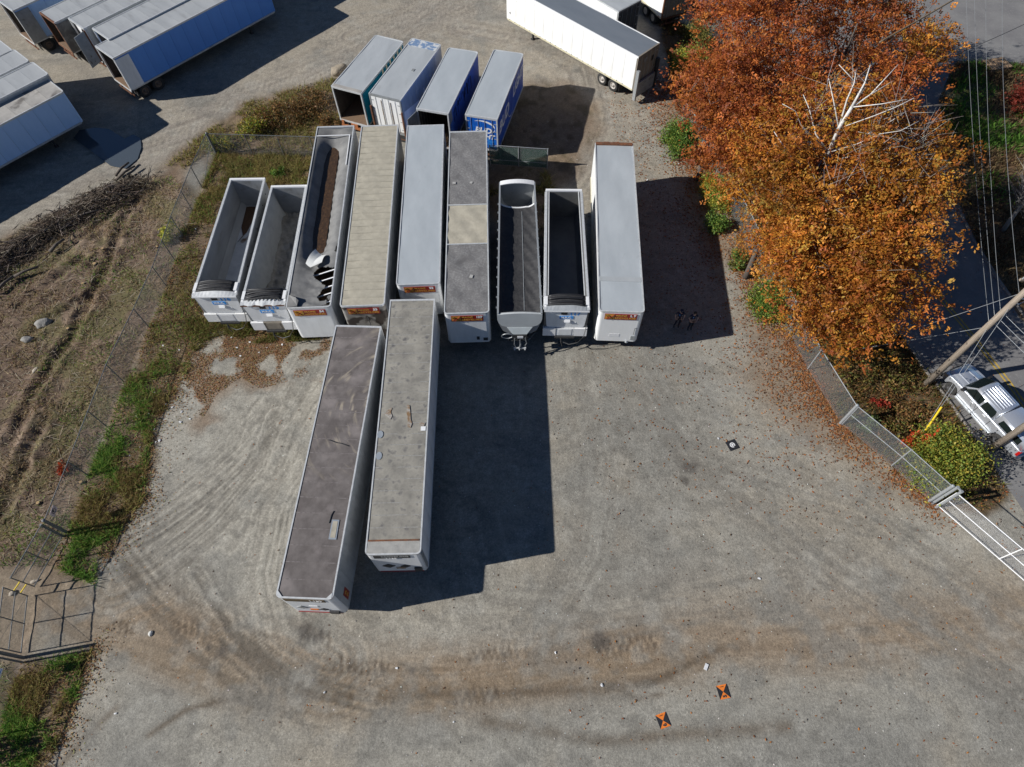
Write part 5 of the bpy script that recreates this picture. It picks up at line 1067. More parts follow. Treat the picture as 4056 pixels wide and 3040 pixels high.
# white birch: bare pale limbs standing through the foliage
bx, by = G(1712, 545, 0.); t = empty('birch_tree', (bx, by, 0), 0, 'white barked birch with bare pale limbs rising through the orange leaves', 'tree', TREES)
mb = MB(); q = lambda dx, dy, z: tuple(np.array(at(dx, dy, z)) - [bx, by, 0])
mb.tube([(0, 0, -.1), q(1740, 470, 3.0), q(1765, 385, 6.2), q(1790, 330, 8.3), q(1812, 278, 10.2), q(1840, 232, 11.8)], .17, 9, r1=.085)
for pts, r_ in (([(1840, 232, 11.8), (1868, 180, 12.8), (1880, 140, 13.5)], .075), ([(1840, 232, 11.8), (1880, 205, 12.2), (1930, 175, 12.6)], .06), ([(1812, 278, 10.2), (1830, 215, 11.6), (1845, 180, 12.5), (1850, 150, 13.0)], .06), ([(1812, 278, 10.2), (1800, 215, 11.3), (1790, 170, 12.2)], .045), ([(1790, 330, 8.3), (1762, 290, 9.2), (1748, 235, 10.4), (1735, 205, 11)], .05), ([(1790, 330, 8.3), (1855, 300, 9.3), (1925, 262, 10.2), (1960, 240, 10.6)], .05), ([(1765, 385, 6.2), (1720, 350, 7.2), (1690, 320, 8)], .045), ([(1780, 350, 7.5), (1880, 330, 8.4), (1985, 290, 9.4)], .045), ([(1765, 385, 6.2), (1850, 370, 7.2), (1960, 330, 8.2), (2030, 295, 9)], .05), ([(1812, 278, 10.2), (1890, 250, 11.6), (1935, 232, 12.0), (1975, 212, 12.6)], .025), ([(1790, 330, 8.3), (1730, 270, 10.2), (1718, 240, 11.0), (1690, 225, 11.4)], .022), ([(1765, 385, 7.2), (1705, 335, 9.2), (1690, 312, 9.8), (1672, 285, 10.2)], .02), ([(1790, 330, 8.6), (1850, 312, 9.8), (1900, 290, 10.6), (1945, 283, 11.0), (1985, 262, 11.4)], .025), ([(1840, 232, 11.8), (1905, 225, 12.4), (1960, 215, 12.8)], .03), ([(1850, 180, 12.4), (1812, 140, 13)], .03), ([(1880, 205, 12.2), (1940, 140, 13.2)], .035)):
    mb.tube([q(*p_) for p_ in pts], r_, 6, r1=.015)
mb.build('trunk', BIRCH, t, True)
r = np.random.default_rng(5); tw = []
for p_ in [(1868, 180, 12.8), (1845, 180, 12.5), (1748, 235, 10.4), (1925, 262, 10.2), (1960, 330, 8.2), (1790, 190, 12), (1985, 290, 9.4), (1690, 320, 8)]:
    c0 = np.array(q(*p_)); tw.append(np.c_[np.repeat(c0[None], 8, 0) + r.normal(size=(8, 3)) * .3, np.repeat(c0[None], 8, 0) + r.normal(size=(8, 3)) * .9 + [.2, .3, .7]])
tw.append(np.concatenate([np.c_[np.repeat(c1[None], 6, 0) + r.normal(size=(6, 3)) * .35, np.repeat(c1[None], 6, 0) + r.normal(size=(6, 3)) * [.75, .7, .4] + [.25, .15, .7]] for c1 in [np.array(q(*p_)) for p_ in [(1850, 345, 9.5), (1880, 300, 10.3), (1905, 345, 9.3), (1930, 300, 10), (1950, 270, 10.5), (1900, 255, 11), (1960, 330, 9), (1870, 390, 8.8), (1920, 385, 8.8), (1985, 300, 9.5), (1830, 400, 8.8), (1790, 400, 9)]]]))
tw = np.concatenate(tw); v, f = sticks(tw[:, :3], tw[:, 3:], .013, .005); link('twigs', np_mesh('twigs', v, f, STICKM, np.repeat(pick([(.45, .42, .38), (.3, .26, .23)], len(tw), r), 6, 0)), t)['kind'] = 'stuff'
r = np.random.default_rng(6); c0 = np.concatenate([np.array(q(*p_)) + r.normal(size=(130, 3)) * [.9, .9, .6] for p_ in [(1800, 300, 9), (1850, 330, 8), (1900, 300, 9), (1760, 260, 10), (1830, 240, 11)]]); leaf_cloud('crown', c0, .10, pick([(.45, .28, .03), (.5, .22, .03)], len(c0), r), LEAFM, r, t)

GREENS = [(.06, .125, .02), (.09, .17, .03), (.05, .10, .02), (.13, .20, .035), (.20, .22, .04)]; GREENS = [tuple(v * 1.25 for v in c) for c in GREENS]
YGREEN = [(.22, .24, .035), (.16, .21, .035), (.30, .27, .04), (.10, .17, .03), (.36, .27, .04)]; YGREEN = [tuple(v * 1.25 for v in c) for c in YGREEN]
OLIVE = [(.11, .12, .03), (.15, .14, .035), (.08, .09, .025), (.2, .16, .04)]; OLIVE = [tuple(v * 1.3 for v in c) for c in OLIVE]
BRAMB = [(.13, .065, .028), (.10, .07, .03), (.17, .09, .03), (.08, .075, .028), (.21, .12, .045)]; BRAMB = [tuple(v * 1.35 for v in c) for c in BRAMB]
def bush(label, dx, dy, rx, ry, rz, n, cols, seed, size=.10, cat='bush', name='bush', group=None, xy=None, stems=10):
    r = np.random.default_rng(seed); x, y = xy or G(dx, dy, rz * .6); z0 = float(gz(x, y))
    t = empty(name, (x, y, z0), 0, label, cat, group)
    k = max(6, int(n / 110)); d = r.normal(size=(k, 3)); d[:, 2] = np.abs(d[:, 2]); d /= np.linalg.norm(d, axis=1, keepdims=True)
    cl = d * (.35 + .6 * r.random((k, 1)) ** .6) * [rx, ry, rz * 1.0]; i = r.integers(0, k, n)
    p = cl[i] + r.normal(size=(n, 3)) * [.2 * rx, .2 * ry, .16 * rz]; p[:, 2] = np.abs(p[:, 2]) + .03
    c = pick(cols, n, r) * (.75 + .5 * r.random(k))[i][:, None]; leaf_cloud('foliage', p, size, c, LEAFM, r, t)
    e = cl[r.integers(0, k, stems)]; v, f = sticks(np.c_[r.normal(size=(stems, 2)) * .08, np.full(stems, -.05)], e, .02, .006); link('stem', np_mesh('stem', v, f, STICKM, np.repeat(pick([(.14, .11, .08)], stems, r), 6, 0)), t)
    return t
BG = 'bushes growing along the right hand fence'
bush('large bright green bush against the fence at its far bend', 1474, 288, 1.3, 1.9, 1.9, 6500, GREENS, 31, .075, group=BG)
bush('olive green bush beside the lift gate of the white trailer', 1490, 125, 1.6, 2.2, 2.2, 6000, YGREEN, 32, .075, group=BG)
bush('olive bush above the bright green one, under the rust red oak', 1515, 60, 1.3, 2.0, 1.8, 3600, OLIVE, 33, .075, group=BG)
bush('yellow green bush growing through the fence at the shadow edge', 1550, 405, 1.1, 1.8, 1.7, 4800, YGREEN, 34, .07, group=BG)
bush('small green bush at the fence foot beside the long trailer shadow', 1552, 475, .8, 1.0, 1.2, 2200, GREENS, 35, .07, group=BG)
bush('low olive bush on the leaf litter under the orange oak', 1600, 560, .7, 1.1, .9, 900, OLIVE + GREENS[:2], 36, .09, group=BG)
bush('dense blue green bush spilling over the fence below the orange leaves', 1682, 638, 1.6, 1.6, 2.0, 7500, GREENS + YGREEN[:1], 37, .075, group=BG)
bush('sparse pale green shrub behind the corner post of the fence', 1875, 910, .7, .7, .8, 420, [(.2, .24, .09), (.14, .2, .06)], 38, .09)
bush('big yellow green bush hiding the right fence beside the second pole', 2052, 985, 2.1, 1.9, 2.3, 15000, [(.24, .27, .04), (.19, .25, .04), (.32, .30, .05), (.13, .20, .035), (.40, .31, .05)], 39, .07)
bush('scarlet sumac shrub beside the yellow guy wire guard', 1992, 942, .5, .5, 2.3, 420, [(.52, .06, .02), (.6, .12, .03), (.45, .05, .02)], 40, .09)
bush('small red leaved sapling in the brown thicket by the fence', 1905, 865, .5, .6, .7, 150, [(.42, .05, .03), (.35, .05, .03)], 41, .10)
bush('dark red shrub at the right edge beside the wooden pallet', 2246, 205, 1.5, 2.3, 2.2, 4500, [(.20, .03, .02), (.24, .05, .025), (.16, .03, .02)], 42, .09)
bush('yellow leaved shrub growing through the left fence', 362, 498, .8, .9, 1.2, 900, [(.42, .38, .05), (.3, .32, .05), (.2, .25, .04)], 43, .08)
bush('small red sapling on the field side of the left fence', 128, 1010, .35, .4, .8, 130, [(.38, .05, .02), (.3, .06, .02)], 44, .09)
bush('leafy green weed clump behind the torn roofed trailer', 600, 372, .6, .6, .7, 700, GREENS, 45, .07)
BR = 'brown bramble thickets behind the fence corner'
for i, (lb, dx, dy, a, b_, c_, n, cs) in enumerate([('russet bramble thicket left of the open backed trailer', 668, 212, 2.0, 1.8, 1.1, 2600, BRAMB), ('brown bramble thicket with pale bent canes', 618, 240, 2.0, 1.6, 1.1, 2400, BRAMB), ('olive brown bramble beside the dirt track', 560, 250, 1.4, 1.3, 1.0, 1400, BRAMB + YGREEN[:1]), ('yellow flowered weed thicket at the fence corner', 540, 268, 1.3, 1.0, 1.2, 1300, YGREEN + BRAMB[:2]), ('russet bramble under the rear of the teal sided trailer', 712, 262, 1.2, 1.2, .9, 1100, BRAMB), ('mixed green bramble on the corner of the fence', 470, 300, 1.3, 1.0, 1.0, 1300, YGREEN + OLIVE)]):
    bush(lb, dx, dy, a, b_, c_, n, cs, 50 + i, .085, 'bramble', 'bramble', BR, stems=40)
UG = 'low brown shrubs in the strip beside the road'
for i, (lb, dx, dy, a, b_, c_, n, cs) in enumerate([('brown undergrowth shrub under the yellow guard of the far guy wire', 1850, 790, 1.5, 1.5, .8, 1500, BRAMB + OLIVE), ('olive undergrowth shrub left of the leaning pole foot', 1930, 800, 1.3, 1.4, .8, 1300, OLIVE + BRAMB), ('russet undergrowth shrub midway between pole foot and fence corner', 1910, 860, 1.3, 1.2, .6, 1100, BRAMB), ('dark undergrowth shrub below the lowest oak bough', 1800, 735, 1.4, 1.4, .9, 1500, OLIVE + BRAMB), ('brown shrub beside the kerb near the parked pickup', 1985, 890, 1.2, 1.2, .6, 900, BRAMB), ('brown shrub by the fence rail below the red sapling', 1945, 930, 1.1, 1.1, .6, 900, BRAMB + OLIVE)]):
    bush(lb, dx, dy, a, b_, c_, n, cs, 60 + i, .085, 'shrub', 'shrub', UG, stems=24)
def bare_tree(label, xy, h, seed, n=260, spread=2.2, m=(.34, .31, .29), cat='bare tree', name='bare_tree', r0=.16):
    r = np.random.default_rng(seed); x, y = xy; t = empty(name, (x, y, float(gz(x, y))), 0, label, cat)
    tg = [(r.normal() * spread * .6, r.normal() * spread * .6, h * (.4 + .6 * r.random())) for _ in range(16)]
    limbs(t, (0, 0, -.1), (r.normal() * .3, r.normal() * .3, h), tg, r0, PALEBARK, rr=random.Random(seed))
    tg = np.array(tg); p0 = tg[r.integers(0, 16, n)] * (.55 + .45 * r.random((n, 1))); p1 = p0 + r.normal(size=(n, 3)) * [.8, .8, .4] + [0, 0, .7]
    v, f = sticks(p0, p1, .02, .005); link('twigs', np_mesh('twigs', v, f, STICKM, np.repeat(pick([m, tuple(c * .7 for c in m)], n, r), 6, 0)), t)['kind'] = 'stuff'; return t
bare_tree('leafless grey tree at the right edge among the power lines', G(2165, 500, 0), 7, 71, 420, 2.6)
bare_tree('second leafless grey tree further right in the shaded grass', G(2225, 520, 0), 7.5, 72, 420, 2.6)
bare_tree('leafless grey shrub between the shaded trailer and the red oak', G(1555, 95, 0), 3.2, 73, 320, 1.4, r0=.06, cat='bare shrub', name='bare_shrub')

bush('sparse sapling just outside the lower left corner whose shadow falls on the gravel', 0, 0, .8, .8, 2.4, 420, OLIVE, 46, .12, xy=(-24.9, .75), cat='sapling', name='sapling')
# ---- ground cover nobody could count: one object each
def scatter(poly, n, r, mask=None):
    xs0 = [p_[0] for p_ in poly]; ys0 = [p_[1] for p_ in poly]; out = []
    while sum(map(len, out)) < n:
        q_ = np.c_[r.uniform(min(xs0), max(xs0), n * 2), r.uniform(min(ys0), max(ys0), n * 2)]; q_ = q_[inpoly(q_[:, 0], q_[:, 1], poly)]
        if mask is not None: q_ = q_[r.random(len(q_)) < mask(q_[:, 0], q_[:, 1])]
        out.append(q_)
        if len(out) > 60: break
    return np.concatenate(out)[:n]
def blades(name, xy, h, w, cols, r, lean=.45, z=None):
    n = len(xy); hh = h * (.45 + 1.0 * r.random(n)); a = r.uniform(0, 2 * math.pi, n); b_ = r.uniform(0, 2 * math.pi, n); ln = lean * hh * (.4 + r.random(n)); z0 = gz(xy[:, 0], xy[:, 1]) - .01
    c0 = np.c_[xy, z0]; d = np.c_[np.cos(a), np.sin(a), np.zeros(n)] * (w * (.6 + .8 * r.random(n)))[:, None]; tip = c0 + np.c_[np.cos(b_) * ln, np.sin(b_) * ln, hh]
    V = np.stack([c0 - d, c0 + d, tip], 1).reshape(-1, 3); F = np.arange(n * 3).reshape(-1, 3)
    return tag(link(name, np_mesh(name, V, F, GRASSM, np.repeat(cols, 3, 0))), kind='stuff')
r = np.random.default_rng(101)
def clump(s, lo, hi, seed): return lambda x, y: sstep(lo, hi, fbm(x, y, s, 4, seed))
STRAW = [(.40, .32, .18), (.33, .25, .14), (.26, .18, .10), (.18, .12, .07), (.42, .34, .21), (.21, .135, .085), (.25, .16, .10), (.24, .22, .08)]; STRAW = [tuple(v * 1.25 for v in c) for c in STRAW]
GRN = [(.09, .18, .03), (.13, .24, .04), (.06, .12, .024), (.19, .25, .05)]; GRN = [tuple(v * 1.6 for v in c) for c in GRN]
lf_poly = [(-24.6, -6), (-24.6, 4.2), (-24.3, 11), (-24.0, 20), (-23.4, 28), (-23.2, 36.5)] + P((370, 380), (330, 390), (200, 440), (60, 490)) + [(-44, 24), (-44, -6)]
notlane = lambda x, y: 1 - inpoly(x, y, [(-45, 9.3), (-24.4, 9.3), (-21, 8), (-21, 5), (-24.4, 4.7), (-45, 4.7)])
xy = scatter(lf_poly, 46000, r, lambda x, y: (.25 + .75 * sstep(.4, .6, fbm(x, y, 1.6, 4, 91))) * notlane(x, y) * sstep(-44, -28, x + .0 * y) ** .3)
n = len(xy); patch = fbm(xy[:, 0], xy[:, 1], 3, 3, 92)[:, None]; nearg = sstep(17, 9, xy[:, 1] - (xy[:, 0] + 24) * .8)[:, None]
isg = r.random((n, 1)) < sstep(.52, .64, patch) * .35 + nearg * .8
c = np.where(isg, pick(GRN + [(.24, .23, .06)], n, r), pick(STRAW, n, r)); blades('dry_field_stubble', xy, .17, .022, c, r, 1.3)
strip = list(inner_strip); xy = scatter(strip, 46000, r, lambda x, y: (.08 + .92 * sstep(.40, .60, fbm(x, y, 1.3, 4, 93))) * notlane(x, y) * (1 - .75 * sstep(19, 23, y) * sstep(37, 33, y)))
n = len(xy); patch = fbm(xy[:, 0], xy[:, 1], 2.2, 4, 94)[:, None]; gm_ = sstep(24, 17, xy[:, 1])[:, None]
isg = r.random((n, 1)) < (.22 + .72 * gm_) * sstep(.34, .52, patch); c = np.where(isg, pick(GRN, n, r), pick([(.34, .25, .10), (.42, .35, .14), (.26, .17, .08), (.20, .14, .055), (.34, .33, .09)], n, r)); blades('verge_weeds', xy, .26, .024, c, r, 1.3)
xy = scatter(behind + [], 9000, r, clump(2, .42, .6, 95)); n = len(xy); c = pick([(.38, .32, .12), (.30, .25, .09), (.20, .14, .06), (.20, .22, .06)], n, r); blades('tall_dry_grass', xy, .38, .03, c, r, 1.1)
xy = scatter(grass_e[:7] + [(36, 20), (52, 20), (52, 50.4), (46, 50.4), (41, 51)], 42000, r, lambda x, y: .25 + .75 * sstep(.42, .55, fbm(x, y, 3.5, 4, 96))); n = len(xy)
gpoly = P((2062, 170), (2110, 160), (2150, 195), (2130, 235), (2195, 275), (2230, 300), (2230, 330), (2085, 315), (2062, 240)); gg = np.maximum(pmask(xy[:, 0], xy[:, 1], gpoly, 1.5, .6, 83)[:, None] * .92, .6 * sstep(.40, .52, fbm(xy[:, 0] * .8, xy[:, 1] * .8, 3.4, 3, 97))[:, None] * sstep(33, 35.5, xy[:, 0])[:, None] * sstep(33, 37, xy[:, 1])[:, None])
c = np.where(r.random((n, 1)) < gg, pick([(.12, .26, .04), (.17, .33, .05), (.08, .18, .03)], n, r), pick([(.20, .14, .07), (.15, .09, .05), (.25, .18, .09)], n, r)); blades('roadside_grass', xy, .34, .05, c, r, .8)
xy = scatter(rstrip, 22000, r, clump(1.2, .3, .6, 98)); n = len(xy); c = pick(BRAMB + OLIVE + [(.2, .14, .06)], n, r); blades('woodland_undergrowth', xy, .32, .03, c, r, 1.0)
xy = scatter(weedy, 7000, r, clump(1.0, .36, .56, 86)); n = len(xy); c = pick([(.22, .24, .06), (.15, .19, .045), (.28, .22, .08), (.2, .13, .06)], n, r); blades('weeds_below_trailers', xy, .22, .026, c, r, 1.1)
xy = scatter(brush_n, 7000, r, clump(1.4, .36, .56, 87)); n = len(xy); c = pick([(.34, .27, .11), (.26, .17, .07), (.2, .2, .06), (.3, .3, .08)], n, r); blades('track_edge_weeds', xy, .3, .03, c, r, 1.0)
# fallen leaves
ORL = [(.26, .095, .03), (.20, .07, .025), (.30, .13, .04), (.14, .06, .028), (.22, .12, .055)]
def fallen(name, xy, cols, size, lift=.015):
    n = len(xy); c0 = np.c_[xy, gz(xy[:, 0], xy[:, 1]) + lift + r.random(n) * .02]; o = leaf_cloud(name, c0, size, cols, LITTERM, r, None, flat=.75); return tag(o, kind='stuff')
def fdens(x, y):
    d, sd, _ = seg_dist(x, y, [(13.4, 48), (14.7, 40), (17.0, 27), (18.2, 20.6), (19.1, 16.8), (22.7, 12)]); dd = np.where(sd > 0, d * .0 + np.abs(d), np.abs(d))
    return np.clip(np.exp(-dd / (.45 + .75 * sstep(14, 20, y))) * 1.1 + .07 * np.exp(-dd / 5.0) * sstep(9, 15, y), 0, 1) * (.25 + .75 * sstep(.35, .6, fbm(x, y, 1.1, 4, 99)))
xy = scatter([(8, 50), (14.5, 50), (15.2, 40.5), (17.4, 27), (18.5, 20.8), (19.4, 17), (23.2, 12), (24.5, 10), (22, 6), (12, 6), (4, 14), (4, 24), (9, 27), (9, 36)], 17000, r, fdens); fallen('fallen_leaves', xy, pick(ORL, len(xy), r), .07)
xy = scatter(rstrip, 9000, r); fallen('woodland_leaf_litter', xy, pick(ORL + BRAMB, len(xy), r), .08)
xy = scatter([(-22, 0), (24, 0), (24, 34), (-20, 34)], 1500, r, lambda x, y: (.25 + .75 * (x > 2)) * (1 - pmask(x, y, [(-25, -1), (-20, -1), (-20, 34), (-25, 34)], 1))); fallen('scattered_leaves', xy, pick([(.22, .08, .03), (.10, .05, .025), (.3, .12, .03)], len(xy), r), .055)
xy = scatter(crust_poly + [], 9500, r, lambda x, y: pmask(x, y, crust_poly, 2.4, 1.3, 14) * sstep(.39, .52, fbm(x, y, 1.5, 5, 16))); fallen('matted_leaf_patches', xy, pick([(.27, .12, .05), (.20, .095, .04), (.30, .16, .07), (.2, .17, .06), (.14, .075, .035)], len(xy), r), .042)
edge_ = P((470, 620), (430, 720), (405, 800), (372, 860), (330, 930), (318, 1010), (310, 1080), (262, 1140), (235, 1200)); edge2_ = P((200, 1400), (180, 1450), (160, 1520), (120, 1620), (90, 1700))
def edens(x, y): return np.exp(-np.minimum(seg_dist(x, y, edge_)[0], seg_dist(x, y, edge2_)[0]) / .38) * (.3 + .7 * sstep(.35, .6, fbm(x, y, .9, 4, 85)))
xy = scatter([(-24, -3), (-18, -3), (-18, 32), (-24, 32)], 8000, r, lambda x, y: edens(x, y) * notlane(x, y)); fallen('verge_edge_leaves', xy, pick([(.24, .12, .05), (.19, .10, .045), (.30, .18, .08), (.22, .2, .08)], len(xy), r), .05)
xy = scatter(strip, 9000, r, lambda x, y: notlane(x, y) * sstep(.35, .55, fbm(x, y, 1.2, 3, 88))); fallen('verge_leaf_litter', xy, pick([(.22, .11, .05), (.17, .09, .04), (.28, .16, .07)], len(xy), r), .06)
xy = scatter([(24.9, 8), (36, 8), (33, 35), (24, 30)], 900, r); fallen('road_leaves', xy, pick(ORL, len(xy), r), .07, .04)
# twigs strewn over the cleared field, pebbles on the yard
xy = scatter(lf_poly, 7500, r, notlane); n = len(xy); a = r.uniform(0, 2 * math.pi, n); ln = .12 + .5 * r.random(n) ** 2.5 * 1.8; z = gz(xy[:, 0], xy[:, 1]) + .02
v, f = sticks(np.c_[xy, z], np.c_[xy[:, 0] + np.cos(a) * ln, xy[:, 1] + np.sin(a) * ln, z + r.random(n) * .1], .014, .008); tag(link('field_twigs', np_mesh('field_twigs', v, f, STICKM, np.repeat(pick([(.36, .30, .23), (.25, .19, .14), (.14, .10, .075), (.45, .38, .29)], n, r), 6, 0))), kind='stuff')
xy = scatter([(-21, -1), (23, -1), (24, 10), (17, 18), (13, 42), (-14, 50), (-40, 45), (-22, 30)], 5200, r); n = len(xy); c0 = np.c_[xy, gz(xy[:, 0], xy[:, 1]) + .004]; s_ = (.012 + .03 * r.random(n) ** 3)[:, None]
oct_ = np.array([(1, 0, 0), (0, 1, 0), (-1, 0, 0), (0, -1, 0), (0, 0, .8)]); V = (c0[:, None] + oct_[None] * s_[:, None] * (.6 + .8 * r.random((n, 5, 1)))).reshape(-1, 3); F = np.concatenate([(np.arange(n) * 5)[:, None] + np.array(q_) for q_ in ((0, 1, 4), (1, 2, 4), (2, 3, 4), (3, 0, 4))])
tag(link('pebbles', np_mesh('pebbles', V, F, LITTERM, np.repeat(pick([(.42, .40, .37), (.30, .285, .26), (.2, .19, .175), (.55, .54, .5)], n, r), 5, 0))), kind='stuff')

# ---- brush pile of cut branches along the field edge
r = np.random.default_rng(202); ridge_ = resample(P((-60, 640), (0, 570), (70, 525), (140, 480), (210, 440), (300, 405)), 60)
bp_ = empty('brush_pile', (float(ridge_[30, 0]), float(ridge_[30, 1]), 0), 0, 'long dark heap of cut branches and brushwood along the field edge', 'brush pile'); o_ = np.array([ridge_[30, 0], ridge_[30, 1], 0])
n = 3000; i = r.integers(0, 60, n); c0 = np.c_[ridge_[i] + r.normal(size=(n, 2)) * [.75, .85], np.zeros(n)]; hgt = .9 * np.exp(-(np.linalg.norm(c0[:, :2] - ridge_[i], axis=1) / 1.0) ** 2); c0[:, 2] = gz(c0[:, 0], c0[:, 1]) + r.random(n) * hgt + .02
a = r.normal(.72, .75, n); ln = .35 + 1.4 * r.random(n) ** 2; d = np.c_[np.cos(a) * ln, np.sin(a) * ln, r.normal(size=n) * .22]
v, f = sticks(c0 - d / 2 - o_, c0 + d / 2 - o_, .020 + .02 * r.random(n) ** 3, .008, 4); k_ = link('branches', np_mesh('branches', v, f, STICKM, np.repeat(pick([(.10, .075, .055), (.06, .045, .035), (.16, .12, .09), (.30, .25, .2), (.075, .055, .04)], n, r), 8, 0)), bp_); k_['kind'] = 'stuff'
for px, py, a, ln, rad in [(268, 372, 1.1, 1.5, .1), (276, 380, .9, 1.7, .1), (100, 505, .6, 2.2, .1), (130, 538, 1.0, 1.3, .12), (60, 595, .5, 1.8, .1), (190, 470, .4, 2.4, .07), (40, 540, .8, 2.6, .07), (15, 620, 1.0, 1.6, .11), (240, 415, .5, 2.2, .06)]:
    x, y = G(px, py); z = float(gz(x, y)) + .35; MB().tube([(x - o_[0] - math.cos(a) * ln / 2, y - o_[1] - math.sin(a) * ln / 2, z - .1), (x - o_[0], y - o_[1], z + .05), (x - o_[0] + math.cos(a) * ln / 2, y - o_[1] + math.sin(a) * ln / 2, z)], rad, 8, r1=rad * .7).build('log', BARK, bp_, True)

# ---- boulders, stones, cut stumps
ROCK = mat('grey_boulder', (.30, .285, .26), (.21, .20, .18), 4, .9, bump=.6, bscale=9); PALEROCK = mat('pale_stone', (.46, .40, .32), (.36, .30, .23), 4, .9, bump=.5, bscale=9)
def rock(label, dx, dy, sx, sy, sz, seed, rz=0, m=ROCK, name='boulder', cat='boulder', group=None):
    rr = random.Random(seed); bm = bmesh.new(); bmesh.ops.create_icosphere(bm, subdivisions=3, radius=1)
    o3 = Vector((rr.random() * 9, rr.random() * 9, rr.random() * 9))
    from mathutils import noise as mn
    for v_ in bm.verts: v_.co *= 1 + .35 * mn.noise(v_.co * 1.1 + o3) + .12 * mn.noise(v_.co * 3 + o3)
    for v_ in bm.verts: v_.co = Vector((v_.co.x * sx, v_.co.y * sy, v_.co.z * sz))
    me = bpy.data.meshes.new(name); bm.to_mesh(me); bm.free(); me.materials.append(m); me.polygons.foreach_set('use_smooth', [True] * len(me.polygons))
    x, y = G(dx, dy); o = link(name, me, None, (x, y, float(gz(x, y)) + sz * .45), (0, 0, rz)); return tag(o, label, cat, group)
rock('large grey boulder on the cleared field, upper one of two', 95, 700, .52, .30, .30, 1, .5)
rock('smaller grey boulder on the cleared field, lower one of two', 62, 736, .42, .22, .2, 2, .1)
rock('flat pale stone slab lying on the cleared field', 78, 801, .25, .12, .07, 3, 1.1, PALEROCK)
rock('tan boulder at the left side of the rusty open backed trailer', 734, 158, .75, .5, .5, 4, .7, mat('tan_boulder', (.32, .27, .20), (.24, .20, .15), 4, .9, bump=.5))
rock('small pale stone in the tyre tracks right of the left gates', 325, 1369, .10, .14, .08, 5, .2, mat('white_stone', (.62, .61, .57), None, 4, .8), 'stone', 'stone')
rock('round tan stone on the lane behind the lower left gate leaf', 28, 1283, .16, .14, .1, 6, .2, PALEROCK, 'stone', 'stone')
rock('flat pale stone on the lane between the two left gate leaves', 75, 1256, .22, .09, .06, 7, .3, PALEROCK, 'stone', 'stone')
STW = mat('fresh_cut_wood', (.62, .42, .20), (.5, .33, .16), 9, .8); 
def stump(dx, dy, rad, label):
    x, y = G(dx, dy); t = empty('tree_stump', (x, y, float(gz(x, y))), 0, label, 'stump', 'freshly cut stumps on the cleared field')
    MB().tube([(0, 0, -.1), (.01, .01, .12)], rad, 10).build('bark', BARK, t); MB().tube([(.01, .01, .121), (.012, .01, .13)], rad * .9, 10).build('cut_face', STW, t)
for dx, dy, rad, lb in [(206, 573, .13, 'orange cut stump beside the deepest tyre rut'), (224, 541, .1, 'cut stump near the top of the deepest rut'), (179, 614, .09, 'pale cut stump left of the rut, halfway down the field'), (148, 712, .10, 'yellow cut stump at the lower bend of the rut'), (340, 535, .08, 'small cut stump close beside the left fence'), (85, 1089, .1, 'cut stump on the grassy bank above the gate'), (177, 1044, .10, 'cut stump seen through the chain link in the verge')]: stump(dx, dy, rad, lb)
# ---- litter
LM = mat('white_litter', (.70, .70, .69), (.55, .56, .58), 9, .7)
def scrap(seed):
    rr = random.Random(seed); mb = MB(); pts = [(.13 * math.cos(q) * rr.uniform(.6, 1.2), .09 * math.sin(q) * rr.uniform(.6, 1.2), rr.uniform(.01, .07)) for q in np.linspace(0, 2 * math.pi, 9)[:-1]]
    for i in range(8): mb.poly([pts[i], pts[(i + 1) % 8], (0, 0, .06)])
    mb.poly([(a, b_, 0) for a, b_, _ in pts[::-1]]); return mb.mesh('litter', LM)
SC = [scrap(i) for i in range(4)]
def litter(label, group, pts):
    for i, (dx, dy) in enumerate(pts):
        x, y = G(dx, dy); o = link('litter', SC[i % 4], None, (x, y, float(gz(x, y)) + .02), (0, 0, random.random() * 6)); o.scale = [random.uniform(.35, .75)] * 3; tag(o, label, 'litter', group)
litter('small white scrap of litter in the weeds along the left fence', 'litter in the left verge', [(345, 952), (334, 848), (358, 873), (390, 912), (372, 880), (322, 894), (296, 900), (337, 955), (333, 928), (302, 966), (280, 984), (308, 1030), (353, 748), (330, 700), (423, 496), (390, 512), (388, 757)])
litter('small white scrap of litter on the brown ground below the left trailers', 'litter in front of the left trailers', [(480, 742), (470, 705), (512, 752), (500, 730), (540, 740), (577, 752), (560, 762), (610, 745), (520, 770), (392, 890), (410, 905)])
litter('small white scrap of litter lying on the open gravel yard', 'litter on the open gravel', [(857, 1444), (700, 1496), (250, 1542), (1552, 948), (1300, 1480), (1200, 1410), (1640, 1250), (980, 1560)])
litter('small white scrap of litter among the fallen orange leaves', 'litter in the fallen leaves', [(1466, 354), (1395, 265), (1398, 390), (1640, 602), (1620, 590), (1637, 660), (1680, 700), (1556, 684), (1330, 420), (1180, 410)])
o = link('paper_sheet', MB().box((-.08, -.15, 0), (.08, .15, .02)).mesh('paper_sheet', LM), None, (*G(1525, 1441), .03 + float(gz(*G(1525, 1441)))), (.03, .02, -.5)); tag(o, 'curled white paper sheet on the gravel near the orange target', 'paper')
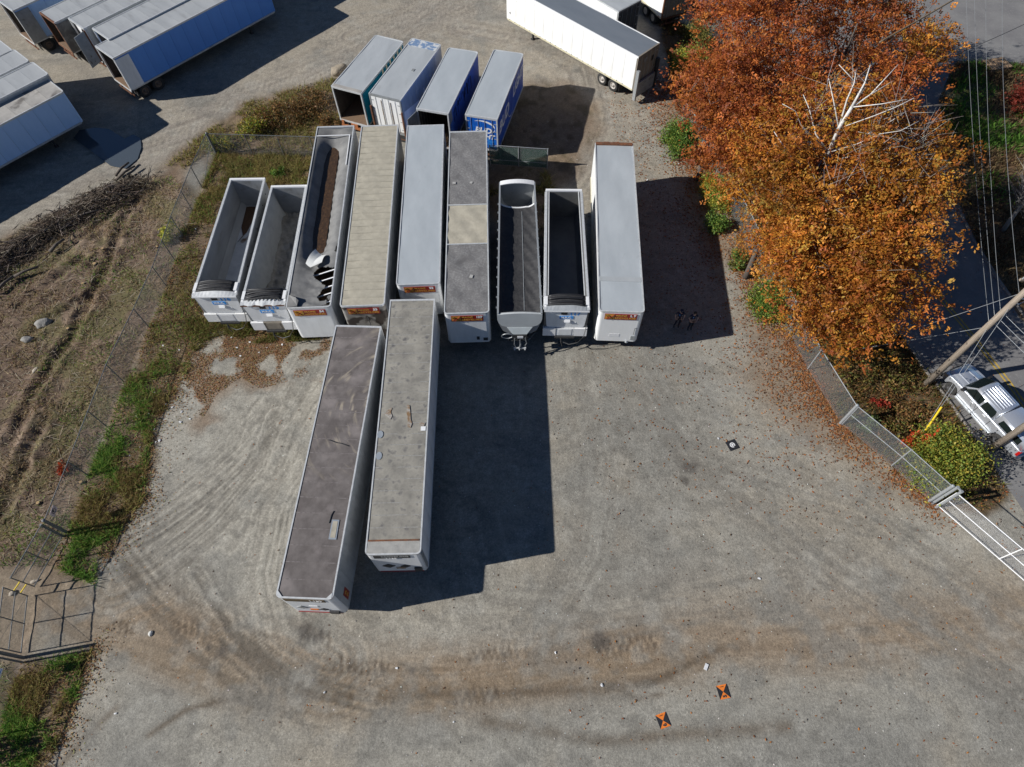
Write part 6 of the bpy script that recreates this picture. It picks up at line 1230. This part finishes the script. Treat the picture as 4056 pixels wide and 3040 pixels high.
# ---- survey targets
def target(num, dx, dy, rz, label):
    x, y = G(dx, dy); t = empty('survey_target', (x, y, float(gz(x, y)) + .02), rz, label, 'survey target', 'orange and black survey targets'); a = .255; b_ = .30
    MB().box((-a, -b_, 0), (a, b_, .012)).build('plate', mat('matt_black_panel', (.012, .013, .018), (.018, .019, .024), 6, .7), t)
    MB().poly([(-a, -b_, .0135), (a, -b_, .0135), (0, 0, .0135)]).poly([(a, b_, .0135), (-a, b_, .0135), (0, 0, .0135)]).build('orange_print', ORANGE, t)
    text(num, .24, t, (0.01, -.19, .017), (0, 0, R(90)), STEEL, bold=.012); text('TARGET', .055, t, (0, .22, .017), (0, 0, R(180)), STEEL)
target('5', 1562, 1495, R(10), 'orange and black survey target lying nearest the curled paper sheet'); target('6', 1432, 1557, R(17), 'lower left of the two orange and black survey targets, nearest the bottom')
x, y = G(1582, 962); t = empty('survey_target', (x, y, float(gz(x, y)) + .02), R(20), 'black square survey target with a white broken ring', 'survey target')
MB().box((-.3, -.3, 0), (.3, .3, .012)).build('plate', bpy.data.materials['matt_black_panel'], t)
mb = MB()
for i in range(22):
    q0, q1 = R(-60 + 15 + i * 15), R(-60 + 30 + i * 15); mb.poly([(.10 * math.cos(q0), .10 * math.sin(q0), .0135), (.155 * math.cos(q0), .155 * math.sin(q0), .0135), (.155 * math.cos(q1), .155 * math.sin(q1), .0135), (.10 * math.cos(q1), .10 * math.sin(q1), .0135)])
mb.poly([(.065 * math.cos(q_), .065 * math.sin(q_), .0135) for q_ in np.linspace(0, 2 * math.pi, 17)[:-1]]); mb.build('ring_print', PURE, t)
# ---- wooden pallets
x, y = G(2150, 146); t = empty('wooden_pallet', (x, y, float(gz(x, y))), R(12), 'weathered wooden pallets stacked at the grass edge by the car park', 'pallet'); PW = mat('pallet_wood', (.42, .28, .17), (.32, .21, .12), 5, .85, stretch=(4, 1, 1))
for k_ in range(2):
    for i in range(7): MB().box((-.95 + i * .28, -.7, .14 + k_ * .2), (-.95 + i * .28 + .2, .7, .17 + k_ * .2)).build('plank', PW, t)
    for yy in (-.65, -.05, .55): MB().box((-.95, yy, .02 + k_ * .2), (.93, yy + .1, .138 + k_ * .2)).build('stringer', PW, t)

# ================================================================== utility poles and wires
POLE = mat('weathered_pole_wood', (.34, .28, .22), (.22, .18, .14), 3, .85, stretch=(6, 6, .35), bump=.5, bscale=12, spots=((.15, .12, .09), 5, .6, .1))
WIRE = mat('bare_cable', (.30, .32, .33), (.24, .25, .26), 6, .5, .3); CABLE = mat('thick_brown_cable', (.22, .16, .10), (.15, .11, .07), 6, .8)
def pole(x, y, h, label, arm=None):
    z = float(gz(x, y)); t = empty('utility_pole', (x, y, z), 0, label, 'utility pole')
    MB().tube([(0, 0, -.3), (.0, 0, h * .5), (0, 0, h)], .19, 14, r1=.14).build('pole', POLE, t, True)
    for zz in (6.2, 6.6, 7.0): MB().tube([(-.2, 0, zz), (.26, .02, zz)], .025, 6).box((.2, -.05, zz - .05), (.3, .05, zz + .05)).build('wire_clamp', GALV, t)
    MB().box((-.95, -.12, h - .7), (.95, -.02, h - .58)).build('cross_arm', POLE, t)
    for q in (-.85, -.4, .4, .85): MB().tube([(q, -.07, h - .58), (q, -.07, h - .40)], .045, 8, r1=.03).build('insulator', DOORGREY, t)
    return t
t = pole(25.06, 19.38, 10.5, 'leaning view of the utility pole at the kerb, its foot left of the pickup')
MB().tube([(.15, 0, 8.0), (.5, .1, 7.7), (.75, .15, 7.9), (.5, .1, 8.15), (.16, 0, 8.3)], .035, 6).build('wire_bracket', PURE, t)
MB().box((-.18, -.18, 9.2), (.18, .18, 9.9)).build('transformer_bracket', GALV, t)
pole(27.27, 15.03, 10.5, 'second utility pole crossing in front of the rear of the pickup')
def wire(label, p0, p1, sag, r, m=WIRE, cat='power line', group='overhead wires strung along the road', name='overhead_wire'):
    p0 = Vector(p0); p1 = Vector(p1); pts = [p0.lerp(p1, f) - Vector((0, 0, sag * 4 * f * (1 - f))) for f in np.linspace(0, 1, 25)]
    return tag(MB().tube(pts, r, 5).build(name, m, None, True), label, cat, group)
p1 = lambda z, dx=0., dy=0.: (25.06 + dx, 19.38 + dy, z)
far = lambda x, z: tuple(at(x, -60, z))
LW = .011
wire('leftmost overhead wire rising from the pole past the orange oaks', p1(6.2, -.05, .1), far(2086, 7.2), .35, LW); wire('second overhead wire from the left, close beside the leftmost one', p1(6.6, 0, .1), far(2104, 7.6), .35, LW)
wire('third overhead wire from the left above the shaded grass', p1(7.0, .05, .1), far(2130, 8.0), .4, LW); wire('rightmost overhead wire, crossing the bare grey trees', p1(8.1, .3, .1), far(2166, 8.6), .5, LW)
p2 = lambda z, dx=0., dy=0.: (27.27 + dx, 15.03 + dy, z)
for z, lb in ((6.2, 'lowest of three wires spanning from the near pole to the second pole'), (6.6, 'middle of three wires spanning between the two poles'), (7.0, 'highest of three wires spanning between the two poles')): wire(lb, p1(z, .2, 0), p2(z, -.1, .1), .05, .014)
wire('thick brown cable slung over the top of the oaks towards the car park', tuple(at(1900, 92, 9.2)), tuple(at(2110, -30, 9.2)), .05, .06, CABLE, 'cable', None, 'overhead_cable')
wire('thin dark cable crossing high above the car park', tuple(at(2060, 120, 9)), tuple(at(2260, 30, 9)), .1, .02, STEEL, 'cable', None, 'overhead_cable')
def guy(label, foot, zs, guard_len, g='guy wires anchored beside the fence', name='guy_wire'):
    x, y = foot; t = empty(name, (x, y, float(gz(x, y))), 0, label, 'guy wire', g); o = Vector((x, y, float(gz(x, y))))
    for z in zs: MB().tube([(0, 0, 0), Vector(p1(z)) - o], .013, 5).build('cable', WIRE, t)
    d = (Vector(p1(zs[0])) - o).normalized(); a = d.cross(Vector((0, 0, 1))).normalized() * .03
    MB().tube([d * .25 + a, d * (.25 + guard_len) + a], .055, 8).build('guard', YELLOW, t); MB().tube([(0, 0, -.1), d * .3], .03, 6).build('anchor_rod', RUSTY, t)
guy('pair of guy wires with a yellow guard under the lowest oak boughs', G(1838, 757), (8.8, 5.9), 2.2)
guy('pair of guy wires with a yellow guard beside the scarlet sumac', G(1979, 958), (7.9, 6.1), 2.4)

# ================================================================== pickup truck with a bed cap
SILVER, n_, l_, b_ = newmat('silver_car_paint'); b_.inputs['Base Color'].default_value = (.70, .73, .78, 1); b_.inputs['Metallic'].default_value = .7; b_.inputs['Roughness'].default_value = .32; b_.inputs['Coat Weight'].default_value = .6; b_.inputs['Coat Roughness'].default_value = .05
CHROME = mat('chrome_trim', (.65, .66, .68), None, 4, .12, .9); LAMP_R = mat('red_lamp', (.42, .012, .01), None, 4, .15); LAMP_W = mat('clear_lamp', (.62, .63, .62), None, 4, .08); LAMP_O = mat('amber_lamp', (.6, .2, .02), None, 4, .15); PLASTIC = mat('black_plastic', (.02, .02, .021), None, 5, .5)
def pickup(fl, rl):
    f = Vector((fl[0], fl[1])); q = Vector((rl[0], rl[1])); d = (f - q); wb = d.length; d.normalize(); rt = Vector((d.y, -d.x))
    c = (f + q) / 2 + rt * .80; ang = math.atan2(-d.x, d.y)
    t = empty('pickup_truck', (c.x, c.y, .03), ang, 'silver pickup truck with a matching bed cap parked by the utility poles', 'pickup truck')
    fa, ra = wb / 2, -wb / 2; F_, B_ = fa + .92, ra - 1.22; hw = .935
    # lower body: side profile with wheel arches, extruded and slightly tucked
    def arch(y0, r_=.44): return [(y0 + r_ * math.cos(a), .40 + r_ * math.sin(a)) for a in np.linspace(math.pi * 1.0, 0, 10)]
    prof = [(B_, .52), (B_, 1.06)] + [(ra - 1.0, 1.10), (ra + 1.05, 1.10), (0.2, 1.08), (fa - .55, 1.08), (fa - .2, 1.08), (fa + .45, 1.02), (F_ - .12, .92), (F_, .78), (F_, .45)] + [(fa + .5, .40)] + [p_ for p_ in arch(fa)[::-1]] + [(fa - .5, .36), (ra + .5, .36)] + [p_ for p_ in arch(ra)[::-1]] + [(ra - .5, .44)]
    bm = bmesh.new(); L_ = []; 
    for x in (-hw, hw): L_.append([bm.verts.new((x * (1 if .5 < z < 1.0 else .965) * (1 - .10 * max(0, (y - fa - .1) / .9) ** 2), y, z)) for y, z in prof])
    k = len(prof)
    for i in range(k): bm.faces.new((L_[0][i], L_[0][(i + 1) % k], L_[1][(i + 1) % k], L_[1][i]))
    bm.faces.new(L_[0][::-1]); bm.faces.new(L_[1]); bmesh.ops.recalc_face_normals(bm, faces=bm.faces[:]); bmesh.ops.triangulate(bm, faces=[x_ for x_ in bm.faces if len(x_.verts) > 4])
    bmesh.ops.bevel(bm, geom=[e for e in bm.edges if len(e.link_faces) == 2 and e.calc_face_angle(0) > .9], offset=.035, segments=2, affect='EDGES')
    me = bpy.data.meshes.new('body'); bm.to_mesh(me); bm.free(); me.materials.append(SILVER); link('body', me, t)
    def loft(name, secs, m, bev=0, seg=2):
        """secs: list of (y, z, half width) rings bottom->top as stacked quads"""
        bm = bmesh.new(); rings = [[bm.verts.new(p_) for p_ in s_] for s_ in secs]; n = len(rings[0])
        for a, b2 in zip(rings[:-1], rings[1:]):
            for i in range(n): bm.faces.new((a[i], a[(i + 1) % n], b2[(i + 1) % n], b2[i]))
        bm.faces.new(rings[0][::-1]); bm.faces.new(rings[-1]); bmesh.ops.recalc_face_normals(bm, faces=bm.faces[:])
        if bev: bmesh.ops.bevel(bm, geom=bm.edges[:], offset=bev, segments=seg, affect='EDGES')
        me = bpy.data.meshes.new(name); bm.to_mesh(me); bm.free(); me.materials.append(m); me.polygons.foreach_set('use_smooth', [True] * len(me.polygons)); return link(name, me, t)
    rect = lambda y0, y1, w0, w1, z0, z1=None: [(-w0, y0, z0), (w0, y0, z0), (w1, y1, z1 or z0), (-w1, y1, z1 or z0)]
    cb, cf = ra + .95, fa - .45          # cab rear and cowl
    loft('hood', [rect(cf - .05, F_ - .12, .80, .70, 1.06, .93), rect(cf - .05, F_ - .2, .74, .62, 1.13, 1.02)], SILVER, .03)
    for s in (-1, 1): MB().hexa([(s * .34 - .05, cf + .1, 1.128), (s * .34 + .05, cf + .1, 1.128), (s * .30 + .05, F_ - .45, 1.07), (s * .30 - .05, F_ - .45, 1.07)], [(s * .34 - .02, cf + .1, 1.148), (s * .34 + .02, cf + .1, 1.148), (s * .30 + .02, F_ - .45, 1.09), (s * .30 - .02, F_ - .45, 1.09)]).build('hood_crease', SILVER, t)
    loft('cab', [rect(cb, cf + .18, .88, .84, 1.05), rect(cb + .03, cf - .52, .70, .68, 1.70), rect(cb + .10, cf - .62, .64, .62, 1.75)], SILVER, .03)
    loft('bed_cap', [rect(B_ + .06, cb - .03, .88, .88, 1.08), rect(B_ + .22, cb - .05, .72, .72, 1.70), rect(B_ + .30, cb - .10, .66, .66, 1.745)], SILVER, .03)
    # glass: panels just proud of the lofts
    def lerp3(a, b2, u): return tuple(a[i] + (b2[i] - a[i]) * u for i in range(3))
    def sidewin(name, s, y0, y1, u0, u1, yb0, yb1, top):
        """glass on the sloping cab side between fractions u0..u1 of its height"""
        xb, xt, z0, z1 = top; x = lambda u: s * (xb + (xt - xb) * u + .006); z = lambda u: z0 + (z1 - z0) * u
        MB().poly([(x(u0), y0, z(u0)), (x(u0), y1, z(u0)), (x(u1), yb1, z(u1)), (x(u1), yb0, z(u1))][::s]).build(name, GLASS_D, t)
    side = (.875, .69, 1.05, 1.70)
    for s in (-1, 1):
        mid = (cb + cf) / 2 - .12
        sidewin('side_window', s, cb + .12, mid - .05, .14, .86, cb + .16, mid - .05, side); sidewin('side_window', s, mid + .06, cf - .06, .14, .86, mid + .06, cf - .46, side)
        sidewin('cap_window', s, B_ + .42, B_ + 1.05, .22, .80, B_ + .46, B_ + 1.05, (.885, .72, 1.08, 1.70)); sidewin('cap_window', s, B_ + 1.12, cb - .30, .22, .80, B_ + 1.12, cb - .34, (.885, .72, 1.08, 1.70))
    MB().poly([(-.76, cf + .10, 1.13), (.76, cf + .10, 1.13), (.63, cf - .46, 1.665), (-.63, cf - .46, 1.665)]).build('windshield', GLASS_D, t)
    MB().poly([(-.62, B_ + .10, 1.2), (.62, B_ + .10, 1.2), (.55, B_ + .20, 1.62), (-.55, B_ + .20, 1.62)]).build('rear_window', GLASS_D, t)
    for i in range(6): MB().bar((-.5 + i * .2, cb + .2, 1.765), (-.5 + i * .2, cf - .75, 1.765), .035, .03).build('roof_rib', SILVER if 0 < i < 5 else CHROME, t)
    for s in (-1, 1):
        MB().box((s * .98 - .10, cf - .12, 1.08), (s * .98 + .12, cf + .02, 1.28)).build('mirror', PLASTIC, t)
        MB().hexa([(s * .50, F_ - .18, .72), (s * .86, F_ - .32, .72), (s * .86, F_ - .30, .90), (s * .50, F_ - .16, .90)], [(s * .50, F_ + .01, .72), (s * .80, F_ - .08, .72), (s * .80, F_ - .12, .90), (s * .50, F_ - .03, .90)]).build('headlight', LAMP_W, t)
        MB().box((s * .84 - .05, F_ - .34, .73), (s * .84 + .05, F_ - .2, .88)).build('turn_signal', LAMP_O, t)
        MB().box((s * .86 - .07, B_ - .02, .72), (s * .86 + .085, B_ + .12, 1.06)).build('taillight', LAMP_R, t)
        MB().box((s * (hw + .06) - .05, ra + .5, .34), (s * (hw + .06) + .05, fa - .5, .42)).build('side_step', ALU, t)
        for yy in (cb + .35, (cb + cf) / 2 + .15): MB().box((s * (hw + .004) - .012, yy, .93), (s * (hw + .004) + .014, yy + .2, .97)).build('door_handle', PURE, t)
        for yy in (cb + .02, (cb + cf) / 2 - .15, cf + .02): MB().box((s * (hw + .001) - .004, yy, .50), (s * (hw + .001) + .002, yy + .015, 1.04)).build('door_gap', PLASTIC, t)
    MB().box((-.84, F_ - .05, .40), (.84, F_ + .06, .60)).build('front_bumper', PLASTIC, t); MB().box((-.48, F_ - .03, .66), (.48, F_ + .02, .86)).build('grille', PLASTIC, t)
    MB().box((-.90, B_ - .16, .46), (.90, B_ - .0, .64)).build('rear_bumper', CHROME, t)
    MB().box((-.9, B_ - .01, .66), (.9, B_ + .02, 1.04)).build('tailgate', SILVER, t)
    ty = MB().lathe([(.24, -.11), (.36, -.12), (.385, -.07), (.39, 0), (.385, .07), (.36, .12), (.24, .11)], 22).mesh('tyre', RUBBER, True)
    rm = MB().lathe([(.25, .10), (.22, .12), (.20, .06), (.02, .09), (.001, .09)], 14).mesh('rim', STEEL, True)
    sp_ = MB()
    for i in range(10): a = i * math.pi / 5; sp_.bar((.10, .04 * math.cos(a), .04 * math.sin(a)), (.11, .21 * math.cos(a), .21 * math.sin(a)), .035, .02)
    sp_ = sp_.mesh('spoke', CHROME)
    for yy in (fa, ra):
        for s in (-1, 1):
            w = link('wheel', MB().lathe([(.09, -.1), (.09, .1)], 8).mesh('hub', STEEL), t, (s * .80, yy, .39)); link('tyre', ty, w); rz = (0, 0, 0 if s > 0 else math.pi); link('rim', rm, w, None, rz); link('spokes', sp_, w, None, rz)
pickup((26.19, 18.83), (27.55, 15.42))

# ================================================================== two people in dark uniforms
SKIN = mat('skin', (.50, .30, .22), (.45, .26, .19), 6, .55); SHIRT = mat('navy_shirt', (.012, .015, .035), (.016, .02, .042), 8, .85); PANTS = mat('dark_navy_trousers', (.008, .010, .018), (.012, .013, .022), 8, .85); BOOT = mat('black_boot', (.01, .01, .01), None, 8, .5); HAIR = mat('dark_brown_hair', (.045, .025, .015), (.03, .017, .01), 10, .7); EYE = mat('dark_eye', (.02, .015, .012), None, 8, .2); LIP = mat('lips', (.38, .16, .13), None, 8, .5)
def person(label, x, y, rz, arms, legs, hat):
    t = empty('person', (x, y, float(gz(x, y))), rz, label, 'person')
    V = [(0, .0, .97), (0, .01, 1.13), (0, .02, 1.29), (0, .015, 1.41), (0, .01, 1.50), (0, -.01, 1.56), (0, -.02, 1.64), (0, -.005, 1.715)]
    Rd = [(.155, .115), (.145, .11), (.165, .12), (.13, .10), (.058, .058), (.062, .07), (.082, .10), (.062, .075)]
    E = [(i, i + 1) for i in range(7)]
    def add(p_, r_, frm): V.append(p_); Rd.append((r_, r_)); E.append((frm, len(V) - 1)); return len(V) - 1
    for s, (elb, wr, hd) in zip((-1, 1), arms):
        a = add((s * .185, .02, 1.425), .068, 3); a = add(elb, .047, a); wv = Vector(wr); a = add(wr, .030, a); hv = Vector(hd); dd = (hv - wv).normalized(); sd = dd.cross(Vector((s, .3, .2))).normalized()
        pm = add(tuple(wv + dd * .055), .036, a); pe = add(tuple(wv + dd * .095), .034, pm)
        up = dd.cross(sd).normalized()
        for k_, (off, ln) in enumerate(((-.027, .062), (-.009, .074), (.009, .070), (.027, .056))):
            b0 = add(tuple(wv + dd * (.105) + sd * off), .0095, pe); b1 = add(tuple(wv + dd * (.105 + ln * .55) + sd * off * 1.1 + up * .008), .0085, b0); add(tuple(wv + dd * (.105 + ln * .9) + sd * off * 1.1 + up * .028), .007, b1)
        th = add(tuple(wv + dd * .045 + sd * -.042 + up * .01), .012, pm); add(tuple(wv + dd * .085 + sd * -.055 + up * .02), .009, th)
    for s, (kn, an, to) in zip((-1, 1), legs):
        a = add((s * .10, .005, .90), .10, 0); a = add(kn, .062, a); a = add(an, .046, a); add(to, .042, a)
    me = bpy.data.meshes.new('body'); me.from_pydata(V, E, []); o = link('body', me, t)
    o.modifiers.new('skin', 'SKIN'); sk = me.skin_vertices[0].data
    for i, (a, b2) in enumerate(Rd): sk[i].radius = (a, b2)
    sk[0].use_root = True; sub = o.modifiers.new('sub', 'SUBSURF'); sub.levels = 1
    bpy.context.view_layer.update(); dg = bpy.context.evaluated_depsgraph_get(); m2 = bpy.data.meshes.new_from_object(o.evaluated_get(dg)); o.modifiers.clear(); o.data = m2; m2.name = 'body'
    for m in (SKIN, SHIRT, PANTS, BOOT): m2.materials.append(m)
    el = [Vector(a[0]) for a in arms]; wrs = [Vector(a[1]) for a in arms]
    for pl in m2.polygons:
        c = pl.center; pl.use_smooth = True; k_ = 0
        if c.z < .14: k_ = 3
        elif abs(c.x) < .2 and c.z < 1.0 and min((c - w_).length for w_ in wrs) > .2: k_ = 2
        elif c.z < .9 and min((c - w_).length for w_ in wrs) > .24: k_ = 2
        elif c.z < 1.485:
            onarm = False
            for e_, w_ in zip(el, wrs):
                ax = (w_ - e_); f_ = (c - e_).dot(ax) / ax.length_squared
                if f_ > -.25 and ((c - e_) - ax * f_).length < .085 and abs(c.x) > .13 or (c - w_).length < .2: onarm = True
            k_ = 0 if onarm else 1
        pl.material_index = k_
    # face, hair or cap
    for s in (-1, 1):
        MB().box((s * .032 - .012, -.118, 1.643), (s * .032 + .012, -.108, 1.655)).build('eye', EYE, t); MB().tube([(s * .083, .0, 1.61), (s * .092, .012, 1.64), (s * .086, .01, 1.67)], .014, 6).build('ear', SKIN, t)
    MB().hexa([(-.014, -.112, 1.60), (.014, -.112, 1.60), (.014, -.10, 1.60), (-.014, -.10, 1.60)], [(-.006, -.118, 1.645), (.006, -.118, 1.645), (.006, -.10, 1.645), (-.006, -.10, 1.645)]).build('nose', SKIN, t)
    MB().box((-.024, -.104, 1.572), (.024, -.094, 1.582)).build('mouth', LIP, t)
    prof = [(.098, 1.672), (.101, 1.70), (.092, 1.735), (.06, 1.765), (.001, 1.772)]
    h_ = MB().lathe(prof, 16, 'z').build('cap' if hat else 'hair', SHIRT if hat else HAIR, t, True); h_.location = (0, -.003 + .012, 0)
    if hat:
        MB().prism([(.085 * math.cos(a), -.07 + -.11 * math.sin(a)) for a in np.linspace(0, math.pi, 9)], 1.682, 1.694).build('cap_brim', SHIRT, t); MB().box((-.028, -.102, 1.70), (.028, -.088, 1.735)).build('cap_badge', DOORGREY, t)
    else: MB().lathe([(.094, 1.60), (.10, 1.64), (.10, 1.68)], 16, 'z').build('hair_back', HAIR, t).location = (0, .022, 0)
    MB().box((-.11, -.142, 1.36), (-.06, -.118, 1.43)).build('badge', SIGNBLUE, t); MB().box((-.095, -.146, 1.38), (-.075, -.1425, 1.41)).build('badge_print', PURE, t); MB().box((.06, -.14, 1.36), (.10, -.118, 1.385)).build('name_tape', DOORGREY, t)
    for s in (-1, 1): MB().box((s * .245 - .012, -.03, 1.30), (s * .245 + .012, .04, 1.36)).build('shoulder_patch', DOORGREY, t)
    MB().lathe([(.158, .97), (.162, .99), (.158, 1.02)], 18, 'z').build('belt', BOOT, t).scale = (1, .82, 1)
    return t
person('person in dark uniform and cap, hands at the hips, left of two in the shade', *G(1461, 706), R(-6), [((-.30, .04, 1.17), (-.27, -.12, 1.00), (-.20, -.16, .93)), ((.29, .05, 1.17), (.24, -.08, .98), (.19, -.15, .93))], [((-.13, -.04, .50), (-.17, .0, .10), (-.18, -.15, .05)), ((.10, -.05, .50), (.09, .02, .10), (.11, -.14, .05))], True)
person('bareheaded person in dark uniform with hands before the belt, right of two', *G(1489, 711), R(4), [((-.27, .02, 1.17), (-.18, -.17, 1.03), (-.09, -.21, 1.0)), ((.29, .0, 1.17), (.17, -.19, 1.05), (.06, -.23, 1.02))], [((-.11, -.06, .50), (-.13, -.03, .10), (-.14, -.18, .05)), ((.09, -.02, .50), (.08, .0, .10), (.07, -.15, .05))], False)
